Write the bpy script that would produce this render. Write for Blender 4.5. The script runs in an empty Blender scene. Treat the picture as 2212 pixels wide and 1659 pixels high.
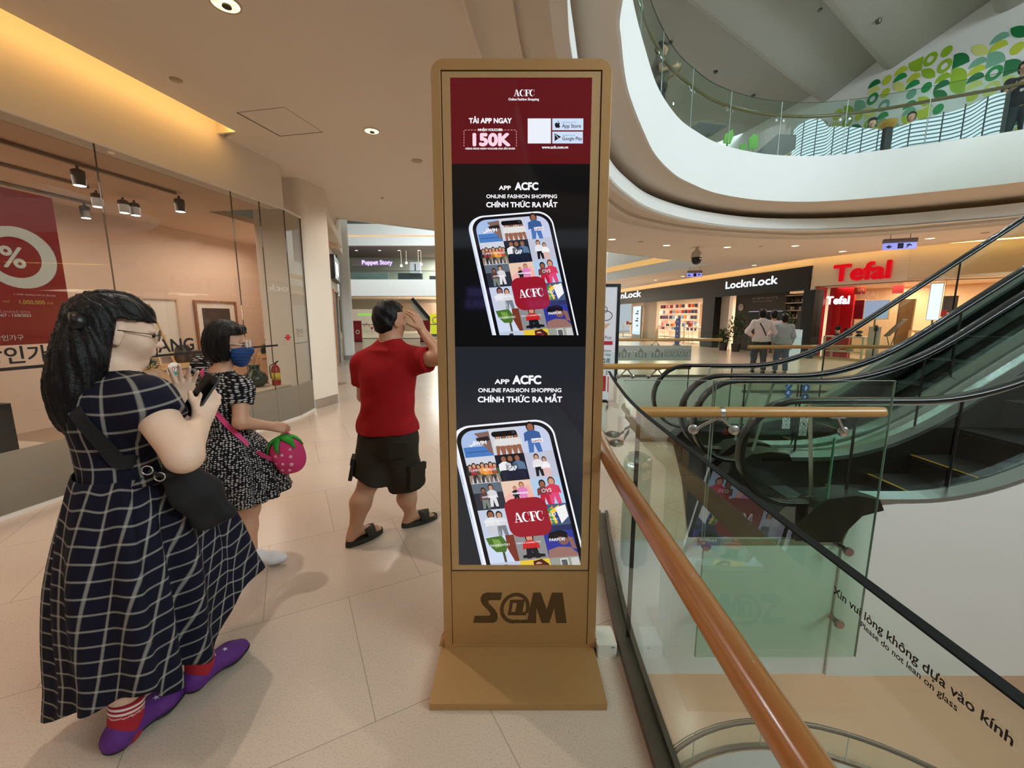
import bpy, math, random
import numpy as np
from mathutils import Vector, Matrix
from mathutils.geometry import tessellate_polygon
random.seed(7); np.random.seed(7)
SC = bpy.context.scene
COL = SC.collection
R = math.radians

# ---------------------------------------------------------------- camera, world, main lights, exposure
cam_d = bpy.data.cameras.new('camera'); CAM = bpy.data.objects.new('camera', cam_d); COL.objects.link(CAM)
CAM.location = (0, 0, 1.5); CAM.rotation_euler = (R(90 - 9.06), 0, 0)
cam_d.sensor_fit = 'HORIZONTAL'; cam_d.sensor_width = 36.0; cam_d.lens = 36.0 * 900 / 2212
cam_d.clip_start = 0.02; cam_d.clip_end = 300
SC.camera = CAM
W = bpy.data.worlds.new('mall_daylight'); SC.world = W; W.use_nodes = True
bg = W.node_tree.nodes['Background']; bg.inputs[0].default_value = (0.80, 0.93, 1.0, 1); bg.inputs[1].default_value = 0.55
vs = SC.view_settings
vs.view_transform = 'Standard'; vs.look = 'None'; vs.exposure = 0.0; vs.gamma = 1.0; vs.use_curve_mapping = False
SC.cycles.max_bounces = 10; SC.cycles.diffuse_bounces = 5; SC.cycles.glossy_bounces = 4
SC.cycles.transparent_max_bounces = 40; SC.cycles.transmission_bounces = 4
SC.cycles.caustics_reflective = False; SC.cycles.caustics_refractive = False
SC.cycles.sample_clamp_indirect = 6.0; SC.cycles.use_denoising = True


def lamp(name, kind, loc, energy, color=(1, 1, 1), size=0.2, rot=(0, 0, 0), size_y=None, spread=None, cone=None):
    d = bpy.data.lights.new(name, kind); d.energy = energy; d.color = color
    if kind == 'AREA':
        d.size = size
        if size_y: d.shape = 'RECTANGLE'; d.size_y = size_y
        if spread: d.spread = spread
    else:
        d.shadow_soft_size = size
    if kind == 'SPOT':
        d.spot_size = cone or R(120); d.spot_blend = 0.6
    o = bpy.data.objects.new(name, d); COL.objects.link(o); o.location = loc; o.rotation_euler = rot
    return o


WARM = (1.0, 0.88, 0.77); DAY = (0.82, 0.95, 1.0); NEUT = (1.0, 0.93, 0.84)
# daylight falling through the skylight over the atrium
lamp('atrium_skylight', 'AREA', (5.6, 2.8, 11.5), 2600, DAY, 7.0, size_y=6.0)
lamp('atrium_front_fill', 'AREA', (11.0, -5.0, 6.6), 1650, DAY, 6.0, size_y=3.0, rot=(R(80), 0, R(32)))  # added fill on the white slab edges and cladding; no window stands here
lamp('far_atrium_skylight', 'AREA', (-1, 27, 13.8), 7200, DAY, 12.0, size_y=20.0)
# down lamps of the walkway ceiling (those above and behind the photographer are out of the picture)
for (x, y, e) in [(-1.95, 3.2, 104), (-1.6, 5.14, 62), (-2.1, 0.6, 34), (-1.9, -1.8, 44), (-1.35, -3.2, 56), (-2.2, 7.4, 50), (-0.2, 7.2, 50), (-0.9, 9.3, 45)]:
    lamp('downlight_lamp', 'SPOT', (x, y, 3.575 if y > 3 and y < 6 else 3.55), e, WARM, 0.022 if y > 3 and y < 6 else 0.13, cone=R(150))
for (x, y, e) in [(3.4, 12.3, 130), (6.3, 12.8, 140), (9.3, 12.4, 140), (6.8, 18.0, 140), (6.0, 24.0, 130), (12.0, 10.5, 110), (-4.8, 12.5, 60), (-9.0, 22.0, 120), (-11, 32, 120)]:
    lamp('downlight_lamp', 'SPOT', (x, y, 3.5), e, NEUT, 0.15, cone=R(150))
for (x, y, e) in [(-0.8, 1.0, 34), (3.0, 5.2, 40), (6.5, 7.0, 45), (7.0, -3.4, 75)]:
    lamp('lower_floor_fill', 'AREA', (x, y, -1.2), e, NEUT, 1.6)  # unseen fill lamps added below the slab to brighten the lower floor

# ---------------------------------------------------------------- helpers
def lin(c):
    out = []
    for x in c:
        x = x / 255.0
        out.append(x / 12.92 if x <= 0.04045 else ((x + 0.055) / 1.055) ** 2.4)
    return tuple(out)


_m = {}
def mat(name, col=(200, 200, 200), rough=0.5, metal=0.0, spec=0.5, emit=None, es=0.0, noise=0.0, scale=30.0, bump=0.0, coat=0.0, bscale=None):
    if name in _m: return _m[name]
    m = bpy.data.materials.new(name); m.use_nodes = True
    nt = m.node_tree; b = nt.nodes['Principled BSDF']; L = lin(col)
    b.inputs['Base Color'].default_value = (*L, 1); b.inputs['Roughness'].default_value = rough
    b.inputs['Metallic'].default_value = metal; b.inputs['Specular IOR Level'].default_value = spec
    b.inputs['Coat Weight'].default_value = coat
    if emit is not None:
        b.inputs['Emission Color'].default_value = (*lin(emit), 1); b.inputs['Emission Strength'].default_value = es
    if noise or bump:
        tc = nt.nodes.new('ShaderNodeTexCoord'); n = nt.nodes.new('ShaderNodeTexNoise')
        n.inputs['Scale'].default_value = scale; n.inputs['Detail'].default_value = 4
        nt.links.new(tc.outputs['Object'], n.inputs['Vector'])
        if noise:
            mx = nt.nodes.new('ShaderNodeMix'); mx.data_type = 'RGBA'
            mx.inputs[6].default_value = (*[c * (1 - noise) for c in L], 1); mx.inputs[7].default_value = (*[min(1, c * (1 + noise)) for c in L], 1)
            nt.links.new(n.outputs['Fac'], mx.inputs[0]); nt.links.new(mx.outputs[2], b.inputs['Base Color'])
        if bump:
            n2 = n
            if bscale:
                n2 = nt.nodes.new('ShaderNodeTexNoise'); n2.inputs['Scale'].default_value = bscale; n2.inputs['Detail'].default_value = 3
                nt.links.new(tc.outputs['Object'], n2.inputs['Vector'])
            bp = nt.nodes.new('ShaderNodeBump'); bp.inputs['Strength'].default_value = bump; bp.inputs['Distance'].default_value = 0.01
            nt.links.new(n2.outputs['Fac'], bp.inputs['Height']); nt.links.new(bp.outputs['Normal'], b.inputs['Normal'])
    _m[name] = m
    return m


def emis(name, col, es=1.0, gloss=0.25):
    return mat(name, (4, 4, 4), gloss, 0, 0.5, emit=col, es=es)


def glass(name, tint=(225, 240, 234), k=1.0, ior=1.45, haze=0.0, hazecol=(200, 205, 200)):
    if name in _m: return _m[name]
    m = bpy.data.materials.new(name); m.use_nodes = True; nt = m.node_tree; nt.nodes.clear()
    out = nt.nodes.new('ShaderNodeOutputMaterial'); t = nt.nodes.new('ShaderNodeBsdfTransparent'); g = nt.nodes.new('ShaderNodeBsdfGlossy')
    t.inputs[0].default_value = (*lin(tint), 1); g.inputs['Roughness'].default_value = 0.0; g.inputs[0].default_value = (1, 1, 1, 1)
    fr = nt.nodes.new('ShaderNodeFresnel'); fr.inputs[0].default_value = ior
    geo = nt.nodes.new('ShaderNodeNewGeometry')
    inv = nt.nodes.new('ShaderNodeMath'); inv.operation = 'SUBTRACT'; inv.inputs[0].default_value = 1.0; nt.links.new(geo.outputs['Backfacing'], inv.inputs[1])
    mu = nt.nodes.new('ShaderNodeMath'); mu.operation = 'MULTIPLY'; nt.links.new(fr.outputs[0], mu.inputs[0]); nt.links.new(inv.outputs[0], mu.inputs[1])
    mk = nt.nodes.new('ShaderNodeMath'); mk.operation = 'MULTIPLY'; mk.use_clamp = True; nt.links.new(mu.outputs[0], mk.inputs[0]); mk.inputs[1].default_value = k
    mx = nt.nodes.new('ShaderNodeMixShader'); nt.links.new(mk.outputs[0], mx.inputs[0])
    src = t.outputs[0]
    if haze:
        d = nt.nodes.new('ShaderNodeBsdfDiffuse'); d.inputs[0].default_value = (*lin(hazecol), 1)
        tr = nt.nodes.new('ShaderNodeBsdfTranslucent'); tr.inputs[0].default_value = (*lin(hazecol), 1)
        a = nt.nodes.new('ShaderNodeMixShader'); a.inputs[0].default_value = 0.35; nt.links.new(d.outputs[0], a.inputs[1]); nt.links.new(tr.outputs[0], a.inputs[2])
        h = nt.nodes.new('ShaderNodeMixShader'); h.inputs[0].default_value = haze; nt.links.new(t.outputs[0], h.inputs[1]); nt.links.new(a.outputs[0], h.inputs[2])
        src = h.outputs[0]
    nt.links.new(src, mx.inputs[1]); nt.links.new(g.outputs[0], mx.inputs[2]); nt.links.new(mx.outputs[0], out.inputs[0])
    _m[name] = m
    return m


ORG = {}
def prop(o, label=None, cat=None, group=None, kind=None):
    if label: o['label'] = label
    if cat: o['category'] = cat
    if group: o['group'] = group
    if kind: o['kind'] = kind
    return o


def thing(name, label, cat, org, group=None):
    o = bpy.data.objects.new(name, None); COL.objects.link(o); o.location = org; o.empty_display_size = 0.1
    ORG[o.name] = Vector(org)
    return prop(o, label, cat, group)


def frame_of(p):
    return ORG.get(p.name, Vector((0, 0, 0)))


def mesh_obj(name, v, f, mats, mi=None, parent=None, org=None, smooth=False, sharp=None):
    me = bpy.data.meshes.new(name)
    o3 = frame_of(parent) if parent is not None else Vector(org if org else (0, 0, 0))
    va = np.asarray(v, dtype=float).reshape(-1, 3) - np.array(o3)
    me.from_pydata(va.tolist(), [], [list(map(int, q)) for q in f]); 
    for m in (mats if isinstance(mats, (list, tuple)) else [mats]): me.materials.append(m)
    if mi is not None and len(mi) == len(me.polygons): me.polygons.foreach_set('material_index', np.array(mi, dtype=np.int32))
    if smooth: me.polygons.foreach_set('use_smooth', np.ones(len(me.polygons), dtype=bool))
    me.update()
    if sharp is not None: me.set_sharp_from_angle(angle=R(sharp))
    o = bpy.data.objects.new(name, me); COL.objects.link(o)
    if parent is not None:
        o.parent = parent; ORG[o.name] = o3
    else:
        o.location = o3; ORG[o.name] = o3
    return o


def unit(a):
    a = np.asarray(a, float); n = np.linalg.norm(a); return a / n if n > 1e-9 else a


class MB:
    def __init__(s): s.v = []; s.f = []; s.mi = []; s.sm = False
    def add(s, v, f, m=0, xf=None):
        n = len(s.v)
        for p in v:
            s.v.append(tuple(xf(p)) if xf else tuple(p))
        for q in f: s.f.append([i + n for i in q]); s.mi.append(m)
        return s
    def box(s, a, b, m=0, xf=None):
        x0, y0, z0 = a; x1, y1, z1 = b
        v = [(x0, y0, z0), (x1, y0, z0), (x1, y1, z0), (x0, y1, z0), (x0, y0, z1), (x1, y0, z1), (x1, y1, z1), (x0, y1, z1)]
        return s.add(v, [(0, 3, 2, 1), (4, 5, 6, 7), (0, 1, 5, 4), (1, 2, 6, 5), (2, 3, 7, 6), (3, 0, 4, 7)], m, xf)
    def bar(s, a, b, w, h, m=0, up=(0, 0, 1)):
        a = np.array(a, float); b = np.array(b, float); d = unit(b - a); sx = unit(np.cross(d, up)); u = np.cross(sx, d)
        c = [sx * i * w / 2 + u * j * h / 2 for i, j in ((-1, -1), (1, -1), (1, 1), (-1, 1))]
        v = [a + k for k in c] + [b + k for k in c]
        return s.add(v, [(3, 2, 1, 0), (4, 5, 6, 7), (0, 1, 5, 4), (1, 2, 6, 5), (2, 3, 7, 6), (3, 0, 4, 7)], m)
    def prism(s, poly, z0, z1, m=0, mside=None, holes=(), xf=None, caps=(1, 1)):
        loops = [list(poly)] + [list(h) for h in holes]
        tri = tessellate_polygon([[Vector((p[0], p[1], 0)) for p in l] for l in loops])
        flat = [p for l in loops for p in l]; n = len(flat)
        v = [(p[0], p[1], z0) for p in flat] + [(p[0], p[1], z1) for p in flat]
        f = []; mi = []
        for t in tri:
            a, b, c = [flat[i] for i in t]
            if (b[0] - a[0]) * (c[1] - a[1]) - (b[1] - a[1]) * (c[0] - a[0]) < 0: t = (t[0], t[2], t[1])
            if caps[1]: f.append([i + n for i in t]); mi.append(m)
            if caps[0]: f.append([t[0], t[2], t[1]]); mi.append(m)
        k = 0
        for li, l in enumerate(loops):
            L = len(l); area = sum(l[i][0] * l[(i + 1) % L][1] - l[(i + 1) % L][0] * l[i][1] for i in range(L))
            ccw = area > 0
            if li: ccw = not ccw
            for i in range(L):
                a = k + i; b = k + (i + 1) % L
                f.append([a, b, b + n, a + n] if ccw else [b, a, a + n, b + n]); mi.append(m if mside is None else mside)
            k += L
        base = len(s.v)
        for p in v: s.v.append(tuple(xf(p)) if xf else p)
        for q, mm in zip(f, mi): s.f.append([i + base for i in q]); s.mi.append(mm)
        return s
    def tube(s, path, r, m=0, seg=12, caps=True, rr=None):
        P = [np.array(p, float) for p in path]; n = len(P); rings = []
        up = np.array((0, 0, 1.0)); prev = None
        for i in range(n):
            d = unit(P[min(i + 1, n - 1)] - P[max(i - 1, 0)])
            if prev is None:
                ref = up if abs(d[2]) < 0.9 else np.array((1.0, 0, 0)); u = unit(np.cross(d, ref))
            else:
                u = unit(prev - d * np.dot(prev, d))
            prev = u; w = np.cross(d, u); rad = rr[i] if rr else r
            rings.append([P[i] + (u * math.cos(t) + w * math.sin(t)) * rad for t in [2 * math.pi * k / seg for k in range(seg)]])
        v = [p for rg in rings for p in rg]; f = []
        for i in range(n - 1):
            for k in range(seg):
                a = i * seg + k; b = i * seg + (k + 1) % seg
                f.append((a, b, b + seg, a + seg))
        if caps: f.append(tuple(range(seg - 1, -1, -1))); f.append(tuple((n - 1) * seg + k for k in range(seg)))
        return s.add(v, f, m)
    def sweep(s, path, prof, m=0, up=(0, 0, 1), closed_prof=True, caps=True):
        P = [np.array(p, float) for p in path]; n = len(P); v = []; q = len(prof)
        for i in range(n):
            d = unit(P[min(i + 1, n - 1)] - P[max(i - 1, 0)]); sx = unit(np.cross(d, up)); u = np.cross(sx, d)
            for (a, b) in prof: v.append(P[i] + sx * a + u * b)
        f = []
        for i in range(n - 1):
            for k in range(q if closed_prof else q - 1):
                a = i * q + k; b = i * q + (k + 1) % q; f.append((a, b, b + q, a + q))
        if caps and closed_prof: f.append(tuple(range(q - 1, -1, -1))); f.append(tuple((n - 1) * q + k for k in range(q)))
        return s.add(v, f, m)
    def lathe(s, c, prof, m=0, seg=32, axis=None, caps=True):
        v = []; f = []; n = len(prof)
        if axis is None:
            ex, ey, ez = np.array((1.0, 0, 0)), np.array((0, 1.0, 0)), np.array((0, 0, 1.0))
        else:
            ez = unit(axis); ex = unit(np.cross(ez, (0.13, 0.27, 0.95) if abs(ez[2]) < 0.9 else (1, 0, 0))); ey = np.cross(ez, ex)
        c = np.array(c, float)
        for (r, z) in prof:
            for k in range(seg):
                t = 2 * math.pi * k / seg; v.append(c + ex * r * math.cos(t) + ey * r * math.sin(t) + ez * z)
        for i in range(n - 1):
            for k in range(seg):
                a = i * seg + k; b = i * seg + (k + 1) % seg; f.append((a, b, b + seg, a + seg))
        if caps and prof[0][0] > 1e-5: f.append(tuple(range(seg - 1, -1, -1)))
        if caps and prof[-1][0] > 1e-5: f.append(tuple((n - 1) * seg + k for k in range(seg)))
        return s.add(v, f, m)
    def build(s, name, mats, parent=None, org=None, smooth=False, sharp=None):
        return mesh_obj(name, s.v, s.f, mats, s.mi, parent, org, smooth, sharp)


def copy_tree(o, loc=None, parent=None):
    c = o.copy(); COL.objects.link(c); ORG[c.name] = Vector(loc) if loc is not None else frame_of(o)
    if parent is not None: c.parent = parent
    if loc is not None: c.location = loc
    for ch in list(o.children): copy_tree(ch, None, c)
    return c


def frame(o, xd, nd=None):
    """maps (s, d, z) of a facade to the world: s along xd, d along its normal, z up"""
    x = np.array((xd[0], xd[1], 0.0)); x = x / np.linalg.norm(x)
    n = np.array((-x[1], x[0], 0.0)) if nd is None else np.array((nd[0], nd[1], 0.0)); n = n / np.linalg.norm(n)
    o = np.array(o, float)
    return lambda p: o + x * p[0] + n * p[1] + np.array((0, 0, 1.0)) * p[2]


def lay(o, xd, yd, s=1.0):
    """maps flat (x, y, z) drawings to a plane with axes xd, yd"""
    x = unit(xd); y = unit(yd); n = np.cross(x, y); o = np.array(o, float)
    return lambda p: o + (x * p[0] + y * p[1]) * s + n * p[2]


_tx = {}
def text2d(body, size=1.0, align='LEFT', extrude=0.0, space=1.0, shear=0.0):
    key = (body, align, extrude / max(size, 1e-6), space, shear)
    if key not in _tx:
        c = bpy.data.curves.new('lettering_curve', 'FONT'); c.body = body; c.size = 1.0; c.align_x = align; c.extrude = extrude / size
        c.space_character = space; c.shear = shear; c.resolution_u = 4
        ob = bpy.data.objects.new('lettering_curve', c); COL.objects.link(ob)
        dg = bpy.context.evaluated_depsgraph_get(); ev = ob.evaluated_get(dg); me = ev.to_mesh()
        _tx[key] = ([tuple(x.co) for x in me.vertices], [tuple(p.vertices) for p in me.polygons])
        ev.to_mesh_clear(); bpy.data.objects.remove(ob); bpy.data.curves.remove(c)
    v, f = _tx[key]
    return [(a * size, b * size, z * size) for a, b, z in v], f


def put_text(mb, body, o, xd, yd, size, m=0, align='LEFT', bold=0.0, lift=0.0, extrude=0.0, space=1.0, sx=1.0, shear=0.0):
    v, f = text2d(body, size, align, extrude, space, shear)
    L = lay(o, xd, yd)
    offs = [(0, 0)] if not bold else [(bold * size * math.cos(t), bold * size * math.sin(t)) for t in [k * math.pi / 4 for k in range(8)]] + [(0, 0)]
    for i, (dx, dy) in enumerate(offs):
        mb.add([(a * sx + dx, b + dy, z + lift + i * 1e-5) for a, b, z in v], f, m, L)
    return mb


def rrect(x0, y0, x1, y1, r, n=6):
    pts = []
    for cx, cy, a0 in ((x1 - r, y0 + r, -90), (x1 - r, y1 - r, 0), (x0 + r, y1 - r, 90), (x0 + r, y0 + r, 180)):
        for k in range(n + 1):
            t = R(a0 + 90 * k / n); pts.append((cx + r * math.cos(t), cy + r * math.sin(t)))
    return pts


def circ(cx, cy, rx, ry=None, n=24, a0=0, a1=360):
    ry = rx if ry is None else ry
    full = abs(a1 - a0) >= 360
    return [(cx + rx * math.cos(R(a0 + (a1 - a0) * k / (n if full else n - 1))), cy + ry * math.sin(R(a0 + (a1 - a0) * k / (n if full else n - 1)))) for k in range(n)]


def flat(mb, poly, L, m=0, z=0.0, holes=()):
    loops = [list(poly)] + [list(h) for h in holes]
    tri = tessellate_polygon([[Vector((p[0] * 1000, p[1] * 1000, 0)) for p in l] for l in loops]); fl = [p for l in loops for p in l]
    f = []
    for t in tri:
        a, b, c = [fl[i] for i in t]
        if (b[0] - a[0]) * (c[1] - a[1]) - (b[1] - a[1]) * (c[0] - a[0]) < 0: t = (t[0], t[2], t[1])
        f.append(t)
    mb.add([(p[0], p[1], z) for p in fl], f, m, L)
    return mb


def smooth_path(pts, n=8, closed=False):
    """Catmull-Rom through the points"""
    P = [np.array(p, float) for p in pts]; N = len(P); out = []
    rng = range(N if closed else N - 1)
    for i in rng:
        p0 = P[(i - 1) % N] if closed or i > 0 else P[i] * 2 - P[i + 1]
        p1 = P[i]; p2 = P[(i + 1) % N]; p3 = P[(i + 2) % N] if closed or i + 2 < N else p2 * 2 - p1
        for k in range(n):
            t = k / n
            out.append(0.5 * ((2 * p1) + (-p0 + p2) * t + (2 * p0 - 5 * p1 + 4 * p2 - p3) * t * t + (-p0 + 3 * p1 - 3 * p2 + p3) * t ** 3))
    if not closed: out.append(P[-1])
    return [tuple(p) for p in out]


def offset_path(pts, d, closed=False):
    out = []; n = len(pts)
    for i in range(n):
        a = np.array(pts[(i - 1) % n if closed else max(i - 1, 0)][:2]); b = np.array(pts[(i + 1) % n if closed else min(i + 1, n - 1)][:2])
        t = unit(b - a); out.append((pts[i][0] - t[1] * d, pts[i][1] + t[0] * d))
    return out


def wall_strip(mb, path, z0, z1, m=0, th=0.0):
    """vertical ribbon along a plan path; th thickens it towards the left of the path"""
    n = len(path)
    if not th:
        v = [(p[0], p[1], z0) for p in path] + [(p[0], p[1], z1) for p in path]
        return mb.add(v, [(i, i + 1, n + i + 1, n + i) for i in range(n - 1)], m)
    q = offset_path(path, th)
    v = [(p[0], p[1], z0) for p in path] + [(p[0], p[1], z1) for p in path] + [(p[0], p[1], z0) for p in q] + [(p[0], p[1], z1) for p in q]
    f = []
    for i in range(n - 1):
        f += [(i, i + 1, n + i + 1, n + i), (2 * n + i + 1, 2 * n + i, 3 * n + i, 3 * n + i + 1), (n + i, n + i + 1, 3 * n + i + 1, 3 * n + i), (i + 1, i, 2 * n + i, 2 * n + i + 1)]
    f += [(0, n, 3 * n, 2 * n), (n - 1, 3 * n - 1, 4 * n - 1, 2 * n - 1)]
    if th < 0: f = [q_[::-1] for q_ in f]
    return mb.add(v, f, m)
# ---------------------------------------------------------------- sight lines: where a point of the photograph lies on a known plane
_P = R(9.06)
def ray(px, py):
    u = (px - 1106) / 900.0; v = (829.5 - py) / 900.0
    return np.array((u, math.cos(_P) + v * math.sin(_P), -math.sin(_P) + v * math.cos(_P)))
CP = np.array((0, 0, 1.5))
def at_z(px, py, z):
    r = ray(px, py); return CP + r * ((z - 1.5) / r[2])
def at_y(px, py, y):
    r = ray(px, py); return CP + r * (y / r[1])
def on(px, py, o, xd, d=0.0, nd=None):
    """(s, z) on the facade plane through o along xd, shifted by d along its normal"""
    x = unit((xd[0], xd[1], 0)); n = np.array((-x[1], x[0], 0)) if nd is None else unit((nd[0], nd[1], 0))
    p0 = np.array((o[0], o[1], 0.0)) + n * d; r = ray(px, py)
    t = np.dot(p0 - CP, n) / np.dot(r, n); q = CP + r * t
    return float(np.dot(q - p0, x)), float(q[2])

# ---------------------------------------------------------------- materials of the shell
M_ceil = mat('ceiling_paint', (226, 217, 203), 0.8, noise=0.015, scale=3)
M_white = mat('white_paint', (236, 238, 236), 0.6, noise=0.01, scale=2)
M_wallp = mat('wall_paint', (228, 220, 206), 0.75, noise=0.02, scale=2)
M_glass = glass('railing_glass', (247, 253, 250), 1.25)
M_glassc = glass('clear_shop_glass', (236, 238, 236), 1.3)
M_green = glass('green_guard_glass', (234, 246, 239), 0.8)
M_gedge = mat('glass_edge', (40, 60, 55), 0.2, noise=0.1)
M_steel = mat('brushed_steel', (190, 190, 188), 0.28, 0.95, noise=0.06, scale=60)
M_steeld = mat('dark_steel', (120, 112, 102), 0.35, 0.9, noise=0.08, scale=40)
M_black = mat('black_rubber', (18, 18, 19), 0.35, noise=0.1, scale=20)
M_blackm = mat('black_panel', (17, 16, 17), 0.35, noise=0.08, scale=5)
M_led = emis('cove_led', (255, 196, 110), 9.0)


def wood_mat(name, c1, c2, rough=0.28, axis=1, sc=1.0):
    m = bpy.data.materials.new(name); m.use_nodes = True; nt = m.node_tree; b = nt.nodes['Principled BSDF']
    tc = nt.nodes.new('ShaderNodeTexCoord'); mp = nt.nodes.new('ShaderNodeMapping'); n = nt.nodes.new('ShaderNodeTexNoise')
    s = [40 * sc] * 3; s[axis] = 2.0 * sc; mp.inputs['Scale'].default_value = s
    n.inputs['Scale'].default_value = 1.0; n.inputs['Detail'].default_value = 5; n.inputs['Distortion'].default_value = 0.6
    mx = nt.nodes.new('ShaderNodeMix'); mx.data_type = 'RGBA'; mx.inputs[6].default_value = (*lin(c1), 1); mx.inputs[7].default_value = (*lin(c2), 1)
    nt.links.new(tc.outputs['Object'], mp.inputs[0]); nt.links.new(mp.outputs[0], n.inputs['Vector']); nt.links.new(n.outputs['Fac'], mx.inputs[0])
    nt.links.new(mx.outputs[2], b.inputs['Base Color']); b.inputs['Roughness'].default_value = rough; b.inputs['Coat Weight'].default_value = 0.3; b.inputs['Coat Roughness'].default_value = 0.15
    return m


M_oak = wood_mat('varnished_oak', (152, 94, 44), (188, 126, 66), axis=1)
M_oakx = wood_mat('varnished_oak_pale', (176, 130, 66), (196, 150, 84), axis=0)
M_oakd = wood_mat('dull_brown_rail', (112, 88, 54), (134, 106, 66), axis=0)
M_oakp = wood_mat('pale_oak', (205, 165, 110), (222, 186, 134), 0.5, axis=0)


def floor_mat():
    m = bpy.data.materials.new('polished_stone_floor'); m.use_nodes = True; nt = m.node_tree; b = nt.nodes['Principled BSDF']
    tc = nt.nodes.new('ShaderNodeTexCoord'); mp = nt.nodes.new('ShaderNodeMapping'); mp.inputs['Rotation'].default_value = (0, 0, R(-28)); mp.inputs['Location'].default_value = (0.22, 0.17, 0)
    br = nt.nodes.new('ShaderNodeTexBrick'); br.inputs['Scale'].default_value = 1.0; br.inputs['Mortar Size'].default_value = 0.0025; br.inputs['Mortar Smooth'].default_value = 0.4
    br.inputs['Brick Width'].default_value = 0.8; br.inputs['Row Height'].default_value = 0.8; br.inputs['Bias'].default_value = 0.0
    br.inputs['Color1'].default_value = (*lin((216, 196, 179)), 1); br.inputs['Color2'].default_value = (*lin((220, 201, 184)), 1); br.inputs['Mortar'].default_value = (*lin((176, 160, 142)), 1)
    n = nt.nodes.new('ShaderNodeTexNoise'); n.inputs['Scale'].default_value = 160; n.inputs['Detail'].default_value = 3
    n2 = nt.nodes.new('ShaderNodeTexNoise'); n2.inputs['Scale'].default_value = 1.6; n2.inputs['Detail'].default_value = 3
    ramp = nt.nodes.new('ShaderNodeValToRGB'); ramp.color_ramp.elements[0].position = 0.33; ramp.color_ramp.elements[0].color = (0.78, 0.77, 0.75, 1); ramp.color_ramp.elements[1].position = 0.45; ramp.color_ramp.elements[1].color = (1, 1, 1, 1)
    r2 = nt.nodes.new('ShaderNodeValToRGB'); r2.color_ramp.elements[0].position = 0.3; r2.color_ramp.elements[0].color = (0.93, 0.93, 0.93, 1); r2.color_ramp.elements[1].position = 0.7
    mx = nt.nodes.new('ShaderNodeMix'); mx.data_type = 'RGBA'; mx.blend_type = 'MULTIPLY'; mx.inputs[0].default_value = 1
    m2 = nt.nodes.new('ShaderNodeMix'); m2.data_type = 'RGBA'; m2.blend_type = 'MULTIPLY'; m2.inputs[0].default_value = 1
    nt.links.new(tc.outputs['Object'], mp.inputs[0]); nt.links.new(mp.outputs[0], br.inputs['Vector'])
    nt.links.new(tc.outputs['Object'], n.inputs['Vector']); nt.links.new(tc.outputs['Object'], n2.inputs['Vector'])
    nt.links.new(n.outputs['Fac'], ramp.inputs[0]); nt.links.new(n2.outputs['Fac'], r2.inputs[0])
    nt.links.new(br.outputs['Color'], mx.inputs[6]); nt.links.new(ramp.outputs[0], mx.inputs[7]); nt.links.new(mx.outputs[2], m2.inputs[6]); nt.links.new(r2.outputs[0], m2.inputs[7])
    nt.links.new(m2.outputs[2], b.inputs['Base Color']); b.inputs['Roughness'].default_value = 0.2; b.inputs['Specular IOR Level'].default_value = 0.42
    return m


M_floor = floor_mat()
STRUCT = []
def struct(mb, name, mats, **k):
    o = mb.build(name, mats, **k); o['kind'] = 'structure'; STRUCT.append(o); return o

# ---------------------------------------------------------------- plan curves (metres; the void edges of the storeys)
RAIL = [(0.50, -4.0), (0.51, -1.5), (0.515, 0.3), (0.52, 1.2), (0.535, 1.74), (0.59, 2.3), (0.64, 2.65)]
V_HOLE = RAIL + [(2.25, 2.65), (2.25, 5.02), (1.05, 5.02), (1.15, 5.6), (1.49, 6.79), (1.98, 7.65), (2.3, 8.8), (2.5, 10.6), (5.0, 10.6), (5.0, 8.3), (9.0, 8.3), (12.0, 7.0), (14.0, 5.0), (14.0, -4.0)]
C1 = smooth_path([(0.37, 3.16), (0.52, 3.9), (0.9, 5.35), (1.49, 6.77), (1.96, 7.6), (2.6, 8.5), (3.47, 9.3), (4.34, 9.87), (5.46, 10.36), (6.52, 10.56), (7.66, 10.52), (8.77, 10.2), (9.7, 9.72), (10.63, 9.1),
                  (12.3, 7.3), (13.4, 5), (13.2, 1), (11, -2.6), (5, -4.6), (1, -4.2), (0.1, -1.5), (0.12, 1.4)], 6, True)
C2 = smooth_path([(0.85, 3.76), (0.97, 4.25), (1.25, 5.05), (1.70, 6.0), (2.19, 6.92), (2.82, 7.8), (3.36, 8.34), (4.06, 8.9), (4.95, 9.33), (5.75, 9.53), (6.6, 9.55), (7.5, 9.3), (8.4, 8.85), (9.46, 8.22),
                  (11.2, 6.8), (12.3, 5), (12.1, 1), (10, -2), (5, -3.8), (1.7, -3.2), (0.75, 0), (0.72, 2.3)], 6, True)
H2 = [(-3.72, 9.28), (5.2, 15.3), (8.0, 17.0), (5.5, 24.6), (4.6, 41.5), (-20.0, 41.5), (-5.9, 14.2)]
WL_O = (-3.83, 2.915, 0.0); WL_X = (0.182, 0.983); WL_N = (0.983, -0.182)        # left shop front
FL = frame(WL_O, WL_X, WL_N)
FR_O = (11.0, 15.7, 0.0); FR_X = (-0.155, 0.988); FR_N = (-0.988, -0.155)        # black shop front across the void
FR = frame(FR_O, FR_X, FR_N)
FT_O = (11.0, 15.7, 0.0); FT_X = unit((1.3, -2.6, 0))[:2]; FT_N = unit((-2.6, -1.3, 0))[:2]   # red shop front, s runs towards the camera side
FT = frame(FT_O, FT_X, FT_N)

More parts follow.
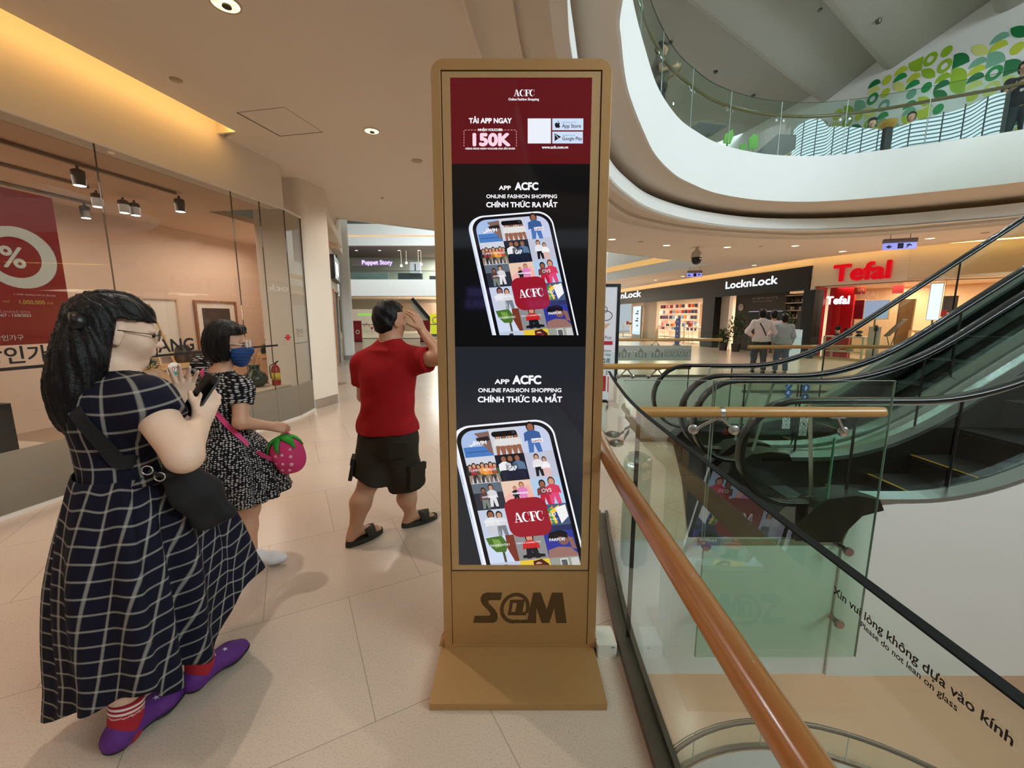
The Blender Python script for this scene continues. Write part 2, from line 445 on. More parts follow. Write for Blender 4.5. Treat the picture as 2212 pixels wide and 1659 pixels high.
# ---------------------------------------------------------------- floors
b = MB(); b.prism([(-10, -9), (20, -9), (20, 50), (-27, 50), (-27, 14), (-10, 8)], -1.05, 0.0, 0, 1, holes=[V_HOLE])
struct(b, 'floor', [M_floor, M_white])
b = MB(); hole = [(p[0], p[1]) for p in circ(3.74, 2.44, 2.86, 2.86, 64)]
b.prism([(-12, -12), (24, -12), (24, 30), (-12, 30)], -5.5, -4.9, 0, 1, holes=[hole])
struct(b, 'floor_lower', [mat('lower_floor_stone', (206, 176, 150), 0.2, noise=0.04, scale=2), M_white])
b = MB(); b.prism([(-4, -4), (10, -4), (10, 9), (-4, 9)], -8.1, -8.0, 0); struct(b, 'floor_basement', [mat('basement_floor', (214, 214, 208), 0.3, noise=0.05, scale=2)])

# ---------------------------------------------------------------- ceiling of this storey, slab of the next one
b = MB()
outer = [(FL((-5.0, 0.25, 0))[0], FL((-5.0, 0.25, 0))[1]), (18.5, -7), (18.5, 4.0), (14.4, 10.0)]
outer += [tuple(FT((2.7, 0.28, 0))[:2]), tuple(FR((0.0, 0.28, 0))[:2]), tuple(FR((27.0, 0.28, 0))[:2]), (4.6, 49), (-27, 49), (-27, 14.3), (-7.5, 13.9), (-4.1, 7.0), (-4.2, 5.35), tuple(FL((2.45, -0.02, 0))[:2]), tuple(FL((2.35, 0.25, 0))[:2])]
b.prism(outer, 3.6, 3.63, 0, holes=[C1, H2])
struct(b, 'ceiling', [M_ceil])
STEP = smooth_path([(-0.55, 1.2), (-0.42, 2.5), (-0.22, 4.0), (0.25, 5.7), (0.95, 7.2), (2.01, 9.01), (3.0, 9.9), (4.07, 10.54), (5.4, 11.0), (6.98, 11.31), (8.2, 11.2), (9.26, 10.8), (10.3, 10.1), (11.3, 9.2), (13.5, 6.5)], 6)
b = MB()
prof = [(0.0, 0.0), (0.03, -0.085), (0.055, -0.095), (0.10, -0.05), (0.17, -0.02), (0.26, -0.035), (0.36, -0.055), (0.36, 0.0)]
b.sweep([(p[0], p[1], 3.6) for p in STEP], prof, 0)
struct(b, 'trim_1', [M_ceil], smooth=True, sharp=40)
b = MB(); wall_strip(b, C1 + [C1[0]], 3.595, 3.86, 0, 0.12)
struct(b, 'trim_2', [M_white], smooth=True, sharp=40)
# soffit of the upper gallery, its white edge and the gallery floor
b = MB(); b.prism([(-10.5, -7), (18.5, -7), (18.5, 49), (-27, 49), (-27, 14), (-10.5, 8)], 4.0, 4.9, 0, 1, holes=[C2, H2])
struct(b, 'ceiling_gallery', [M_ceil, M_white], smooth=False)
b = MB(); wall_strip(b, C2 + [C2[0]], 3.98, 4.9, 0, -0.03)
struct(b, 'trim_3', [M_white], smooth=True, sharp=40)
b = MB(); wall_strip(b, H2 + [H2[0]], 3.58, 5.15, 0, 0.06); struct(b, 'trim_4', [M_white])
b = MB()
for (z, e) in ((3.66, 0),):
    wall_strip(b, offset_path([(p[0], p[1]) for p in H2[1:5]], 0.03), 4.04, 4.30, 0, 0.05)
struct(b, 'trim_5', [emis('cove_strip_glow', (226, 176, 104), 1.0)])

# ---------------------------------------------------------------- left shop front wall above the glass, its glowing cove
b = MB(); b.box((-6, -0.25, 3.02), (3.34, 0.0, 4.0), 0, FL); struct(b, 'wall_left', [M_wallp])
b = MB(); b.box((-6, 0.2, 3.632), (2.33, 0.24, 3.68), 0, FL); struct(b, 'trim_6', [M_led])
b = MB(); b.box((2.33, 0.0, 3.6), (2.36, 0.25, 4.0), 0, FL); struct(b, 'trim_7', [M_wallp])
# glass panes of the shop front
M_frost = glass('frosted_film', (190, 184, 172), 0.6, haze=0.66, hazecol=(186, 176, 160))
FK = frame((-3.222, 6.198, 0), (-0.03, 0.52), (0.52, 0.03))
def pane(name, F, s0, s1, frost=0.5):
    t = thing(name, None, None, tuple(F(((s0 + s1) / 2, 0, 0)))); t['kind'] = 'structure'
    g = MB(); g.box((s0 + .003, -0.012, 0.03), (s1 - .003, 0.0, 3.02), 0, F); g.build('pane', [M_glassc], t)
    g = MB(); g.box((s0 + .003, 0.002, 0.03), (s1 - .003, 0.0035, frost), 0, F); g.build('frosted_strip', [M_frost], t)
    g = MB(); g.box((s0, -0.02, 0.0), (s1, 0.02, 0.03), 0, F); g.box((s0, -0.02, 3.0), (s1, 0.02, 3.02), 0, F)
    g.build('frame', [mat('pane_channel', (225, 220, 212), 0.4)], t)
    g = MB(); g.box((s1 - .0016, -0.014, 0.03), (s1 + .0016, 0.002, 3.0), 0, F); g.build('seam', [mat('silicone_seam', (96, 82, 66), 0.5)], t)
    return t
for i, (a, c) in enumerate([(-6, -0.9), (-0.9, 1.02), (1.02, 2.44), (2.44, 2.885), (2.885, 3.34)]):
    pane('window_%d' % (i + 1), FL, a, c)
pane('window_6', FK, 0.0, 0.52)
# pillar beside the shop front
def pillar(name, quad, z1, mats, r=0.06):
    b = MB(); pts = []
    n = len(quad)
    for i in range(n):
        a = np.array(quad[i - 1], float); c = np.array(quad[i], float); d = np.array(quad[(i + 1) % n], float)
        u = unit(a - c); w = unit(d - c)
        for k in range(6):
            t = k / 5; pts.append(tuple((1 - t) ** 2 * (c + u * r) + 2 * t * (1 - t) * c + t * t * (c + w * r)))
    b.prism(pts, 0.16, z1, 0); o = struct(b, name, [mats], smooth=True, sharp=50)
    b = MB(); b.prism(pts, 0.0, 0.16, 0); o2 = b.build('steel_base', [M_steel], o, smooth=True, sharp=50); return o
pillar('pillar', [(-3.25, 6.72), (-3.08, 7.38), (-3.85, 7.7), (-4.1, 6.85)], 3.62, M_wallp, 0.12)
pillar('pillar', [(-6.0, 14.9), (-5.66, 15.0), (-6.02, 15.9), (-6.4, 15.8)], 5.0, M_white, 0.08)

# corridor wall behind the pillar: shop with a black door and a lit side sign
CW_O = (-3.72, 7.6, 0); CW_X = unit((-2.25, 7.0, 0))[:2]; CW_N = (CW_X[1], -CW_X[0]); FC = frame(CW_O, CW_X, CW_N)
b = MB(); b.box((0, -0.3, 2.35), (7.4, 0, 4.9), 0, FC); b.box((0, -0.3, 0), (5.5, 0, 2.35), 0, FC); b.box((7.25, -0.3, 0), (7.4, 0, 2.35), 0, FC)
struct(b, 'wall_corridor', [M_wallp])
b = MB(); b.box((0, 0.0, 3.35), (4.2, 0.42, 4.9), 0, FC); b.box((4.2, 0.0, 3.55), (7.0, 0.25, 4.9), 0, FC); struct(b, 'trim_8', [M_wallp])
t = thing('shop_door', 'dark shop entrance leaf behind the white pillar in the corridor', 'door', tuple(FC((6.4, 0, 0))))
b = MB(); b.box((5.6, -0.2, 0), (7.25, -0.02, 2.35), 0, FC); b.build('door_leaf', [M_blackm], t)
b = MB(); b.box((5.5, -0.12, 0), (5.6, 0.04, 2.35), 0, FC); b.box((5.6, -0.02, 2.29), (7.25, 0.04, 2.35), 0, FC); b.build('door_frame', [mat('copper_trim', (190, 130, 95), 0.4, noise=0.05)], t)
t = thing('side_sign', 'black box sign with white lit letters on the corridor wall', 'sign', tuple(FC((6.0, 0.1, 2.6))))
b = MB(); b.box((5.0, 0.01, 2.62), (7.1, 0.14, 3.3), 0, FC); b.build('sign_box', [M_blackm], t)
b = MB(); put_text(b, 'JAJU', FC((5.3, 0.145, 2.78)), np.array((*CW_X, 0)), (0, 0, 1), 0.50, 0, bold=0.03); b.build('lettering', [emis('cold_letter_light', (225, 235, 255), 3.0)], t)

b = MB(); b.box((-3, -8, 11.9), (16, 16, 12.1), 0); struct(b, 'ceiling_roof_blocker', [M_white])  # unseen lid added to keep sky reflections off the gallery glass
b = MB(); b.box((-12, -7, 8.3), (0.3, 12, 8.5), 0); struct(b, 'ceiling_gallery_blocker', [M_ceil])  # unseen slab added to block bright reflections in the gallery glass
# wall behind the photographer, seen only in reflections
b = MB(); b.box((-10, -9.2, 0), (19, -9, 4), 0); struct(b, 'wall_back', [mat('back_shop_front', (70, 62, 54), 0.6, noise=0.1, scale=1)])
b = MB(); b.box((18.3, -9, -5), (18.5, 12, 4), 0); struct(b, 'wall_right', [M_wallp])
b = MB(); b.box((-12, -12.2, -4.9), (24, -12, -1), 0); struct(b, 'wall_lower', [mat('lower_shop_wall', (190, 172, 150), 0.6, noise=0.1, scale=.5)])
# ---------------------------------------------------------------- railings with posts-less glass panes
def path_len(p):
    L = [0.0]
    for i in range(1, len(p)): L.append(L[-1] + math.dist(p[i][:2], p[i - 1][:2]))
    return L
def sub_path(p, a, c, n=None):
    L = path_len(p); out = []
    def pt(s):
        for i in range(1, len(p)):
            if s <= L[i] + 1e-9:
                t = (s - L[i - 1]) / max(L[i] - L[i - 1], 1e-9); return (p[i - 1][0] + (p[i][0] - p[i - 1][0]) * t, p[i - 1][1] + (p[i][1] - p[i - 1][1]) * t)
        return tuple(p[-1][:2])
    n = n or max(2, int((c - a) / 0.12) + 1)
    return [pt(a + (c - a) * k / (n - 1)) for k in range(n)]


def bracket(mb, p, n, z_rail, z_fix, m=0):
    """two-armed steel holder between a pane and the hand rail; n points from the pane to the rail"""
    p = np.array((p[0], p[1], 0.0)); n = np.array((n[0], n[1], 0.0)); t = np.array((-n[1], n[0], 0))
    top = p + n * 0.075 + np.array((0, 0, z_rail - 0.028))
    for s in (-1, 1):
        q = p + t * s * 0.085 + np.array((0, 0, z_fix))
        mb.tube([top, q + n * 0.035], 0.008, m, 8)
        mb.lathe(q - n * 0.004, [(0.0, 0), (0.026, 0), (0.028, 0.006), (0.024, 0.02), (0.012, 0.026), (0.0, 0.026)], m, 16, n)
    mb.tube([top - t * 0.04, top + t * 0.04], 0.013, m, 10)


def glass_rail(name, label, path, z0, h, side, panes, rail_mat, rail_r=0.03, rail_z=0.93, gl=None, cat='railing', base=0.05, group=None, arms=True, org=None, edge=False):
    gl = gl or M_glass
    t = thing(name, label, cat, org or (path[len(path) // 2][0], path[len(path) // 2][1], z0), group)
    L = path_len(path)[-1]
    cuts = panes if isinstance(panes, list) else [L * k / panes for k in range(panes + 1)]
    for a, c in zip(cuts[:-1], cuts[1:]):
        q = sub_path(path, a + 0.006, c - 0.006)
        g = MB(); wall_strip(g, q, z0 + base, z0 + h, 0, 0.012 if side > 0 else -0.012)
        gp = g.build('glass_pane', [gl], t)
        if edge and c < L - .01:
            g = MB(); wall_strip(g, sub_path(path, c - .0055, c + .0055, 2), z0 + base, z0 + h, 0, 0.012 if side > 0 else -0.012); g.build('joint', [mat('bright_joint', (190, 205, 200), .2)], gp)
        if edge:
            g = MB(); wall_strip(g, q, z0 + h, z0 + h + 0.004, 0, 0.012 if side > 0 else -0.012); g.build('polished_edge', [M_gedge], gp)
    # n: from the glass to the rail
    off = offset_path(path, side * 0.075)
    r = MB(); r.tube([(p[0], p[1], z0 + rail_z) for p in off], rail_r, 0, 14); r.build('handrail', [rail_mat], t, smooth=True, sharp=60)
    if base:
        r = MB(); wall_strip(r, offset_path(path, -side * 0.03), z0, z0 + base, 0, side * 0.07); r.build('base_channel', [M_steeld], t)
    if arms:
        for c in cuts[1:-1]:
            q = sub_path(path, max(c - 0.02, 0), min(c + 0.02, L), 2); d = unit((q[1][0] - q[0][0], q[1][1] - q[0][1], 0)); n = np.array((-d[1], d[0])) * side
            r = MB(); bracket(r, q[0], n, z0 + rail_z, z0 + rail_z - 0.13); r.build('bracket', [M_steel], t, smooth=True, sharp=40)
    return t


# upper gallery railing along the visible arc of the void
i0 = 0
arc = C2[0:86]
arc = [(p[0], p[1]) for p in arc]
up_in = offset_path(arc, 0.09)
glass_rail('gallery_railing', 'curved glass balustrade with brown handrail along the upper gallery', [tuple(p) for p in up_in], 4.9, 1.10, 1, 11, M_oakd, 0.032, 0.86, gl=glass('gallery_glass', (236, 247, 242), 1.0), base=0.03, edge=True)

# ---------------------------------------------------------------- upper storey seen through the void: stepped ceiling, graphic wall, screen
UW_O = (9.9, 14.9, 4.9); UW_X = unit((1.3, -4.6, 0))[:2]; UW_N = (-UW_X[1] * -1 * -1, 0)
UW_N = unit((-4.6, -1.3, 0))[:2]; FU = frame(UW_O, UW_X, UW_N)
b = MB(); b.box((-16, -0.2, 0), (22, 0, 4.6), 0, FU); struct(b, 'wall_gallery', [M_white])
b = MB()
# sloping ceiling boards: each ends in a soft step, running from the graphic wall out over the gallery
dirA = unit((6.6, 4.7, 0)); perp = np.array((dirA[1], -dirA[0], 0))
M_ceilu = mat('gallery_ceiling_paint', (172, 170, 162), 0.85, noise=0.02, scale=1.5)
lines = [(-24.0, 0), (0.0, 0), (1.75, 0), (3.9, 0), (9.5, 0)]
O = np.array((9.75, 14.75, 8.3))
for i in range(4):
    a = lines[i][0]; c = lines[i + 1][0]
    drop = 0.0
    n = 10; v = []; 
    pr = [(a, 0.42), (a + 0.05, 0.38), (a + 0.10, 0.12), (a + 0.20, 0.02), (a + 0.32, 0.0), (c, 0.42 if i < 3 else 0.1)]
    for (u, dz) in pr:
        for w in (-16.0, 1.2):
            v.append(O + perp * u + dirA * w + np.array((0, 0, dz)))
    f = [(2 * k, 2 * k + 1, 2 * k + 3, 2 * k + 2) for k in range(len(pr) - 1)]
    b.add(v, f, 0)
struct(b, 'ceiling_upper', [M_ceilu], smooth=True, sharp=50)
for i, (px, py) in enumerate([(1448, 90), (1546, 153), (1627, 205), (1771, 16), (1898, 43)]):
    p = at_z(px, py, 8.45); u_ = float(np.dot(p - O, perp)); sg = [k for k in range(4) if lines[k][0] <= u_ < lines[k + 1][0]][0]; u0, u1 = lines[sg][0] + .32, lines[sg + 1][0]; zc = 8.3 + (.42 if sg < 3 else .1) * max(0, (u_ - u0) / (u1 - u0)); p = at_z(px, py, zc); g = MB(); g.lathe((p[0], p[1], zc), [(0.0, -0.07), (0.05, -0.07), (0.06, -0.01), (0.03, 0.01), (0.0, 0.01)], 0, 12)
    o = g.build('sprinkler_head', [M_steeld], org=(p[0], p[1], 8.3), smooth=True, sharp=40)
    prop(o, 'tiny ceiling fitting, ' + ['nearest the curved gallery edge', 'second along the gallery edge', 'third along the gallery edge', 'high between two ceiling steps', 'near the last ceiling step'][i], 'ceiling fitting', 'fittings on the gallery ceiling')

# green leaf pattern on the gallery wall
gcols = [(0, 120, 62), (28, 150, 76), (150, 190, 40), (196, 210, 60), (220, 226, 130), (120, 180, 150)]
gm = [mat('leaf_green_%d' % i, c, 0.6, noise=0.03) for i, c in enumerate(gcols)]
b = MB(); rnd = random.Random(5); Lf = lambda p: FU((p[0], 0.004 + p[2], p[1]))
cell = 0.33
for iy in range(11):
    for ix in range(-4, 32):
        x = ix * cell; y = 0.35 + iy * cell
        top = 3.3 - 0.03 * ix
        low = 0.15 + (0.55 if ix < 2 else 0.2)
        if y > top - (1.2 if ix < 2 else 0.5 if ix < 5 else 0.0) or rnd.random() < 0.03: continue
        k = rnd.randrange(5) if rnd.random() < .8 else 5; c = rnd.randrange(6); z = 0.0006 * rnd.randrange(4)
        if k == 0: flat(b, [(x, y)] + circ(x, y, cell, cell, 10, 0, 90), Lf, c, z)
        elif k == 1: flat(b, [(x + cell, y + cell)] + circ(x + cell, y + cell, cell, cell, 10, 180, 270), Lf, c, z)
        elif k == 2:
            p1 = circ(x, y, cell, cell, 10, 0, 90); p2 = circ(x + cell, y + cell, cell, cell, 10, 180, 270)
            flat(b, [q for q in p1] + [q for q in p2[1:-1]], Lf, c, z)
        elif k == 3: flat(b, circ(x + cell / 2, y + cell / 2, cell * .47, n=20), Lf, c, z, holes=[circ(x + cell / 2, y + cell / 2, cell * .22, n=16)])
        elif k == 4: flat(b, circ(x + cell / 2, y + cell / 2, cell * .36, n=18), Lf, c, z)
        else:
            flat(b, circ(x + cell / 2, y, cell / 2, cell / 2, 12, 0, 180), Lf, c, z); flat(b, circ(x + cell / 2, y + cell / 2, cell / 2, cell / 2, 12, 0, 180), Lf, (c + 2) % 6, z)
o = b.build('wall_graphic', gm, org=tuple(FU((5, 0, 1.5)))); prop(o, 'green and lime leaf shapes printed across the white upper wall', 'wall graphic')

# curved light screen with waving lines
def wave_mat():
    m = bpy.data.materials.new('waving_light_lines'); m.use_nodes = True; nt = m.node_tree; bs = nt.nodes['Principled BSDF']
    at = nt.nodes.new('ShaderNodeAttribute'); at.attribute_name = 'wave'; at.attribute_type = 'GEOMETRY'
    fr = nt.nodes.new('ShaderNodeMath'); fr.operation = 'FRACT'; nt.links.new(at.outputs['Fac'], fr.inputs[0])
    gt = nt.nodes.new('ShaderNodeMath'); gt.operation = 'GREATER_THAN'; gt.inputs[1].default_value = 0.38; nt.links.new(fr.outputs[0], gt.inputs[0])
    mx = nt.nodes.new('ShaderNodeMix'); mx.data_type = 'RGBA'; mx.inputs[6].default_value = (*lin((96, 112, 122)), 1); mx.inputs[7].default_value = (*lin((226, 244, 255)), 1)
    nt.links.new(gt.outputs[0], mx.inputs[0]); nt.links.new(mx.outputs[2], bs.inputs['Emission Color']); bs.inputs['Emission Strength'].default_value = 1.1; bs.inputs['Base Color'].default_value = (0, 0, 0, 1)
    return m
scr = thing('wave_screen', 'long curved light screen of waving white lines behind the gallery glass', 'screen', tuple(FU((6, 1.6, 0.1))))
tops = [(1715, 280), (1740, 265), (1768, 256), (1782, 272), (1802, 273), (1840, 275), (1880, 277), (1915, 277), (1960, 270), (1998, 258), (2050, 240), (2100, 222), (2140, 210), (2178, 200)]
v = []; f = []; wv = []; NT = 60; NB = 16
tp = smooth_path([(float(a), float(c)) for a, c in tops], 5)
for i, (px, py) in enumerate(tp):
    s, zt = on(px, py, UW_O, UW_X, 1.6 + 0.0, UW_N)
    dd = 1.6 + 0.12 * math.sin(i * 0.33)
    for j in range(NB + 1):
        z = 4.95 + (zt - 4.95) * j / NB; v.append(FU((s, dd, z - 4.9)))
        wv.append((z - 4.95) * 11.5 + 0.9 * math.sin(s * 1.35 + 0.6) * (0.35 + 0.65 * j / NB) + 0.35 * math.sin(s * 3.1))
n1 = NB + 1
for i in range(len(tp) - 1):
    for j in range(NB): a = i * n1 + j; f.append((a, a + n1, a + n1 + 1, a + 1))
o = mesh_obj('screen_face', v, f, [wave_mat()], parent=scr); at_ = o.data.attributes.new('wave', 'FLOAT', 'POINT'); at_.data.foreach_set('value', wv)
b = MB()
for px in (1742, 1770, 1808, 1840, 1870, 1905, 1935, 1972, 2008, 2040, 2085, 2130, 2175):
    s, z = on(px, 300, UW_O, UW_X, 1.6, UW_N); zt = on(px, np.interp(px, [q[0] for q in tp], [q[1] for q in tp]), UW_O, UW_X, 1.6, UW_N)[1]
    b.box((s - 0.012, 1.74, 0.05), (s + 0.012, 1.75, zt - 4.93), 0, FU)
b.build('module_seams', [mat('screen_seam', (90, 100, 105), 0.5)], scr)
v2 = [tuple(np.array(p) - np.array((*UW_N, 0)) * 0.15) for p in v]; mesh_obj('screen_back', v2, [tuple(reversed(q)) for q in f], [M_steeld], parent=scr)
for x_, y_ in ((3.6, 11.0), (6.8, 11.6), (9.0, 11.0), (5.6, 13.4), (1.2, 8.5)): lamp('gallery_fill_spot', 'SPOT', (x_, y_, 8.2), 70, DAY, 0.04, cone=R(165))  # added fill spots for the gallery, without fittings

# food stalls of the gallery behind the glass: dark awning boards and green leaf panels
def quad_px(pts, yy): return [at_y(a, c, yy) for a, c in pts]
def slab_px(mb, pts, yy, th, m=0):
    q = quad_px(pts, yy); n = len(q); v = q + [p + np.array((0, th, 0)) for p in q]
    mb.add(v, [tuple(range(n)), tuple(range(2 * n - 1, n - 1, -1))] + [(i, i + n, (i + 1) % n + n, (i + 1) % n) for i in range(n)], m)
for pts, lab in (([(1487, 278), (1512, 264), (1570, 272), (1528, 299), (1500, 296)], 'dark slanted board behind the gallery glass, the smaller one beside the green leaf'),
                 ([(1634, 330), (1680, 290), (1720, 291), (1718, 322), (1690, 337)], 'dark slanted board beside the end of the wave screen')):
    b = MB(); slab_px(b, pts, 11.6, 0.06); p0 = at_y((pts[0][0] + pts[2][0]) / 2, (pts[0][1] + pts[2][1]) / 2, 11.63); b.tube([p0, (p0[0], p0[1], 4.9)], .025, 0, 8); o = b.build('stall_board', [mat('stall_dark', (70, 74, 72), 0.6, noise=0.1)], org=tuple(at_y(*pts[0], 11.6))); prop(o, lab, 'stall board', 'dark boards on the gallery')
for k, (pts, lab) in enumerate((([(1563, 308), (1566, 290), (1583, 279), (1585, 293), (1578, 310)], 'bright green leaf cut-out beside the smaller dark board'),
                 ([(1618, 322), (1618, 300), (1628, 289), (1638, 293), (1637, 318)], 'bright green round-topped leaf cut-out between two dark boards'),
                 ([(1598, 322), (1600, 312), (1610, 308), (1613, 318), (1610, 326)], 'smallest green leaf cut-out on the gallery'))):
    b = MB(); slab_px(b, pts, 11.4 - 0.1 * k, 0.04); 
    p0 = at_y((pts[0][0] + pts[-1][0]) / 2, pts[0][1], 11.42 - 0.1 * k); b.tube([p0, (p0[0], p0[1], 4.9)], 0.02, 0, 8)
    o = b.build('leaf_cutout', [mat('leaf_panel', (120, 196, 70), 0.5, noise=0.05)], org=(p0[0], p0[1], 4.9)); prop(o, lab, 'leaf cut-out', 'leaf cut-outs on the gallery')
t = thing('service_post', 'black post with yellow top among the wave screen seams', 'post', tuple(at_y(1914, 333, 10.2)))
p = at_y(1914, 300, 10.2); b = MB(); b.box((p[0] - .07, p[1] - .05, 4.9), (p[0] + .07, p[1] + .05, at_y(1914, 277, 10.2)[2]), 0); b.build('post', [M_blackm], t)
z0_ = at_y(1914, 277, 10.2)[2]; z1_ = at_y(1914, 260, 10.2)[2]; b = MB(); b.lathe((p[0], p[1], z0_), [(0.0, 0), (0.11, 0), (0.17, (z1_ - z0_) * .4), (0.16, (z1_ - z0_) * .9), (0.0, z1_ - z0_)], 0, 20); b.build('lamp_top', [mat('mustard', (205, 150, 40), 0.5)], t, smooth=True, sharp=40)
# ---------------------------------------------------------------- railing beside the kiosk
near = smooth_path([(0.512, -1.6), (0.514, 0.0), (0.518, 0.9), (0.534, 1.742), (0.60, 2.35), (0.665, 2.80), (0.70, 3.02)], 8)
Ln = path_len(near)
def s_at_y(path, y):
    L = path_len(path)
    for i in range(1, len(path)):
        if path[i][1] >= y: return L[i - 1] + (y - path[i - 1][1]) / (path[i][1] - path[i - 1][1]) * (L[i] - L[i - 1])
    return L[-1]
t = thing('glass_railing', 'near glass railing with round wooden handrail and warning lettering beside the tall gold kiosk', 'railing', (0.53, 1.0, 0.0))
cuts = [0.0, s_at_y(near, 1.742), Ln[-1]]
M_nedge = mat('dark_glass_edge', (14, 20, 20), 0.6, spec=0.2, noise=0.1)
for a, c in zip(cuts[:-1], cuts[1:]):
    q = sub_path(near, a + .003, c - .003); g = MB(); wall_strip(g, q, 0.02, 1.11, 0, -0.018); gp = g.build('glass_pane', [M_glass], t)
    g = MB(); wall_strip(g, q, 1.1105, 1.1135, 0, -0.018); g.build('top_edge', [M_nedge], gp)
q = sub_path(near, cuts[1] - .0028, cuts[1] + .0028, 2); g = MB(); wall_strip(g, q, 0.02, 1.11, 0, -0.018); g.build('seam', [M_black], t)
r = MB(); wall_strip(r, offset_path(near, 0.045), 0.0, 0.035, 0, -0.028); wall_strip(r, offset_path(near, -0.02), 0.0, 0.03, 0, -0.02); wall_strip(r, offset_path(near, 0.015), 0.0, 0.012, 0, -0.034)
r.build('base_channel', [M_steeld], t)
hr = offset_path([p for p in near if p[1] < 2.75], 0.125)
r = MB(); r.tube([(p[0], p[1], 0.915) for p in hr], 0.031, 0, 28); r.build('handrail', [M_oak], t, smooth=True, sharp=60)
for yy in (-0.6, 0.95 - 0.9, 1.742 + 0.62):
    s = s_at_y(near, yy); p, p2 = sub_path(near, s, s + 0.03, 2); d = unit((p2[0] - p[0], p2[1] - p[1])); n = np.array((-d[1], d[0]))
    r = MB(); P = np.array((p[0], p[1], 0.0)); N = np.array((n[0], n[1], 0))
    for sgn in (-1, 1):
        fx = P + np.array((d[0], d[1], 0)) * sgn * 0.09 + np.array((0, 0, 0.80))
        r.tube([P + N * 0.125 + np.array((0, 0, .885)), fx + N * 0.04], 0.0075, 0, 10)
        r.lathe(fx, [(0.0, 0), (0.022, 0), (0.024, 0.008), (0.018, 0.03), (0.01, 0.042), (0.0, 0.042)], 0, 18, N)
    r.build('bracket', [M_steel], t, smooth=True, sharp=40)
b = MB()
M_txt = mat('black_vinyl', (22, 18, 22), 0.5)
put_text(b, 'Xin vui lòng không dựa vào kính', (0.5125, 0.604, 1.066), (0, -1, 0), (0, 0, 1), 0.0185, 0, bold=0.018, sx=1.0)
put_text(b, 'Please do not lean on glass', (0.5125, 0.550, 1.0515), (0, -1, 0), (0, 0, 1), 0.0125, 0, bold=0.015, sx=1.0)
b.build('warning_lettering', [M_txt], t)

# ---------------------------------------------------------------- guard railing of the escalator landing (panes bolted to the slab edge)
t = thing('landing_railing', 'green glass guard panes bolted to the landing edge with a straight brown handrail', 'railing', (1.5, 2.6, 0.0))
b = MB(); b.box((0.70, 2.575, 0.02), (1.265, 2.59, 1.11)); b.build('glass_pane', [M_glass], t)
b = MB(); b.box((1.275, 2.56, -0.83), (2.385, 2.575, 1.11)); gp = b.build('glass_pane', [M_green], t)
gp['label'] = 'greener pane reaching below the floor'
b = MB()
for (a, c) in (((0.70, 2.575), (1.265, 2.59)), ((1.275, 2.56), (2.385, 2.575))):
    b.box((a[0], a[1], 1.1102), (c[0], c[1], 1.113))
b.box((2.3852, 2.56, -0.83), (2.388, 2.575, 1.11)); b.box((1.2718, 2.56, -0.83), (1.2745, 2.575, 1.11)); b.box((1.2652, 2.575, 0.02), (1.2678, 2.59, 1.11))
b.build('pane_edges', [mat('pale_glass_edge', (120, 140, 132), 0.25, noise=0.1)], t)
b = MB(); b.tube([(0.745, 2.485, 0.93), (2.255, 2.485, 0.93)], 0.033, 0, 20); b.lathe((2.255, 2.485, 0.93), [(0.033, 0), (0.032, 0.012), (0.02, 0.022), (0.0, 0.024)], 0, 20, (1, 0, 0)); b.build('handrail', [M_oakx], t, smooth=True, sharp=60)
b = MB(); b.tube([(1.262, 2.485, 0.93), (1.288, 2.485, 0.93)], 0.0345, 0, 20); b.build('rail_sleeve', [M_steel], t, smooth=True, sharp=50)
def arm(mb, top, fix, n=(0, -1, 0)):
    top = np.array(top, float); fix = np.array(fix, float); n = np.array(n, float)
    mb.tube([top, top * .35 + fix * .65 + n * .012, fix + n * 0.032], 0.0095, 0, 10)
    mb.lathe(fix, [(0, 0), (0.03, 0), (0.032, 0.006), (0.03, 0.022), (0.012, 0.03), (0, 0.03)], 0, 20, n)
b = MB(); arm(b, (1.275, 2.485, .9), (1.15, 2.575, 0.80)); arm(b, (1.275, 2.485, .9), (1.40, 2.56, 0.80)); b.build('bracket', [M_steel], t, smooth=True, sharp=40)
b = MB(); arm(b, (1.99, 2.485, .9), (2.09, 2.56, 0.79)); b.box((1.95, 2.47, 0.893), (2.03, 2.5, 0.9)); b.build('bracket', [M_steel], t, smooth=True, sharp=40)
for px, py in ((1527, 1182), (1836, 1194), (1816, 1351), (1545, 1335)):
    p = at_y(px, py, 2.54); b = MB(); b.lathe((p[0], 2.56, p[2]), [(0, 0), (0.03, 0), (0.031, 0.01), (0.028, 0.02), (0.0, 0.021)], 0, 20, (0, -1, 0)); b.tube([(p[0], 2.576, p[2]), (p[0], 2.633, p[2])], 0.018, 0, 14)
    b.build('standoff_bolt', [mat('worn_steel', (150, 136, 132), 0.3, 0.9, noise=0.15)], t, smooth=True, sharp=40)

# ---------------------------------------------------------------- escalators rising to the next storey
def hz(x, x1=3.3, w=0.6, k=0.70):
    if x <= x1 - w: return 0.0
    if x >= x1 + w: return k * (x - x1)
    return k * (x - (x1 - w)) ** 2 / (4 * w)
XS = [2.0, 2.3, 2.6] + [2.7 + 0.1 * i for i in range(13)] + [4.5, 6.0, 8.0, 10.2]
M_hrail = mat('escalator_handrail', (20, 18, 19), 0.22, noise=0.08, scale=15)
M_deck = mat('escalator_deck', (178, 186, 184), 0.25, 0.9, noise=0.05, scale=8)
M_skirt = mat('escalator_skirt', (34, 32, 30), 0.3, 0.4, noise=0.1, scale=6)
M_tread = mat('ribbed_tread', (62, 64, 64), 0.5, 0.4, noise=0.1, scale=30)
M_plate = mat('dark_floor_plate', (52, 48, 45), 0.32, 0.55, noise=0.12, scale=25, bump=0.15, bscale=180)
M_yellow = mat('yellow_line', (190, 150, 40), 0.5)
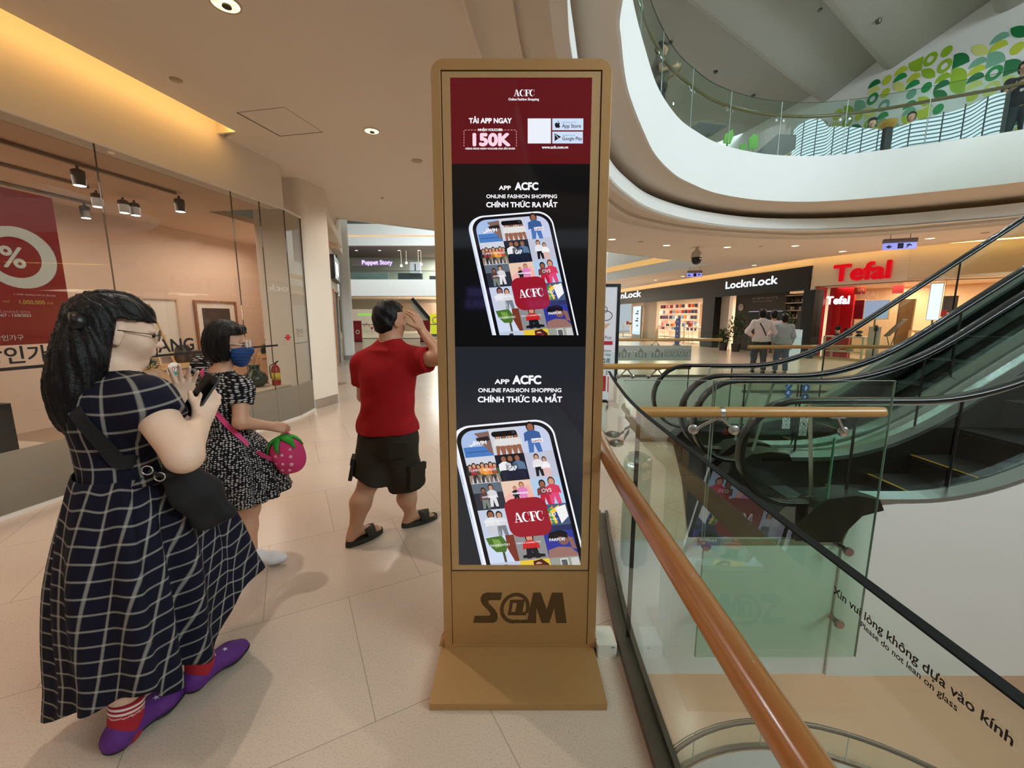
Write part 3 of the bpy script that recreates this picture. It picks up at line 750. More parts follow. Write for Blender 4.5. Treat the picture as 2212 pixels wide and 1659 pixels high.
M_escg = glass('escalator_glass', (247, 252, 249), 1.0)
M_clad = mat('white_cladding', (232, 232, 228), 0.45, noise=0.01, scale=2)
M_bluei = mat('blue_sticker', (22, 84, 150), 0.4); M_whitei = mat('white_sticker', (225, 228, 228), 0.5); M_blki = mat('black_sticker', (20, 20, 22), 0.5)


def balustrade(esc, y, xn, side, seams):
    """one glass side: newel loop, hand rail, deck and skirt; side=+1 when the steps lie at larger y"""
    zc, rn = 0.59, 0.36; xc = xn + rn
    loop = [(xc + 0.17, zc - rn - 0.0)] + [(xc + rn * math.cos(R(a)), zc + rn * math.sin(R(a))) for a in range(270, 89, -12)]
    line = loop + [(x, 0.95 + hz(x)) for x in XS if x > xc + 0.05]
    prof = rrect(-0.042, -0.016, 0.042, 0.02, 0.014, 3)
    # keep the flat belt profile facing outwards: build section by section in the xz plane
    b = MB(); n = len(line); v = []; q = len(prof)
    for i in range(n):
        a = np.array(line[max(i - 1, 0)]); c = np.array(line[min(i + 1, n - 1)]); d = unit(c - a); nn = np.array((-d[1], d[0]))
        for (u, w) in prof: v.append((line[i][0] - nn[0] * w, y + u, line[i][1] - nn[1] * w) if False else (line[i][0] + nn[0] * w, y + u, line[i][1] + nn[1] * w))
    f = [(i * q + k, i * q + (k + 1) % q, (i + 1) * q + (k + 1) % q, (i + 1) * q + k) for i in range(n - 1) for k in range(q)]
    f += [tuple(range(q - 1, -1, -1)), tuple((n - 1) * q + k for k in range(q))]
    b.add(v, f, 0); h = b.build('handrail', [M_hrail], esc, smooth=True, sharp=50)
    # glass
    inner = [(xc + 0.12, 0.27)] + [(xc + (rn - .03) * math.cos(R(a)), zc + (rn - .03) * math.sin(R(a))) for a in range(258, 89, -12)] + [(x, 0.92 + hz(x)) for x in XS if x > xc + 0.05]
    low = [(x, 0.30 + hz(x)) for x in XS if x > xc + 0.1]
    poly = inner + low[::-1]
    g = MB(); g.prism(poly, -0.006, 0.006, 0, xf=lambda p: (p[0], y + p[2], p[1])); g.build('balustrade_glass', [M_escg], esc)
    for xs in seams:
        g = MB(); k = hz(xs); g.box((xs - .004, y - .008, 0.3 + k), (xs + .004, y + .008, 0.92 + k)); g.build('glass_joint', [M_black], esc)
    # steel rail under the belt
    g = MB(); rim = [(px_, pz_ - 0.03) for px_, pz_ in line if px_ > xc + 0.02]
    vv = []
    for (x, z) in rim: vv += [(x, y - .02, z), (x, y + .02, z), (x, y + .02, z + .012), (x, y - .02, z + .012)]
    ff = [(4 * i + k, 4 * i + (k + 1) % 4, 4 * i + 4 + (k + 1) % 4, 4 * i + 4 + k) for i in range(len(rim) - 1) for k in range(4)]
    g.add(vv, ff, 0); g.build('guide_rail', [M_deck], esc)
    # deck and skirt
    xs = [x for x in XS if x >= 2.3]; xs = [2.22] + xs
    g = MB(); vv = []
    o_, i_ = y - side * 0.10, y + side * 0.07
    for x in xs: z = 0.26 + hz(x); vv += [(x, o_, z), (x, i_, z - 0.02), (x, i_, z + 0.015), (x, y, z + 0.05), (x, o_, z + 0.035)]
    ff = [(5 * i + k, 5 * i + (k + 1) % 5, 5 * i + 5 + (k + 1) % 5, 5 * i + 5 + k) for i in range(len(xs) - 1) for k in range(5)]
    g.add(vv, ff + [(4, 3, 2, 1, 0)], 0); g.build('deck', [M_deck], esc)
    g = MB(); vv = []
    for x in xs: z = hz(x); vv += [(x, y + side * .065, z - 0.35), (x, y + side * .065, z + 0.245), (x, y + side * .05, z + 0.245), (x, y + side * .05, z - 0.35)]
    ff = [(4 * i + k, 4 * i + (k + 1) % 4, 4 * i + 4 + (k + 1) % 4, 4 * i + 4 + k) for i in range(len(xs) - 1) for k in range(4)]
    g.add(vv, ff, 0); g.build('skirt', [M_skirt], esc)
    # black newel foot
    g = MB(); pf = [(1.93, 0.0), (1.90, 0.10), (2.02, 0.22), (2.12, 0.30), (2.3, 0.325), (2.46, 0.30), (2.50, 0.22), (2.36, 0.18), (2.26, 0.06), (2.24, 0.0)]
    g.prism(pf, -0.11, 0.07, 0, xf=lambda p: (p[0], y + side * p[2] * 1.0, p[1]))
    g.build('newel_foot', [mat('black_plastic', (24, 23, 23), 0.3, noise=0.1)], esc, smooth=True, sharp=35)


def sticker_round(mb, x, y, z, r, kind, m_bg, m_fg, flip=1):
    L = lambda p: (x + p[0], y - p[2], z + p[1])
    flat(mb, circ(0, 0, r, n=28), L, m_bg, 0.0)
    if kind == 0:
        flat(mb, circ(-.0, .45 * r, .16 * r, n=10), L, m_fg, .0006); flat(mb, [(-.12 * r, .25 * r), (.14 * r, .25 * r), (.2 * r, -.15 * r), (.1 * r, -.6 * r), (-.1 * r, -.6 * r), (-.25 * r, -.1 * r)], L, m_fg, .0006); flat(mb, [(.1 * r, .2 * r), (.55 * r, .0), (.5 * r, -.1 * r), (.1 * r, .05 * r)], L, m_fg, .0006)
    elif kind == 1:
        flat(mb, [(-.5 * r, -.4 * r), (-.5 * r, .1 * r), (-.38 * r, .1 * r), (-.38 * r, -.28 * r), (.5 * r, -.28 * r), (.5 * r, -.4 * r)], L, m_fg, .0006); flat(mb, [(-.2 * r, -.2 * r), (-.2 * r, .3 * r), (0, .5 * r), (.2 * r, .3 * r), (.2 * r, -.2 * r)], L, m_fg, .0006)
    elif kind == 2:
        flat(mb, [(-.6 * r, -.35 * r), (-.3 * r, -.35 * r), (.35 * r, .3 * r), (.6 * r, .3 * r), (.6 * r, .16 * r), (.42 * r, .16 * r), (-.2 * r, -.5 * r), (-.6 * r, -.5 * r)], L, m_fg, .0006); flat(mb, circ(0, .45 * r, .14 * r, n=10), L, m_fg, .0006); flat(mb, [(-.1 * r, .28 * r), (.12 * r, .28 * r), (.12 * r, -.05 * r), (-.1 * r, -.2 * r)], L, m_fg, .0006)


def prohibition(mb, x, y, z, s, kind):
    L = lambda p: (x + p[0], y - p[2], z + p[1])
    flat(mb, [(-s, -s), (s, -s), (s, s), (-s, s)], L, 1, 0)
    r = s * .86; flat(mb, circ(0, 0, r, n=28), L, 2, .0005, holes=[circ(0, 0, r * .86, n=28)])
    if kind == 2:
        for k in (-.22, .22): flat(mb, [(-.4 * s, k * s - .1 * s), (.4 * s, k * s - .1 * s), (.45 * s, k * s), (.4 * s, k * s + .1 * s), (-.4 * s, k * s + .1 * s)], L, 2, .001)
    else:
        flat(mb, [(-.62 * s, .5 * s), (-.5 * s, .62 * s), (.62 * s, -.5 * s), (.5 * s, -.62 * s)], L, 2, .001)
        if kind == 0: flat(mb, [(-.35 * s, -.3 * s), (-.1 * s, -.35 * s), (.35 * s, .1 * s), (.35 * s, .35 * s), (.1 * s, .3 * s)], L, 2, .001)
        else: flat(mb, circ(.1 * s, .25 * s, .16 * s, n=10), L, 2, .001); flat(mb, [(-.3 * s, -.35 * s), (.2 * s, -.2 * s), (.35 * s, .1 * s), (-.1 * s, .1 * s)], L, 2, .001)


def escalator(y0, y1, xn0, xn1, label, near_side):
    esc = thing('escalator', label, 'escalator', (2.2, (y0 + y1) / 2, 0.0), 'escalators side by side')
    balustrade(esc, y0, xn0, 1, [2.32, 3.02, 4.4, 5.8] if near_side else [2.75, 4.2, 5.6])
    balustrade(esc, y1, xn1, -1, [2.05, 2.55, 3.6, 5.0])
    # steps
    sp = 0.36
    for i in range(17):
        x = 2.46 + i * sp; z = hz(x + sp / 2) - 0.005; zn = hz(x + sp * 1.5) - 0.005
        b = MB(); b.box((x, y0 + 0.07, z - 0.03), (x + sp - 0.006, y1 - 0.07, z), 0)
        if zn - z > 0.01:
            nn = 6; v = [];
            for k in range(nn + 1):
                a = k / nn; v += [(x + sp - 0.006 - 0.03 * math.sin(a * 1.57) * 0 + 0.02 * math.sin(a * 3.1416), y0 + .07, z + (zn - z) * a), (x + sp - 0.006 + 0.02 * math.sin(a * 3.1416), y1 - .07, z + (zn - z) * a)]
            b.add(v, [(2 * k, 2 * k + 1, 2 * k + 3, 2 * k + 2) for k in range(nn)], 1)
        st = b.build('step', [M_tread, mat('step_riser', (30, 29, 28), 0.45, 0.3, noise=0.15, scale=10)], esc)
        if i < 4:
            g = MB(); g.box((x - 0.012, y0 + .07, z), (x + 0.012, y1 - .07, z + .002)); g.build('yellow_edge', [M_yellow], st)
    # comb plate and landing plate
    b = MB()
    if near_side: pl = [(1.22, 2.68), (2.46, 2.68), (2.46, 3.80), (1.62, 3.80)]
    else: pl = [(1.62, 3.81), (2.46, 3.81), (2.46, 4.88), (1.95, 4.88)]
    b.prism(pl, 0.0, 0.006, 0); b.build('landing_plate', [M_plate], esc)
    b = MB(); b.box((2.30, y0 + .07, 0.006), (2.46, y1 - .07, 0.012)); b.build('comb_plate', [M_deck], esc)
    # truss: sides and underside
    def low(x): return -1.05 + max(0.0, hz(x) - 0.5)
    ys = y0 - 0.105 if near_side else y0 - 0.10; ye = y1 + 0.10
    top = [(x, 0.262 + hz(x)) for x in XS if x >= 2.6]
    side = [(2.26, -1.05), (2.26, 0.0), (2.29, 0.10), (2.36, 0.19), (2.46, 0.25)] + top + [(x, low(x)) for x in XS[::-1] if x >= 2.6]
    b = MB(); b.prism(side, ys, ys + 0.03, 0, xf=lambda p: (p[0], p[2], p[1])); b.prism(side, ye - 0.03, ye, 0, xf=lambda p: (p[0], p[2], p[1]))
    v = []
    for x in [2.26] + [x for x in XS if x >= 2.6]: v += [(x, ys, low(x)), (x, ye, low(x))]
    b.add(v, [(2 * i, 2 * i + 2, 2 * i + 3, 2 * i + 1) for i in range(len(v) // 2 - 1)], 0)
    b.build('truss_cladding', [M_clad], esc)
    return esc
ESC1 = escalator(2.74, 3.62, 1.56, 1.62, 'nearer escalator, its white flank and silver deck facing the void', True)
ESC2 = escalator(3.95, 4.80, 1.64, 1.66, 'farther escalator rising in front of the red shop', False)
b = MB()
P_ = lambda px, py: at_y(px, py, 2.728)
q = P_(1741, 838); sticker_round(b, q[0], 2.728, q[2], 0.026, 0, 0, 1); q = P_(1739, 858); sticker_round(b, q[0], 2.728, q[2], 0.026, 1, 0, 1); q = P_(1741, 818)
q = P_(1738, 899); prohibition(b, q[0], 2.728, q[2], 0.027, 0); q = P_(1736, 916); prohibition(b, q[0], 2.728, q[2], 0.027, 1); q = P_(1734, 933); prohibition(b, q[0], 2.728, q[2], 0.027, 2)
b.build('safety_stickers', [M_bluei, M_whitei, M_blki], ESC1)
b = MB()
for (px, py, k) in ((1704, 832, 2), (1703, 848, 1), (1701, 864, 0)):
    q = at_y(px, py, 3.604); sticker_round(b, q[0], 3.604, q[2], 0.033, k, 0, 1)
for (px, py, k) in ((1699, 901, 1), (1698, 918, 2)):
    q = at_y(px, py, 3.604); prohibition(b, q[0], 3.604, q[2], 0.034, k)
b.build('safety_stickers', [M_bluei, M_whitei, M_blki], ESC1)
b = MB(); q = at_y(1600, 950, 3.50); b.lathe((q[0], 3.5, q[2]), [(0, 0), (0.03, 0), (0.03, .01), (0, .012)], 0, 20, (0, -1, 0)); b.build('stop_button', [emis('red_button', (255, 60, 50), 1.5)], ESC1)
b = MB(); b.box((2.0, 2.64, 0.24), (2.115, 2.652, 0.72)); b.build('glass_fin', [M_green], ESC1)
b = MB(); b.box((2.1155, 2.638, 0.24), (2.122, 2.654, 0.72)); b.build('fin_edge', [mat('green_edge', (110, 160, 140), 0.2, noise=0.1)], ESC1)
b = MB(); b.box((2.0, 2.648, -0.02), (2.26, 2.66, 0.0)); b.box((1.27, 2.648, -0.045), (2.26, 2.662, 0.004)); b.build('edge_nosing', [M_deck], ESC1)

# ---------------------------------------------------------------- other railings
glass_rail('back_landing_railing', 'glass railing with brown handrail closing the far side of the escalator landing', [(1.02, 4.96), (2.1, 4.96)], 0.0, 1.1, 1 if False else -1, [0.0, 0.36, 0.72, 1.08], M_oakx, 0.034, 0.93)
t = glass_rail('bridge_railing', 'distant glass railing with grey pictogram strip in front of the black shop', [(2.35, 10.6), (5.28, 10.6)], 0.0, 1.15, -1, [0.0, 1.3, 2.93], M_oakx, 0.038, 0.95)
b = MB(); b.box((2.45, 10.57, 0.42), (4.55, 10.58, 0.80)); sp_ = b.build('frosted_strip', [mat('grey_film', (176, 180, 174), 0.6, noise=0.02)], t)
b = MB(); Lb = lambda p: (p[0], 10.568 - p[2], p[1]); M_ic = mat('icon_grey', (128, 130, 126), 0.6)
for k in range(3):
    x = 2.85 + k * .42
    flat(b, [(x - .14, .5), (x - .14, .62), (x - .10, .62), (x - .10, .5)], Lb, 0); flat(b, [(x - .06, .5), (x - .06, .66), (x, .74), (x + .06, .66), (x + .06, .5)], Lb, 0, .001, holes=[[(x - .035, .52), (x - .035, .64), (x + .035, .64), (x + .035, .52)]]); flat(b, [(x + .1, .5), (x + .1, .62), (x + .14, .62), (x + .14, .5)], Lb, 0)
for k in range(4):
    x = 3.95 + k * .17
    flat(b, rrect(x - .075, .52, x + .075, .70, .03), Lb, 0, .001, holes=[rrect(x - .06, .535, x + .06, .685, .025)]); flat(b, [(x - .05, .54), (x - .035, .54), (x + .05, .68), (x + .035, .68)], Lb, 0, .001); flat(b, circ(x - .01, .63, .02, n=8), Lb, 0, .001)
b.build('pictograms', [M_ic], t)
glass_rail('far_void_railing', 'distant glass railing with brown handrail before the couple and the red shop', [(4.66, 8.3), (9.2, 8.3), (11.5, 7.3)], 0.0, 1.12, -1, [0.0, 1.25, 2.9, 4.54, 7.0], M_oakx, 0.036, 0.93)
ring = [(3.74 + 2.92 * math.cos(R(a)), 2.44 + 2.92 * math.sin(R(a))) for a in range(0, 361, 5)]
glass_rail('lower_railing', 'round glass railing on the lower floor below the near railing', ring, -4.9, 0.50, 1, 16, M_steeld, 0.03, 0.52, base=0.04, arms=False, edge=True)
# ---------------------------------------------------------------- litter bin, power box, poster stand
t = thing('litter_bin', 'round polished steel litter bin mirrored in the glass behind the kiosk', 'bin', (0.38, 2.46, 0.0))
b = MB(); b.lathe((0.38, 2.46, 0), [(0.0, 0.0), (0.13, 0.0), (0.135, 0.02), (0.135, 0.55), (0.13, 0.56)], 0, 36); b.build('body', [mat('bin_steel', (96, 98, 98), .3, .8, noise=.08)], t, smooth=True, sharp=40)
b = MB(); b.lathe((0.38, 2.46, 0), [(0.14, 0.56), (0.142, 0.60), (0.138, 0.64), (0.12, 0.66), (0.10, 0.65), (0.09, 0.58), (0.0, 0.57)], 0, 36); b.build('rim', [mat('steel_rim', (205, 205, 205), 0.15, 0.95)], t, smooth=True, sharp=40)
t = thing('power_box', 'white plastic box on the floor between the kiosk base and the near railing', 'box', (0.43, 1.72, 0.0))
b = MB(); x0, x1 = at_z(1291, 1421, 0)[0], at_z(1355, 1421, 0)[0]; yb = at_z(1320, 1421, 0)[1]
x0 = 0.379; x1 = 0.468; b.prism(rrect(x0, yb, x1, yb + 0.12, 0.008, 4), 0.0, 0.062, 0); b.build('cover', [mat('white_plastic', (226, 222, 212), 0.4, noise=0.02)], t)
b = MB(); b.box((x1 - .025, yb - .001, .05), (x1 - .012, yb, .053)); b.build('slot', [M_black], t)
b = MB(); b.tube(smooth_path([(x0 + .002, yb + .03, .02), (x0 - .012, yb + .0, .012), (x0 - .016, yb - .08, .006), (x0 - .014, yb - .16, .006)], 5), 0.005, 0, 8); b.build('cable', [M_black], t, smooth=True)
t = thing('poster_stand', 'tall black-framed poster stand for a hot pot restaurant, half hidden by the kiosk', 'poster stand', (1.35, 7.1, 0.0))
xa, xb = 0.98, at_y(1338, 700, 7.0)[0]; zt = at_y(1338, 613, 7.0)[2]
b = MB(); fr = 0.05
b.box((xa, 7.0, 0.06), (xa + fr, 7.05, zt)); b.box((xb - fr, 7.0, 0.06), (xb, 7.05, zt)); b.box((xa + fr, 7.0, zt - fr), (xb - fr, 7.05, zt)); b.box((xa + fr, 7.0, 0.06), (xb - fr, 7.05, 0.06 + fr)); b.build('frame', [M_blackm], t)
b = MB(); b.box((xa + fr, 7.01, 0.11), (xb - fr, 7.04, zt - fr)); b.build('poster', [mat('poster_paper', (222, 222, 232), 0.5, emit=(222, 222, 232), es=0.12)], t)
b = MB(); b.box((xa, 6.85, 0), (xa + .08, 7.2, 0.06)); b.box((xb - .08, 6.85, 0), (xb, 7.2, 0.06)); b.build('foot', [M_blackm], t)
b = MB(); M_pr = [mat('poster_red', (190, 20, 40), 0.5), mat('poster_ink', (40, 36, 44), 0.5), mat('poster_peach', (222, 184, 150), 0.5), mat('poster_plum', (120, 70, 90), 0.5)]
def pw(px, py): q = at_y(px, py, 7.0); return q
xr = xb - 0.10
def ptxt(s, py, size, m, bold=0.02, sh=0.0):
    q = pw(1322, py); put_text(b, s, (xr - 0.02, 7.008, q[2]), (1, 0, 0), (0, 0, 1), size, m, 'RIGHT', bold, 0.0, shear=sh)
ptxt('Hot Pot', 733, 0.085, 3, 0.005); ptxt('This Way Please', 760, 0.062, 1, 0.0, 0.25); ptxt('Lối Này', 769, 0.062, 1, 0.0, 0.25); ptxt('这边走', 783, 0.085, 1); ptxt('P', 796, 0.085, 1); ptxt('L5 - 22', 809, 0.085, 3, 0.02)
z1 = pw(1322, 745)[2]; z0 = pw(1322, 737)[2]; b.box((xa + .08, 7.004, z1), (xr, 7.009, z0), 0)
z1 = pw(1315, 845)[2]; z0 = pw(1315, 812)[2]; b.box((xa + .08, 7.004, z1), (xr - .09, 7.009, z0), 0)
Lp = lambda p: (p[0], 7.008 - p[2], p[1])
q = pw(1313, 682); flat(b, circ(q[0] - .03, q[2], .11, .085, 24), Lp, 1, 0, holes=[circ(q[0] - .03, q[2], .098, .073, 24)]); q = pw(1309, 669); flat(b, circ(q[0] - .03, q[2], .06, .06, 24), Lp, 1, 0, holes=[circ(q[0] - .03, q[2], .05, .05, 24)])
q = pw(1312, 700); flat(b, [(q[0] - .16, q[2] + .03), (q[0] - .02, q[2]), (q[0] + .06, q[2] + .02), (q[0] + .0, q[2] - .05), (q[0] - .06, q[2] - .1), (q[0] - .16, q[2] - .1)], Lp, 2, 0)
b.build('print', M_pr, t)
# ---------------------------------------------------------------- the tall gold advertising kiosk
KO = np.array((0.0, 1.67, 0.03)); KX = np.array((1.0, 0, 0)); KU = unit((0, 0.055, 2.39)); KN = np.cross(KX, KU)   # KN faces the photographer
KN = KN if KN[1] < 0 else -KN
def K(p): return KO + KX * p[0] + KU * p[1] + KN * p[2]
def kp(px, py, d=0.0):
    r = ray(px, py); o = KO + KN * d; t = np.dot(o - CP, KN) / np.dot(r, KN); q = CP + r * t - o
    return float(np.dot(q, KX)), float(np.dot(q, KU))
kiosk = thing('advertising_kiosk', 'tall gold metal advertising kiosk with a lit portrait screen and flat foot plate', 'kiosk', (0.04, 1.67, 0.0))
M_gold = mat('gold_paint', (188, 148, 98), 0.38, 0.4, noise=0.05, scale=50)
M_goldin = mat('gold_bezel', (202, 168, 122), 0.34, 0.45, noise=0.04, scale=50)
M_slot = mat('dark_gap', (40, 24, 14), 0.6)
xl, xr_, ht = -0.305, 0.375, kp(1135, 126)[1]
gx0, gh1 = kp(961, 151)[0] + 0.0, kp(1135, 150.5)[1]
gx0, gx1 = -0.2685, 0.3385
gh0 = kp(1120, 1234)[1]
# body shell: rounded top corners, a window cut for the screen and the panel below
outer = [(xl, 0.0), (xr_, 0.0)] + [p for p in rrect(xl, 0.2, xr_, ht, 0.05, 8)[9 - 0:18]] if False else [(xl, 0.0), (xr_, 0.0)] + circ(xr_ - .05, ht - .05, .05, n=10, a0=0, a1=90) + circ(xl + .05, ht - .05, .05, n=10, a0=90, a1=180)
hole = [(gx0, 0.012), (gx1, 0.012), (gx1, gh1), (gx0, gh1)]
b = MB(); b.prism(outer, -0.075, 0.0, 0, holes=[hole], xf=lambda p: K((p[0], p[1], p[2])))
body = b.build('body_frame', [M_gold], kiosk)
bev = body.modifiers.new('edge_softening', 'BEVEL'); bev.width = 0.004; bev.segments = 2; bev.limit_method = 'ANGLE'
b = MB(); b.prism([(gx0 - .001, 0.01), (gx1 + .001, 0.01), (gx1 + .001, gh1 + .001), (gx0 - .001, gh1 + .001)], -0.07, -0.022, 0, xf=K); b.build('inner_case', [M_slot], kiosk)
sx0, sx1 = kp(978, 700)[0], kp(1276, 700)[0]
sx0, sx1 = -0.2335, 0.3015
sh0, sh1 = kp(1120, 1222)[1], kp(1130, 166)[1]
e = 0.004
b = MB(); b.prism([(gx0 + e, gh0 + e), (gx1 - e, gh0 + e), (gx1 - e, gh1 - e), (gx0 + e, gh1 - e)], -0.022, -0.004, 0, holes=[[(sx0, sh0), (sx1, sh0), (sx1, sh1), (sx0, sh1)]], xf=K)
bz = b.build('screen_bezel', [M_goldin], kiosk)
b = MB(); b.prism([(gx0 + .0025, 0.012), (gx1 - .0025, 0.012), (gx1 - .0025, gh0 - .003), (gx0 + .0025, gh0 - .003)], -0.022, -0.003, 0, xf=K); pan = b.build('lower_panel', [M_gold], kiosk)
# perforated logo on the panel
def lg(px, py): return kp(px, py, -0.003)
Z2 = lambda a, c: (900 + a / 4.148, 1200 + c / 4.148)
def lp(pts): return [lg(*Z2(a, c)) for a, c in pts]
M_perf = mat('perforated_gold', (92, 66, 36), 0.6, 0.3, noise=0.1, scale=300)
b = MB(); LK = lambda p: K((p[0], p[1], -0.0024 + p[2]))
flat(b, lp([(768, 330), (630, 330), (592, 345), (574, 375), (573, 405), (590, 440), (640, 490), (662, 520), (655, 538), (520, 540), (506, 603), (690, 603), (716, 590), (726, 560), (724, 520), (700, 480), (650, 430), (640, 410), (655, 400), (752, 400)]), LK)
M_ = [(1045, 332), (1112, 330), (1140, 420), (1212, 332), (1308, 332), (1345, 605), (1240, 605), (1222, 470), (1150, 560), (1090, 450), (1070, 605), (975, 605), (1005, 540)]
flat(b, lp([(1045, 332), (1112, 330), (1165, 480), (1212, 332), (1308, 332), (1345, 605), (1250, 605), (1232, 470), (1190, 604), (1120, 604), (1072, 470), (1072, 605), (985, 605)]), LK)
cx, cy = 880, 470
o_out = [(cx + 133 * math.cos(R(a)) + (cy - (cy - 138 * math.sin(R(a)))) * .12, cy - 138 * math.sin(R(a))) for a in range(-20, 291, 10)]
o_in = [(cx + 100 * math.cos(R(a)) + 105 * math.sin(R(a)) * .12, cy - 105 * math.sin(R(a))) for a in range(290, -21, -10)]
flat(b, lp(o_out + o_in), LK)
flat(b, lp([(900, 575), (995, 575), (990, 605), (900, 606)]), LK)
flat(b, lp([(838, 395), (935, 395), (912, 535), (815, 535)]), LK, 0, 0.0, holes=[lp([(862, 425), (898, 425), (885, 505), (848, 505)])])
flat(b, lp([(935, 395), (968, 395), (950, 505), (985, 505), (980, 535), (912, 535)]), LK)
b.build('perforated_logo', [M_perf], pan)
# foot
b = MB(); fz = at_z(927, 1535, 0); fx0, fx1 = fz[0], at_z(1313, 1537, 0)[0]; fy = fz[1]
b.prism(rrect(fx0, fy, fx1, 1.95, 0.006, 3), 0.0, 0.03, 0); ft = b.build('foot_plate', [M_gold], kiosk)
bev = ft.modifiers.new('edge_softening', 'BEVEL'); bev.width = 0.003; bev.segments = 2; bev.limit_method = 'ANGLE'
b = MB()
for sx in (xl - .001, xr_ + .001):
    sg = 1 if sx > 0 else -1
    b.add([(sx, 1.675, .03), (sx, 1.745, .03), (sx, 1.745, .075), (sx, 1.675, .075), (sx + sg * .025, 1.675, .03), (sx + sg * .025, 1.745, .03)], [(0, 1, 2, 3), (0, 3, 4), (1, 5, 2), (3, 2, 5, 4), (0, 4, 5, 1)])
b.build('foot_gusset', [M_gold], kiosk)

# screen picture: flat coloured shapes just in front of the dark panel
S_m = []; S_k = {}
def sc_(col, es=1.0):
    key = (tuple(col), es)
    if key not in S_k: S_k[key] = len(S_m); S_m.append(emis('screen_%02d' % len(S_m), col, es, 0.06))
    return S_k[key]
SD = -0.0085
b = MB(); LS = lambda p: K((p[0], p[1], SD + p[2]))
BLK = (13, 13, 15)
q = lambda x0, h0, x1, h1: [(x0, h0), (x1, h0), (x1, h1), (x0, h1)]
hr_ = kp(1130, 352)[1]; hm = kp(1110, 749)[1]
flat(b, q(sx0 - .002, sh0 - .002, sx1 + .002, sh1 + .002), LS, sc_(BLK), -0.0004)
flat(b, q(sx0, hr_, sx1, sh1), LS, sc_((92, 12, 22)))
flat(b, q(sx0, sh0, sx1, hm), LS, sc_((35, 38, 45)))
WHT = (248, 248, 252)
def stext(s, px, py, hpx, col=WHT, bold=0.03, align='CENTER', z=.0008, sx=1.0, es=1.0, space=1.0):
    """text whose capital height covers hpx pixels, baseline at (px, py)"""
    a = kp(px, py, SD); c = kp(px, py - hpx, SD); size = (c[1] - a[1]) / 0.70
    put_text(b, s, LS((a[0], a[1], z)), KX, KU, size, sc_(col, es), align, bold, 0, 0, space, sx)
SERIF = {
 'A': ([[(.36, 1), (.56, 1), (.90, .04), (.64, .04)], [(.36, 1), (.43, 1), (.17, .04), (.10, .04)], [(.2, .30), (.68, .30), (.68, .355), (.22, .355)], [(-.04, 0), (.32, 0), (.32, .05), (-.04, .05)], [(.52, 0), (1.0, 0), (1.0, .05), (.52, .05)]], .98),
 'C': ([('strip', circ(.45, .5, .45, .52, 26, 48, 312), circ(.60, .5, .36, .47, 26, 60, 300)), [(.76, .98), (.81, .98), (.81, .62), (.78, .62)], [(.70, .08), (.80, .22), (.84, .30), (.80, .30)]], .90),
 'F': ([[(.13, 0), (.40, 0), (.40, 1), (.13, 1)], [(0, 0), (.54, 0), (.54, .05), (0, .05)], [(0, .95), (.84, .95), (.84, 1), (0, 1)], [(.79, .66), (.84, .66), (.84, 1), (.70, .95)], [(.4, .48), (.6, .48), (.6, .53), (.4, .53)], [(.57, .34), (.62, .34), (.62, .68), (.57, .68)]], .80)}
def serif(word, fn, m, z):
    x = 0
    for ch in word:
        polys, w = SERIF[ch]
        for i, p in enumerate(polys):
            if p[0] == 'strip':
                o_ = [fn(u + x, v) for u, v in p[1]]; n_ = [fn(u + x, v) for u, v in p[2]]; N_ = len(o_)
                b.add([(a_, c_, z) for a_, c_ in o_ + n_], [(k, k + 1, N_ + k + 1, N_ + k) for k in range(N_ - 1)], m, LS); continue
            flat(b, [fn(u + x, v) for u, v in p], LS, m, z + i * 1e-5)
        x += w - .02
def serif_px(word, x0, x1, ytop, ybot, m, z=.0012, dy=0.0):
    tot = sum(SERIF[c][1] - .02 for c in word)
    serif(word, lambda u, v: kp(x0 + (x1 - x0) * u / tot, ybot + (ytop - ybot) * v + dy * u / tot, SD), m, z)
serif_px('ACFC', 1110, 1155, 194, 208, sc_(WHT))
stext('Online Fashion Shopping', 1131, 217, 5, bold=.03)
stext('TẢI APP NGAY', 1059, 266, 10.5, bold=.045)
stext('NHẬN VOUCHER', 1059, 283, 5, bold=.045)
stext('150K', 1058, 314, 25, (255, 214, 232), bold=.06, sx=1.2)
stext('CÙNG HÀNG NGÀN VOUCHER MUA SẮM KHÁC', 1059, 323, 3.6, bold=.04)
stext('www.acfc.com.vn', 1199, 321, 6, bold=.035)
def pxq(x0, y0, x1, y1): return [kp(x0, y1, SD), kp(x1, y1, SD), kp(x1, y0, SD), kp(x0, y0, SD)]
m_p = sc_((230, 170, 185))
for x in np.arange(1004, 1114, 6.6):
    if not 1034 < x + 2 < 1084: flat(b, pxq(x, 280.5, x + 4, 281.6), LS, m_p, .0006)
    if x < 1012 or x > 1104: flat(b, pxq(x, 320.5, x + 4, 321.6), LS, m_p, .0006)
for y in np.arange(283, 318, 6): flat(b, pxq(1001.8, y, 1003, y + 3.6), LS, m_p, .0006); flat(b, pxq(1115, y, 1116.2, y + 3.6), LS, m_p, .0006)
flat(b, pxq(1140, 256, 1190, 310), LS, sc_((235, 240, 250)), .0006)
flat(b, pxq(1193, 256, 1260, 281.5), LS, sc_((205, 222, 246)), .0006); flat(b, pxq(1193, 284.5, 1259, 310), LS, sc_((205, 222, 246)), .0006)
INK = (22, 24, 40)
stext('Download on the', 1214, 266, 3.2, (110, 120, 150), .0, 'LEFT', .001); stext('App Store', 1214, 276, 8, INK, .012, 'LEFT', .001, .93)
stext('Available on the', 1215, 294, 3.2, (110, 120, 150), .0, 'LEFT', .001); stext('Google Play', 1214, 303, 7.4, INK, .012, 'LEFT', .001, .9)
pe = lambda L_: [kp(a, c, SD) for a, c in L_]
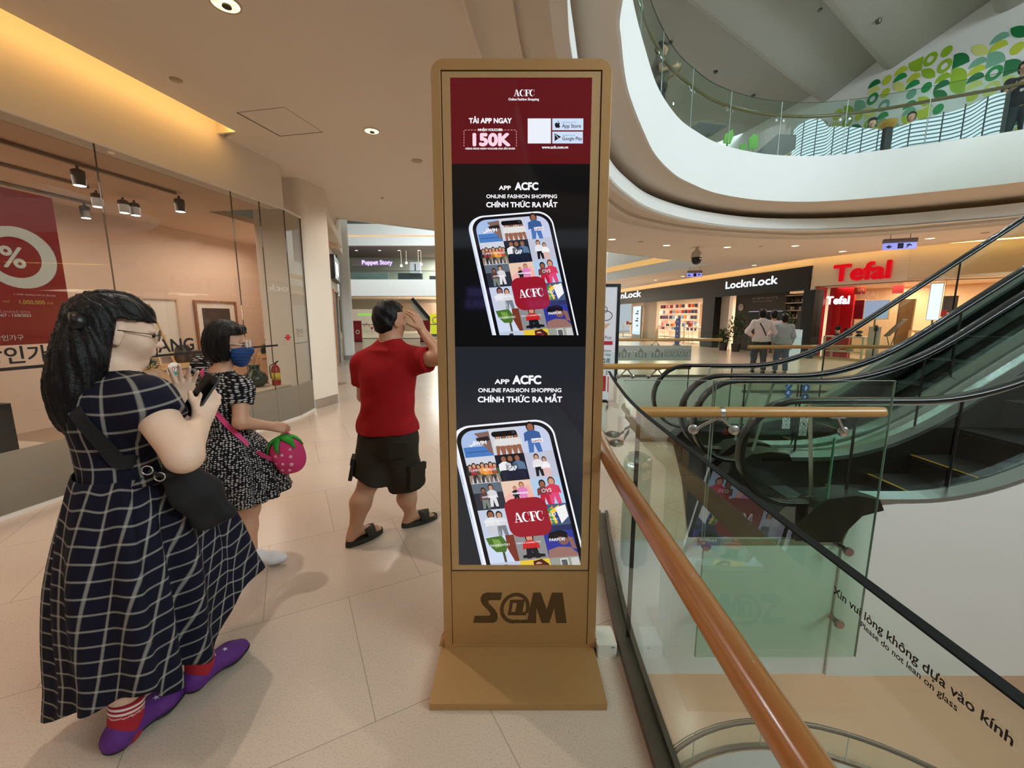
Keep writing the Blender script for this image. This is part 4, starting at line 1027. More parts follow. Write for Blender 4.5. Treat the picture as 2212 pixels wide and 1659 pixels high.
flat(b, pe([(1204.5, 266.5), (1201, 265), (1198.6, 267.5), (1198.4, 271), (1200, 275), (1202.2, 277), (1204.6, 276), (1207, 277), (1209.2, 274.6), (1210, 272.5), (1208.2, 270.5), (1208.4, 268), (1209.8, 266.6), (1207.6, 265)]), LS, sc_(INK), .001)
flat(b, pe([(1204.4, 264.6), (1205, 262.2), (1207.2, 261), (1206.6, 263.4)]), LS, sc_(INK), .001)
flat(b, pe([(1198, 288), (1212, 296), (1198, 305)]), LS, sc_(INK), .001, holes=[pe([(1200, 291), (1208.5, 296), (1200, 302)])] if False else ()); flat(b, pe([(1200, 290.5), (1207, 298.8), (1206, 299.6), (1199.4, 292)]), LS, sc_((205, 222, 246)), .0012)
for (yo, k) in ((0, 0), (1, 1)):
    if k == 0:
        stext('APP', 1078, 410, 8.5, bold=.04, align='LEFT', sx=1.3); stext('ACFC', 1113, 410, 15.5, bold=.045, align='LEFT', sx=.93); stext('ONLINE FASHION SHOPPING', 1127, 428, 7.6, bold=.03, sx=1.13); stext('CHÍNH THỨC RA MẮT', 1127, 447.5, 10.5, bold=.04, sx=1.06)
    else:
        stext('APP', 1069, 829, 9.5, bold=.04, align='LEFT', sx=1.35); stext('ACFC', 1108, 829, 17.5, bold=.045, align='LEFT', sx=.95); stext('ONLINE FASHION SHOPPING', 1123, 847, 8.4, bold=.03, sx=1.13); stext('CHÍNH THỨC RA MẮT', 1123, 868.5, 11.6, bold=.04, sx=1.07)

def clip_low(poly, ymax):
    out = []
    for i in range(len(poly)):
        a, c = poly[i], poly[(i + 1) % len(poly)]
        if a[1] <= ymax: out.append(a)
        if (a[1] <= ymax) != (c[1] <= ymax):
            t = (ymax - a[1]) / (c[1] - a[1]); out.append((a[0] + (c[0] - a[0]) * t, ymax))
    return out


def phone(ox, oy, cv, rv, ymax):
    T = lambda c, r: (ox + cv[0] * c + rv[0] * r, oy + cv[1] * c + rv[1] * r)
    def P(poly, col, z, holes=()):
        q_ = clip_low([T(c, r) for c, r in poly], ymax)
        if len(q_) >= 3: flat(b, [kp(x, y, SD) for x, y in q_], LS, sc_(col), z)
    def rr(c0, r0, c1, r1, rad):
        return [(c, r) for c, r in ([(c0, r1), (c0, r0 + rad)] + [(c0 + rad * 1.0 - rad * math.cos(R(a)), r0 + rad - rad * math.sin(R(a))) for a in range(10, 91, 10)] + [(c1 - rad + rad * math.sin(R(a)), r0 + rad - rad * math.cos(R(a))) for a in range(0, 91, 10)] + [(c1, r1)])]
    P(rr(-.30, -.16, 2.9, 6.4, .62), (214, 224, 244), .0008)
    P(rr(-.22, -.19, 3.19, 6.4, .62), (240, 243, 252), .0010)
    P(rr(-.14, -.12, 3.13, 6.4, .58), (14, 14, 20), .0012)
    for r in (1.6, 2.3, 2.9): P([(-.27, r), (-.24, r), (-.24, r + .4), (-.27, r + .4)], (180, 190, 215), .0011)
    z = .0014
    tiles = {(0, 0): (168, 190, 228), (1, 0): (205, 208, 218), (2, 0): (196, 204, 232), (0, 1): (206, 210, 222), (1, 1): (20, 24, 42), (2, 1): (190, 194, 212), (0, 2): (44, 48, 60), (1, 2): (232, 200, 178), (2, 2): (176, 204, 232),
             (0, 3): (196, 204, 224), (1, 3): (150, 30, 44), (2, 3): (70, 90, 120), (0, 4): (206, 218, 240), (1, 4): (140, 140, 142), (2, 4): (48, 56, 150), (0, 5): (190, 200, 220), (1, 5): (232, 196, 60), (2, 5): (150, 156, 146)}
    def rc(c, r, a0, b0, a1, b1, col, zz): P([(c + a0, r + b0), (c + a1, r + b0), (c + a1, r + b1), (c + a0, r + b1)], col, zz)
    for (c, r), col in tiles.items():
        if r == 0:
            poly = [(c, 1), (c, .45 if c == 0 else 0)] + ([(.5 - .5 * math.cos(R(a)), .5 - .5 * math.sin(R(a))) for a in range(10, 91, 10)] if c == 0 else []) + ([(2.5 + .5 * math.sin(R(a)), .5 - .5 * math.cos(R(a))) for a in range(0, 91, 10)] if c == 2 else [(c + 1, 0)]) + [(c + 1, 1)]
            if c == 0: poly = [(0, 1), (0, .5)] + [(.5 - .5 * math.cos(R(a)), .5 - .5 * math.sin(R(a))) for a in range(10, 91, 10)] + [(1, 0), (1, 1)]
            if c == 2: poly = [(2, 1), (2, 0)] + [(2.5 + .5 * math.sin(R(a)), .5 - .5 * math.cos(R(a))) for a in range(0, 91, 10)] + [(3, 1)]
            P(poly, col, z)
        else: rc(c, r, 0, 0, 1, 1, col, z)
    def fig(c, r, x, y, h, skin, top, bot, zz, wide=1.0, hair=(24, 18, 18)):
        w = h * .17 * wide
        P([(c + x + w * 1.0 * math.cos(a) * .62, r + y - h * .86 + w * .85 * math.sin(a)) for a in [k * .5236 for k in range(12)]], hair, zz)
        P([(c + x + w * .45 * math.cos(a), r + y - h * .84 + w * .62 * math.sin(a)) for a in [k * .5236 for k in range(12)]], skin, zz + .0001)
        P([(c + x - w * .3, r + y - h * .75), (c + x + w * .3, r + y - h * .75), (c + x + w * 1.1, r + y - h * .66), (c + x + w * 1.25, r + y - h * .38), (c + x + w * .75, r + y - h * .42), (c + x - w * .75, r + y - h * .42), (c + x - w * 1.25, r + y - h * .38), (c + x - w * 1.1, r + y - h * .66)], top, zz + .00015)
        P([(c + x - w * .8, r + y - h * .43), (c + x + w * .8, r + y - h * .43), (c + x + w * .95, r + y), (c + x + w * .3, r + y), (c + x, r + y - h * .3), (c + x - w * .3, r + y), (c + x - w * .95, r + y)], bot, zz + .00012)
    z1 = .0016; SK = (205, 150, 120); SK2 = (150, 96, 72)
    # swim: cliff and sea
    rc(0, 0, .04, .62, 1, 1, (70, 120, 190), z1); rc(0, 0, .10, .80, 1, .83, (50, 80, 130), z1 + .0001)
    P([(.50, .12), (1.0, .08), (1.0, .95), (.88, .85), (.74, .62), (.55, .5), (.62, .3)], (128, 100, 92), z1 + .0002); P([(.52, .3), (.95, .26), (.98, .42), (.56, .48)], (40, 32, 34), z1 + .0003)
    # mango group
    for k, x in enumerate((.25, .45, .65, .85)): fig(1, 0, x, 1.0, .8, SK2 if k % 2 else SK, (222, 220, 218), (150, 96, 72), z1, 1.1)
    # denim
    fig(2, 0, .42, 1.02, 1.12, SK2, (56, 92, 150), (70, 112, 180), z1, 1.25)
    rc(2, 0, .36, .5, .74, .66, (236, 238, 244), z1 + .0004)
    # tommy crowd
    rc(0, 1, .0, .3, 1, .62, (60, 56, 50), z1)
    for k, (x, t_) in enumerate(zip((.1, .24, .38, .52, .66, .8, .93), ((40, 40, 44), (190, 60, 60), (60, 70, 60), (236, 150, 60), (240, 170, 70), (220, 70, 70), (70, 90, 60)))): fig(0, 1, x, .98, .72 + .05 * (k % 2), SK, t_, (40, 38, 42) if k % 2 else (150, 130, 110), z1 + .0001)
    # gap trio
    for x, t_ in ((.28, (236, 236, 240)), (.50, (26, 30, 48)), (.74, (90, 118, 150))): fig(1, 1, x, 1.0, .98, SK2, t_, (28, 34, 56), z1, 1.1)
    # dancers
    fig(2, 1, .38, .92, .85, SK, (230, 226, 230), (28, 26, 34), z1); fig(2, 1, .62, .95, .75, SK, (240, 236, 240), (226, 180, 170), z1)
    # cotton on
    rc(0, 2, 0, 0, 1, .36, (96, 108, 120), z1); fig(0, 2, .35, .95, .8, SK2, (90, 60, 60), (120, 130, 120), z1 + .0001); fig(0, 2, .62, .9, .85, SK, (216, 214, 218), (226, 224, 228), z1 + .0001)
    # mothercare
    P([(1.0, 2.62), (1.4, 2.3), (1.9, 2.2), (2.0, 2.6), (2.0, 3), (1.0, 3)], (238, 178, 170), z1); fig(1, 2, .42, .8, .6, SK, (30, 28, 36), (30, 28, 36), z1 + .0001, hair=(150, 90, 50)); fig(1, 2, .66, .8, .72, SK, (222, 130, 190), (222, 130, 190), z1 + .0001, 1.2, (150, 90, 50))
    # ovs
    fig(2, 2, .36, 1.0, .92, SK2, (120, 60, 60), (190, 30, 60), z1, 1.2); fig(2, 2, .68, 1.0, 1.0, SK, (210, 60, 90), (225, 70, 120), z1, 1.2, (110, 60, 40))
    # banana republic
    fig(0, 3, .4, 1.0, .95, SK2, (226, 228, 232), (200, 204, 210), z1, 1.3); fig(0, 3, .68, 1.0, .9, SK, (214, 216, 222), (120, 124, 134), z1, 1.2)
    # polo
    for k, cc in enumerate(((220, 110, 50), (190, 40, 40), (230, 140, 60), (40, 150, 90), (240, 200, 60), (50, 70, 130), (240, 240, 240))): P([(2.0 + .1 * k, 3.15 + .1 * (k % 3)), (2.3 + .11 * k, 3.05 + .12 * (k % 2)), (2.38 + .1 * k, 3.5 + .08 * (k % 3)), (2.1 + .1 * k, 3.75)], cc, z1 + .00005 * k)
    rc(2, 3, 0, .8, 1, 1, (40, 50, 90), z1 + .0004)
    # swarovski
    P([(.05, 4.05), (.6, 4.0), (.75, 4.35), (.62, 4.62), (.3, 4.6), (.12, 4.35)], (74, 110, 44), z1); P([(.25, 4.1), (.5, 4.15), (.55, 4.4), (.3, 4.45)], (120, 160, 70), z1 + .0001); P([(.72, 4.0), (1, 4.0), (1, 5), (.85, 5), (.7, 4.5)], (120, 54, 40), z1); rc(0, 4, .5, .6, .58, 1, (80, 80, 60), z1)
    # french connection
    fig(1, 4, .5, .95, .92, SK, (196, 40, 40), (28, 26, 34), z1, 1.5); P([(1.15, 4.82), (1.5, 4.74), (1.9, 4.82), (1.9, 4.92), (1.15, 4.92)], (24, 24, 32), z1 + .0003)
    # parfois portrait
    P([(2.12, 4.25), (2.2, 4.05), (2.6, 3.98), (2.8, 4.1), (2.78, 4.3), (2.5, 4.22), (2.3, 4.4)], (20, 16, 20), z1 + .0002); P([(2.62 + .2 * math.cos(a), 4.3 + .26 * math.sin(a)) for a in [k * .5236 for k in range(12)]], (128, 92, 84), z1 + .0001); P([(2.0, 5), (2.05, 4.7), (2.4, 4.6), (2.8, 4.65), (3, 4.9), (3, 5)], (150, 110, 102), z1)
    P([(2.78, 4.25), (2.95, 4.3), (3.0, 4.75), (2.85, 4.7)], (140, 100, 92), z1 + .0001)
    # last row
    P([(1.45, 5.05), (1.75, 5.0), (1.95, 5.2), (1.95, 6), (1.4, 6)], (70, 34, 30), z1); P([(1.62 + .15 * math.cos(a), 5.3 + .2 * math.sin(a)) for a in [k * .5236 for k in range(12)]], (222, 170, 140), z1 + .0001); rc(1, 5, .45, .17, .8, .27, (110, 30, 36), z1 + .0002)
    rc(2, 5, .35, .05, .62, .6, (210, 210, 206), z1); rc(2, 5, .39, .1, .58, .5, (90, 90, 92), z1 + .0001); rc(2, 5, .72, .05, .98, .6, (200, 200, 198), z1); P([(.4, 5.1), (.55, 5.08), (.62, 5.6), (.35, 5.6)], (60, 40, 40), z1)
    # island and camera
    P([(1.07 + (0.09 - .09 * math.cos(R(a))), .22 - .1 * math.sin(R(a))) for a in range(-90, 91, 15)] + [(1.93 - (0.09 - .09 * math.cos(R(a))), .22 + .1 * -math.sin(R(a))) for a in range(90, -91, -15)], (10, 10, 14), .0022)
    P([(1.82 + .06 * math.cos(a), .2 + .06 * math.sin(a)) for a in [k * .5236 for k in range(12)]], (50, 54, 70), .0023)
    # brand lettering along the slant of the tiles
    a0 = np.array(kp(*T(0, 0), SD)); ac = np.array(kp(*T(1, 0), SD)) - a0; ar = np.array(kp(*T(0, 1), SD)) - a0
    xd = KX * ac[0] + KU * ac[1]; yd = -(KX * ar[0] + KU * ar[1])
    def tt(s, c, r, w, m=WHT, bold=.03, hh=1.0):
        o = LS((*(a0 + ac * c + ar * r), .0026)); v_, f_ = text2d(s, 1.0, 'CENTER'); ww = max(p[0] for p in v_) - min(p[0] for p in v_); k = w / ww * np.linalg.norm(ac)
        ux, uy = unit(xd), unit(np.cross(KN, unit(xd)));
        for i, (dx, dy) in enumerate([(0, 0)] + ([(bold * math.cos(t), bold * math.sin(t)) for t in (0, 1.57, 3.14, 4.71)] if bold else [])):
            b.add([o + (ux * (p[0] + dx) + uy * (p[1] + dy) * hh) * k + KN * i * 1e-5 for p in v_], f_, sc_(m))
    tt('SWIM', .62, .55, .44, bold=.04); tt('MANGO', 1.52, .52, .46, (225, 225, 230), .0); tt("Levi's", 2.55, .63, .3, (150, 60, 90), .02)
    P([(.22, .5), (.30, .56), (.46, .46), (.31, .62)], WHT, .0026)
    tt('TOMMY HILFIGER', .5, 1.55, .96, bold=.0); tt('GAP', 1.52, 1.62, .28, bold=.03, hh=1.5); tt('Calvin Klein', 2.52, 1.58, .58, bold=.0)
    tt('COTTON:ON', .52, 2.58, .50, bold=.04); tt('mothercare', 1.58, 2.54, .56, bold=.03); tt('OVS', 2.5, 2.56, .34, bold=.0)
    tt('BANANA REPUBLIC', .52, 3.54, .80, bold=.0); tt('POLO', 2.42, 3.5, .42, bold=.02); tt('RALPH LAUREN', 2.42, 3.66, .5, bold=.0)
    tt('SWAROVSKI', .48, 4.52, .68, bold=.0); tt('FRENCH CONNECTION', 1.5, 4.5, .84, bold=.0); tt('PARFOIS', 2.5, 4.5, .54, bold=.02)
    # red app icon
    icon = [(1.0 + (u + 0) * 1.0, v) for u, v in rrect(-.02 - 0.0, 2.67, 1.40, 4.12, .36, 7)]
    icon = [(c + .0, r) for c, r in icon]
    P([(c - .06 + 0.0, r) for c, r in icon], (150, 24, 42), .0030)
    serif('ACFC', lambda u, v: tuple(np.array(kp(*T(1.16 + u / 3.5 * 1.0, 3.56 - v * .36), SD))), sc_(WHT), .0034)
phone(960 + 135 / 4.483, 880 + 235 / 4.483, (63.6, -5.8), (13.8, 56.9), 1221.5)
phone(960 + 236 / 3.686, 450 + 100 / 3.686, (52.4, -4.3), (10.8, 48.2), 724)
scr_o = b.build('screen', S_m, kiosk)
# ================================================================ furniture shop behind the left glass front
def onL(px, py, d): return on(px, py, WL_O, WL_X, d, WL_N)
M_peach = mat('peach_wall', (218, 190, 170), 0.7, noise=0.02, scale=2)
M_peach2 = mat('shop_ceiling', (214, 186, 164), 0.8, noise=0.01)
DB = -2.9
b = MB(); b.box((-7, DB - .1, 0), (6.6, DB, 3.2), 0, FL); struct(b, 'wall_shop_back', [M_peach])
b = MB(); b.box((6.5, DB, 0), (6.6, -1.9, 3.2), 0, FL); struct(b, 'wall_shop_side', [M_peach])
b = MB(); b.box((-7, DB, 3.02), (3.3, -0.26, 3.1), 0, FL); b.box((3.3, DB, 3.02), (6.5, -1.2, 3.1), 0, FL); struct(b, 'ceiling_shop', [M_peach2])
b = MB(); b.box((-7, DB, 0.0), (3.3, -0.03, 0.02), 0, FL); b.box((3.3, DB, 0.0), (6.5, -1.2, 0.02), 0, FL); struct(b, 'floor_shop', [mat('shop_floor', (150, 128, 108), 0.4, noise=0.05)])
lamp('shop_light', 'AREA', tuple(FL((0.2, -1.5, 2.9))), 84, (1.0, 0.85, 0.74), 1.4, size_y=5.5, rot=(0, 0, -R(10.5)))
lamp('shop_light', 'AREA', tuple(FL((4.7, -1.9, 2.9))), 34, (1.0, .85, .74), 1.0, size_y=2.0)
lamp('shop_light', 'POINT', tuple(FL((-0.3, -2.5, 1.6))), 16, (1.0, 0.72, 0.42), 0.15)
# ceiling tracks and their spot heads
M_track = mat('track_metal', (150, 132, 116), 0.4, 0.4)
for i, (s0, d0, s1, d1, lab) in enumerate([(-2.5, -0.75, 2.4, -0.75, 'ceiling track running along the shop glass'), (-2.5, -1.5, 2.0, -1.5, 'second ceiling track behind the first'), (-1.5, -2.3, 2.6, -2.3, 'innermost ceiling track of the furniture shop')]):
    b = MB(); b.box((s0, d0 - .02, 2.985), (s1, d0 + .02, 3.012), 0, FL); o = b.build('light_track', [M_track], org=tuple(FL((s0, d0, 3.0)))); prop(o, lab, 'light track')
def spot_head(s, d, label, lit):
    t = thing('track_spotlight', label, 'spotlight', tuple(FL((s, d, 2.98))), 'track spotlights of the furniture shop')
    b = MB(); c = FL((s, d, 2.88)); b.lathe(c, [(0.05, -0.08), (0.055, 0.06), (0.03, 0.075), (0.0, 0.075)], 0, 18); b.tube([FL((s, d, 2.95)), FL((s, d, 2.985))], 0.012, 0, 8); b.build('housing', [mat('spot_housing', (96, 86, 78), 0.4, 0.3)], t, smooth=True, sharp=40)
    b = MB(); b.lathe(c, [(0.0, -0.0815), (0.047, -0.0815)], 0, 18); b.build('lens', [emis('spot_lens', (255, 235, 220), 14.0 if lit else 0.4)], t)
sp = [(168, 372, -.75, 1, 'track spotlight nearest the front pane, lit'), (211, 440, -1.5, 1, 'lit track spotlight on the second track beside the pane seam'), (268, 452, -1.5, 0, 'unlit track spotlight on the second track'), (388, 442, -.75, 0, 'unlit track spotlight on the front track'),
      (438, 545, -2.3, 1, 'lit track spotlight on the innermost track'), (577, 548, -1.5, 1, 'lit track spotlight nearest the shop corner')]
for px, py, d, lit, lab in sp:
    s, z = onL(px, py, d); s = max(-2.4, min(2.5, s)); spot_head(s, d, lab, lit)
for k, (px, py, lab) in enumerate([(258, 507, 'bright round lamp in the middle of the furniture shop ceiling'), (476, 520, 'round lamp in the furniture shop ceiling near the corner pane')]):
    p = at_z(px, py, 3.015); b = MB(); b.lathe((p[0], p[1], 3.0), [(0.0, 0), (0.07, 0), (0.085, .012), (0.0, .014)], 0, 20); o = b.build('ceiling_lamp', [emis('shop_lamp', (255, 236, 214), 12.0)], org=(p[0], p[1], 3.0)); prop(o, lab, 'light', 'lamps of the furniture shop')
# framed pictures
def framed(x0, y0, x1, y1, d, label, img, mcol=(150, 104, 76)):
    s0, z1 = onL(x0, y0, d); s1, z0 = onL(x1, y1, d)
    t = thing('framed_picture', label, 'picture', tuple(FL(((s0 + s1) / 2, d, z0))), 'pictures on the furniture shop wall')
    b = MB(); e = .035; b.box((s0, d - .03, z0), (s1, d + .02, z0 + e), 0, FL); b.box((s0, d - .03, z1 - e), (s1, d + .02, z1), 0, FL); b.box((s0, d - .03, z0 + e), (s0 + e, d + .02, z1 - e), 0, FL); b.box((s1 - e, d - .03, z0 + e), (s1, d + .02, z1 - e), 0, FL)
    b.build('frame', [mat('frame_%d' % mcol[0], mcol, 0.4, noise=.1)], t)
    b = MB(); b.box((s0 + e, d - .02, z0 + e), (s1 - e, d - .01, z1 - e), 0, FL); b.build('mat_board', [mat('mat_board', (226, 214, 200), 0.7)], t)
    if img:
        b = MB(); w = (s1 - s0) * .13; h = (z1 - z0) * .1; b.box((s0 + e + w, d - .009, z0 + e + h), (s1 - e - w, d - .006, z1 - e - h), 0, FL)
        b.build('print', [mat('dark_print', (74, 66, 62), 0.08, noise=.5, scale=3)], t)
framed(418, 648, 520, 764, DB + .03, 'large framed dark print on the peach wall behind the short-haired woman', True)
framed(300, 640, 398, 768, DB + .03, 'pale framed canvas on the peach wall beside the dark print', False, (206, 180, 160))
# sideboard with decor
s0, z1 = onL(338, 792, DB + .45); s1, _ = onL(612, 782, DB + .45); s1 = min(s1, 6.3)
t = thing('sideboard', 'pale wood sideboard along the peach back wall', 'sideboard', tuple(FL(((s0 + s1) / 2, DB + .25, 0.02))))
zt = max(0.7, min(1.0, z1)); b = MB(); b.box((s0, DB + .02, 0.1), (s1, DB + .43, zt), 0, FL); b.box((s0 + .1, DB + .06, 0.02), (s0 + .16, DB + .4, .1), 0, FL); b.box((s1 - .16, DB + .06, 0.02), (s1 - .1, DB + .4, .1), 0, FL); b.build('carcass', [M_oakp], t)
nd = 4
for k in range(nd):
    a = s0 + (s1 - s0) * k / nd; c = s0 + (s1 - s0) * (k + 1) / nd
    b = MB(); b.box((a + .01, DB + .43, .14), (c - .01, DB + .45, zt - .04), 0, FL); dr = b.build('door', [mat('sideboard_front', (222, 182, 150), 0.5, noise=.03)], t)
    b = MB(); b.box((a + .1, DB + .45, zt - .09), (c - .1, DB + .465, zt - .08), 0, FL); b.build('handle', [M_steeld], dr)
def decor(name, label, px, prof, m, d=DB + .25, z=None, cat=None):
    s, _ = onL(px, 780, d); c = FL((s, d, zt if z is None else z)); b = MB(); b.lathe(c, prof, 0, 24); o = b.build(name, [m], org=tuple(c), smooth=True, sharp=50); prop(o, label, cat or name.replace('_', ' ')); return c
decor('stone_vase', 'dark squat vase on the sideboard below the shop name', 398, [(0.0, 0), (.1, 0), (.13, .06), (.12, .22), (.08, .3), (.06, .3), (0, .28)], mat('dark_ceramic', (66, 54, 50), .4, noise=.2), cat='vase')
decor('ceramic_pot', 'low dark pot on the sideboard beside the squat vase', 425, [(0.0, 0), (.12, 0), (.15, .08), (.13, .18), (.1, .19), (0, .17)], mat('dark_ceramic2', (84, 70, 64), .4, noise=.2), cat='pot')
t = thing('table_mirror', 'round dark mirror on a stand on the sideboard', 'mirror', tuple(FL((onL(575, 757, DB + .3)[0], DB + .3, zt))))
s, z = onL(575, 757, DB + .3); b = MB(); b.lathe(FL((s, DB + .3, z)), [(0.0, 0), (.155, 0), (.16, .01), (.155, .02), (0, .02)], 0, 30, (*WL_N, 0)); b.build('disc', [mat('dark_mirror', (40, 42, 40), .1, .6)], t, smooth=True, sharp=40)
b = MB(); b.tube([FL((s, DB + .29, zt)), FL((s, DB + .29, z - .1))], .012, 0, 10); b.lathe(FL((s, DB + .29, zt)), [(0, 0), (.07, 0), (.07, .012), (0, .014)], 0, 20); b.build('stand', [M_blackm], t)
# ribbed green vase with twigs near the glass, on a display plinth
s, z = onL(553, 836, -.5); zp = 0.5
t = thing('display_plinth', 'low display plinth behind the frosted strip of the corner panes', 'plinth', tuple(FL((2.6, -.5, 0.02)))); b = MB(); b.box((1.6, -.85, .02), (3.34, -.12, zp), 0, FL); b.build('plinth_box', [mat('plinth_paint', (206, 182, 160), .6)], t)
t = thing('ribbed_vase', 'dark green ribbed vase with dry twigs behind the corner pane', 'vase', tuple(FL((s, -.5, zp))))
b = MB(); pr = [(.0, 0), (.09, 0), (.145, .05), (.16, .12), (.13, .19), (.07, .23), (.06, .28), (.075, .32), (.055, .32), (.0, .25)]; b.lathe(FL((s, -.5, zp)), pr, 0, 32)
vv = [];
c0 = FL((s, -.5, zp))
for p in b.v:
    q = np.array(p) - c0; a = math.atan2(q[1], q[0]); k = 1 + .05 * math.cos(a * 16); vv.append(tuple(c0 + q * (k, k, 1)))
b.v = vv; b.build('vase_body', [mat('green_glaze', (38, 52, 36), .15, noise=.2)], t, smooth=True)
b = MB(); rd = random.Random(3)
for k in range(9):
    a = rd.uniform(0, 6.28); r = rd.uniform(.05, .22); b.tube(smooth_path([tuple(c0 + (0, 0, .3)), tuple(c0 + (r * .3 * math.cos(a), r * .3 * math.sin(a), .48)), tuple(c0 + (r * math.cos(a), r * math.sin(a), rd.uniform(.6, .75)))], 3), .004, 0, 6)
b.build('twigs', [mat('dry_twig', (196, 150, 116), .7)], t)
s, z = onL(606, 810, -.3); s = min(s, 3.26); c0 = FL((s, -.3, zp)); t = thing('fire_extinguisher', 'red fire extinguisher standing behind the corner pane', 'extinguisher', tuple(c0))
b = MB(); b.lathe(c0, [(0, 0), (.055, 0), (.06, .02), (.06, .24), (.04, .29), (.02, .3), (.02, .33), (0, .33)], 0, 24); b.build('cylinder_body', [mat('extinguisher_red', (170, 24, 26), .25)], t, smooth=True, sharp=40)
b = MB(); b.tube([c0 + (0, 0, .33), c0 + (.05, .0, .36)], .01, 0, 8); b.tube(smooth_path([tuple(c0 + (0, 0, .32)), tuple(c0 + (-.08, 0, .28)), tuple(c0 + (-.075, 0, .1))], 4), .007, 0, 8); b.build('valve_hose', [M_black], t)
b = MB(); b.lathe(c0, [(.061, .08), (.061, .19)], 0, 24); b.build('label_band', [mat('extinguisher_label', (222, 190, 60), .5)], t, smooth=True)
# small potted plant and open shelf near the long-haired woman's face
s, _ = onL(322, 790, DB + .9); c0 = FL((s, DB + .9, 0.02)); t = thing('potted_bush', 'small clipped green bush in a pale pot before the back wall', 'plant', tuple(c0))
b = MB(); b.lathe(c0, [(0, 0), (.09, 0), (.12, .7), (.1, .7), (0, .66)], 0, 20); b.build('pot', [mat('pale_pot', (216, 190, 170), .6)], t, smooth=True, sharp=40)
b = MB(); rd = random.Random(8)
for k in range(160):
    a = rd.uniform(0, 6.28); e_ = rd.uniform(0, 1.4); r = .13 * rd.uniform(.7, 1.05); p = c0 + (r * math.cos(a) * math.cos(e_), r * math.sin(a) * math.cos(e_), .72 + r * 1.1 * math.sin(e_)); u = unit(np.array((rd.uniform(-1, 1), rd.uniform(-1, 1), rd.uniform(-.3, 1)))); w = unit(np.cross(u, (0.3, .5, .8)))
    b.add([p, p + u * .03 + w * .012, p + u * .06, p + u * .03 - w * .012], [(0, 1, 2, 3)], 0)
b.build('foliage', [mat('bush_green', (52, 92, 40), .6, noise=.3)], t)
# red sale banner behind the first pane
s1, zb1 = onL(150, 665, -.12); sT, zT = onL(113, 428, -.12); s1 = (s1 + sT) / 2; zT = min(2.75, zT); z0 = onL(60, 744, -.12)[1]
t = thing('sale_banner', 'red sale banner with a percent ring hanging behind the front pane', 'banner', tuple(FL((s1 - .7, -.12, z0))))
b = MB(); b.box((s1 - 1.5, -.13, z0), (s1, -.12, zT), 0, FL); b.build('cloth', [mat('banner_red', (140, 16, 22), .55, noise=.05, emit=(150, 16, 22), es=.05)], t)
LB = lambda p: FL((p[0], -.119 + p[2], p[1]))
b = MB(); sc, zc = onL(42, 557, -.12)
flat(b, circ(sc, zc, .235, n=40), LB, 0, 0, holes=[circ(sc - .02, zc, .155, n=32)]); flat(b, circ(sc - .36, zc, .2, n=32), LB, 0, 0, holes=[circ(sc - .36, zc, .13, n=28)])
put_text(b, '%', FL((sc - .115, -.118, zc - .075)), np.array((*WL_X, 0)), (0, 0, 1), .22, 0, bold=.02)
X3 = np.array((*WL_X, 0))
def bt(s, px, px1, py, m=0, bold=.0):
    a, z = onL(px, py, -.12); c, _ = onL(px1, py, -.12); v, f = text2d(s, 1.0); put_text(b, s, FL((a, -.118, z)), X3, (0, 0, 1), (c - a) / max(p[0] for p in v), m, 'LEFT', bold)
bt('ONCE', 0, 37, 609, bold=.03); bt('A YEAR', 42, 85, 612); bt('1,000,000', 39, 97, 656, 1, .02); bt('vnd', 101, 114, 657, 1); bt('vnd', 5, 20, 653, 1); bt('Limited time', 0, 65, 676, 2); bt('4/7 - 13/8/2023', 0, 67, 684, 0, .02); bt('+ nhiều chương trình ưu đãi khác', 29, 120, 637); bt('장인가구', -14, 52, 736, 0, .01)
b.build('print', [mat('banner_white', (216, 206, 196), .6), mat('banner_gold', (196, 160, 70), .6), mat('banner_pink', (200, 140, 140), .6)], t)
# vinyl lettering on the pane
t = thing('glass_lettering', 'black shop name and line stuck on the left glass front', 'lettering', tuple(FL((.8, 0, 1.1))))
b = MB(); a0, z0_ = onL(10, 778, .005); v_, f_ = text2d('장인가구', 1.0); k0 = onL(-46, 782, .005)[0]; k1 = onL(146, 775, .005)[0]; put_text(b, '장인가구', FL((k0, .006, 1.165)), X3, (0, 0, 1), (k1 - k0) / max(p[0] for p in v_), 0, bold=.02, sx=1.0); b.build('hangul_name', [M_txt], t)
b = MB(); a0, z0_ = onL(333, 762, .005); a1, _ = onL(419, 752, .005); v_, f_ = text2d('JANG', 1.0); w_ = max(p[0] for p in v_); put_text(b, 'JANG', FL((a0, .006, z0_)), X3, (0, 0, 1), (a1 - a0) / w_, 0, bold=.022); b.build('latin_name', [M_txt], t)
b = MB(); b.box((-2.5, .005, 1.105), (onL(600, 748, 0)[0], .0065, 1.13), 0, FL); b.build('line', [M_txt], t)
s, z = onL(376, 798, .006); b = MB(); L_ = lambda p: FL((s + p[0], .006 + p[2], z + p[1])); flat(b, circ(0, 0, .075, n=30), L_, 0); flat(b, circ(0, 0, .07, n=16, a0=200, a1=340), L_, 1, .001); v_, f_ = text2d('40%', .075, 'CENTER'); b.add([(p[0], p[1] - .02, .002) for p in v_], f_, 2, L_)
o = b.build('round_sticker', [mat('sticker_white', (224, 218, 210), .5), mat('sticker_teal', (50, 130, 130), .5), mat('sticker_plum', (110, 30, 70), .5)], t)
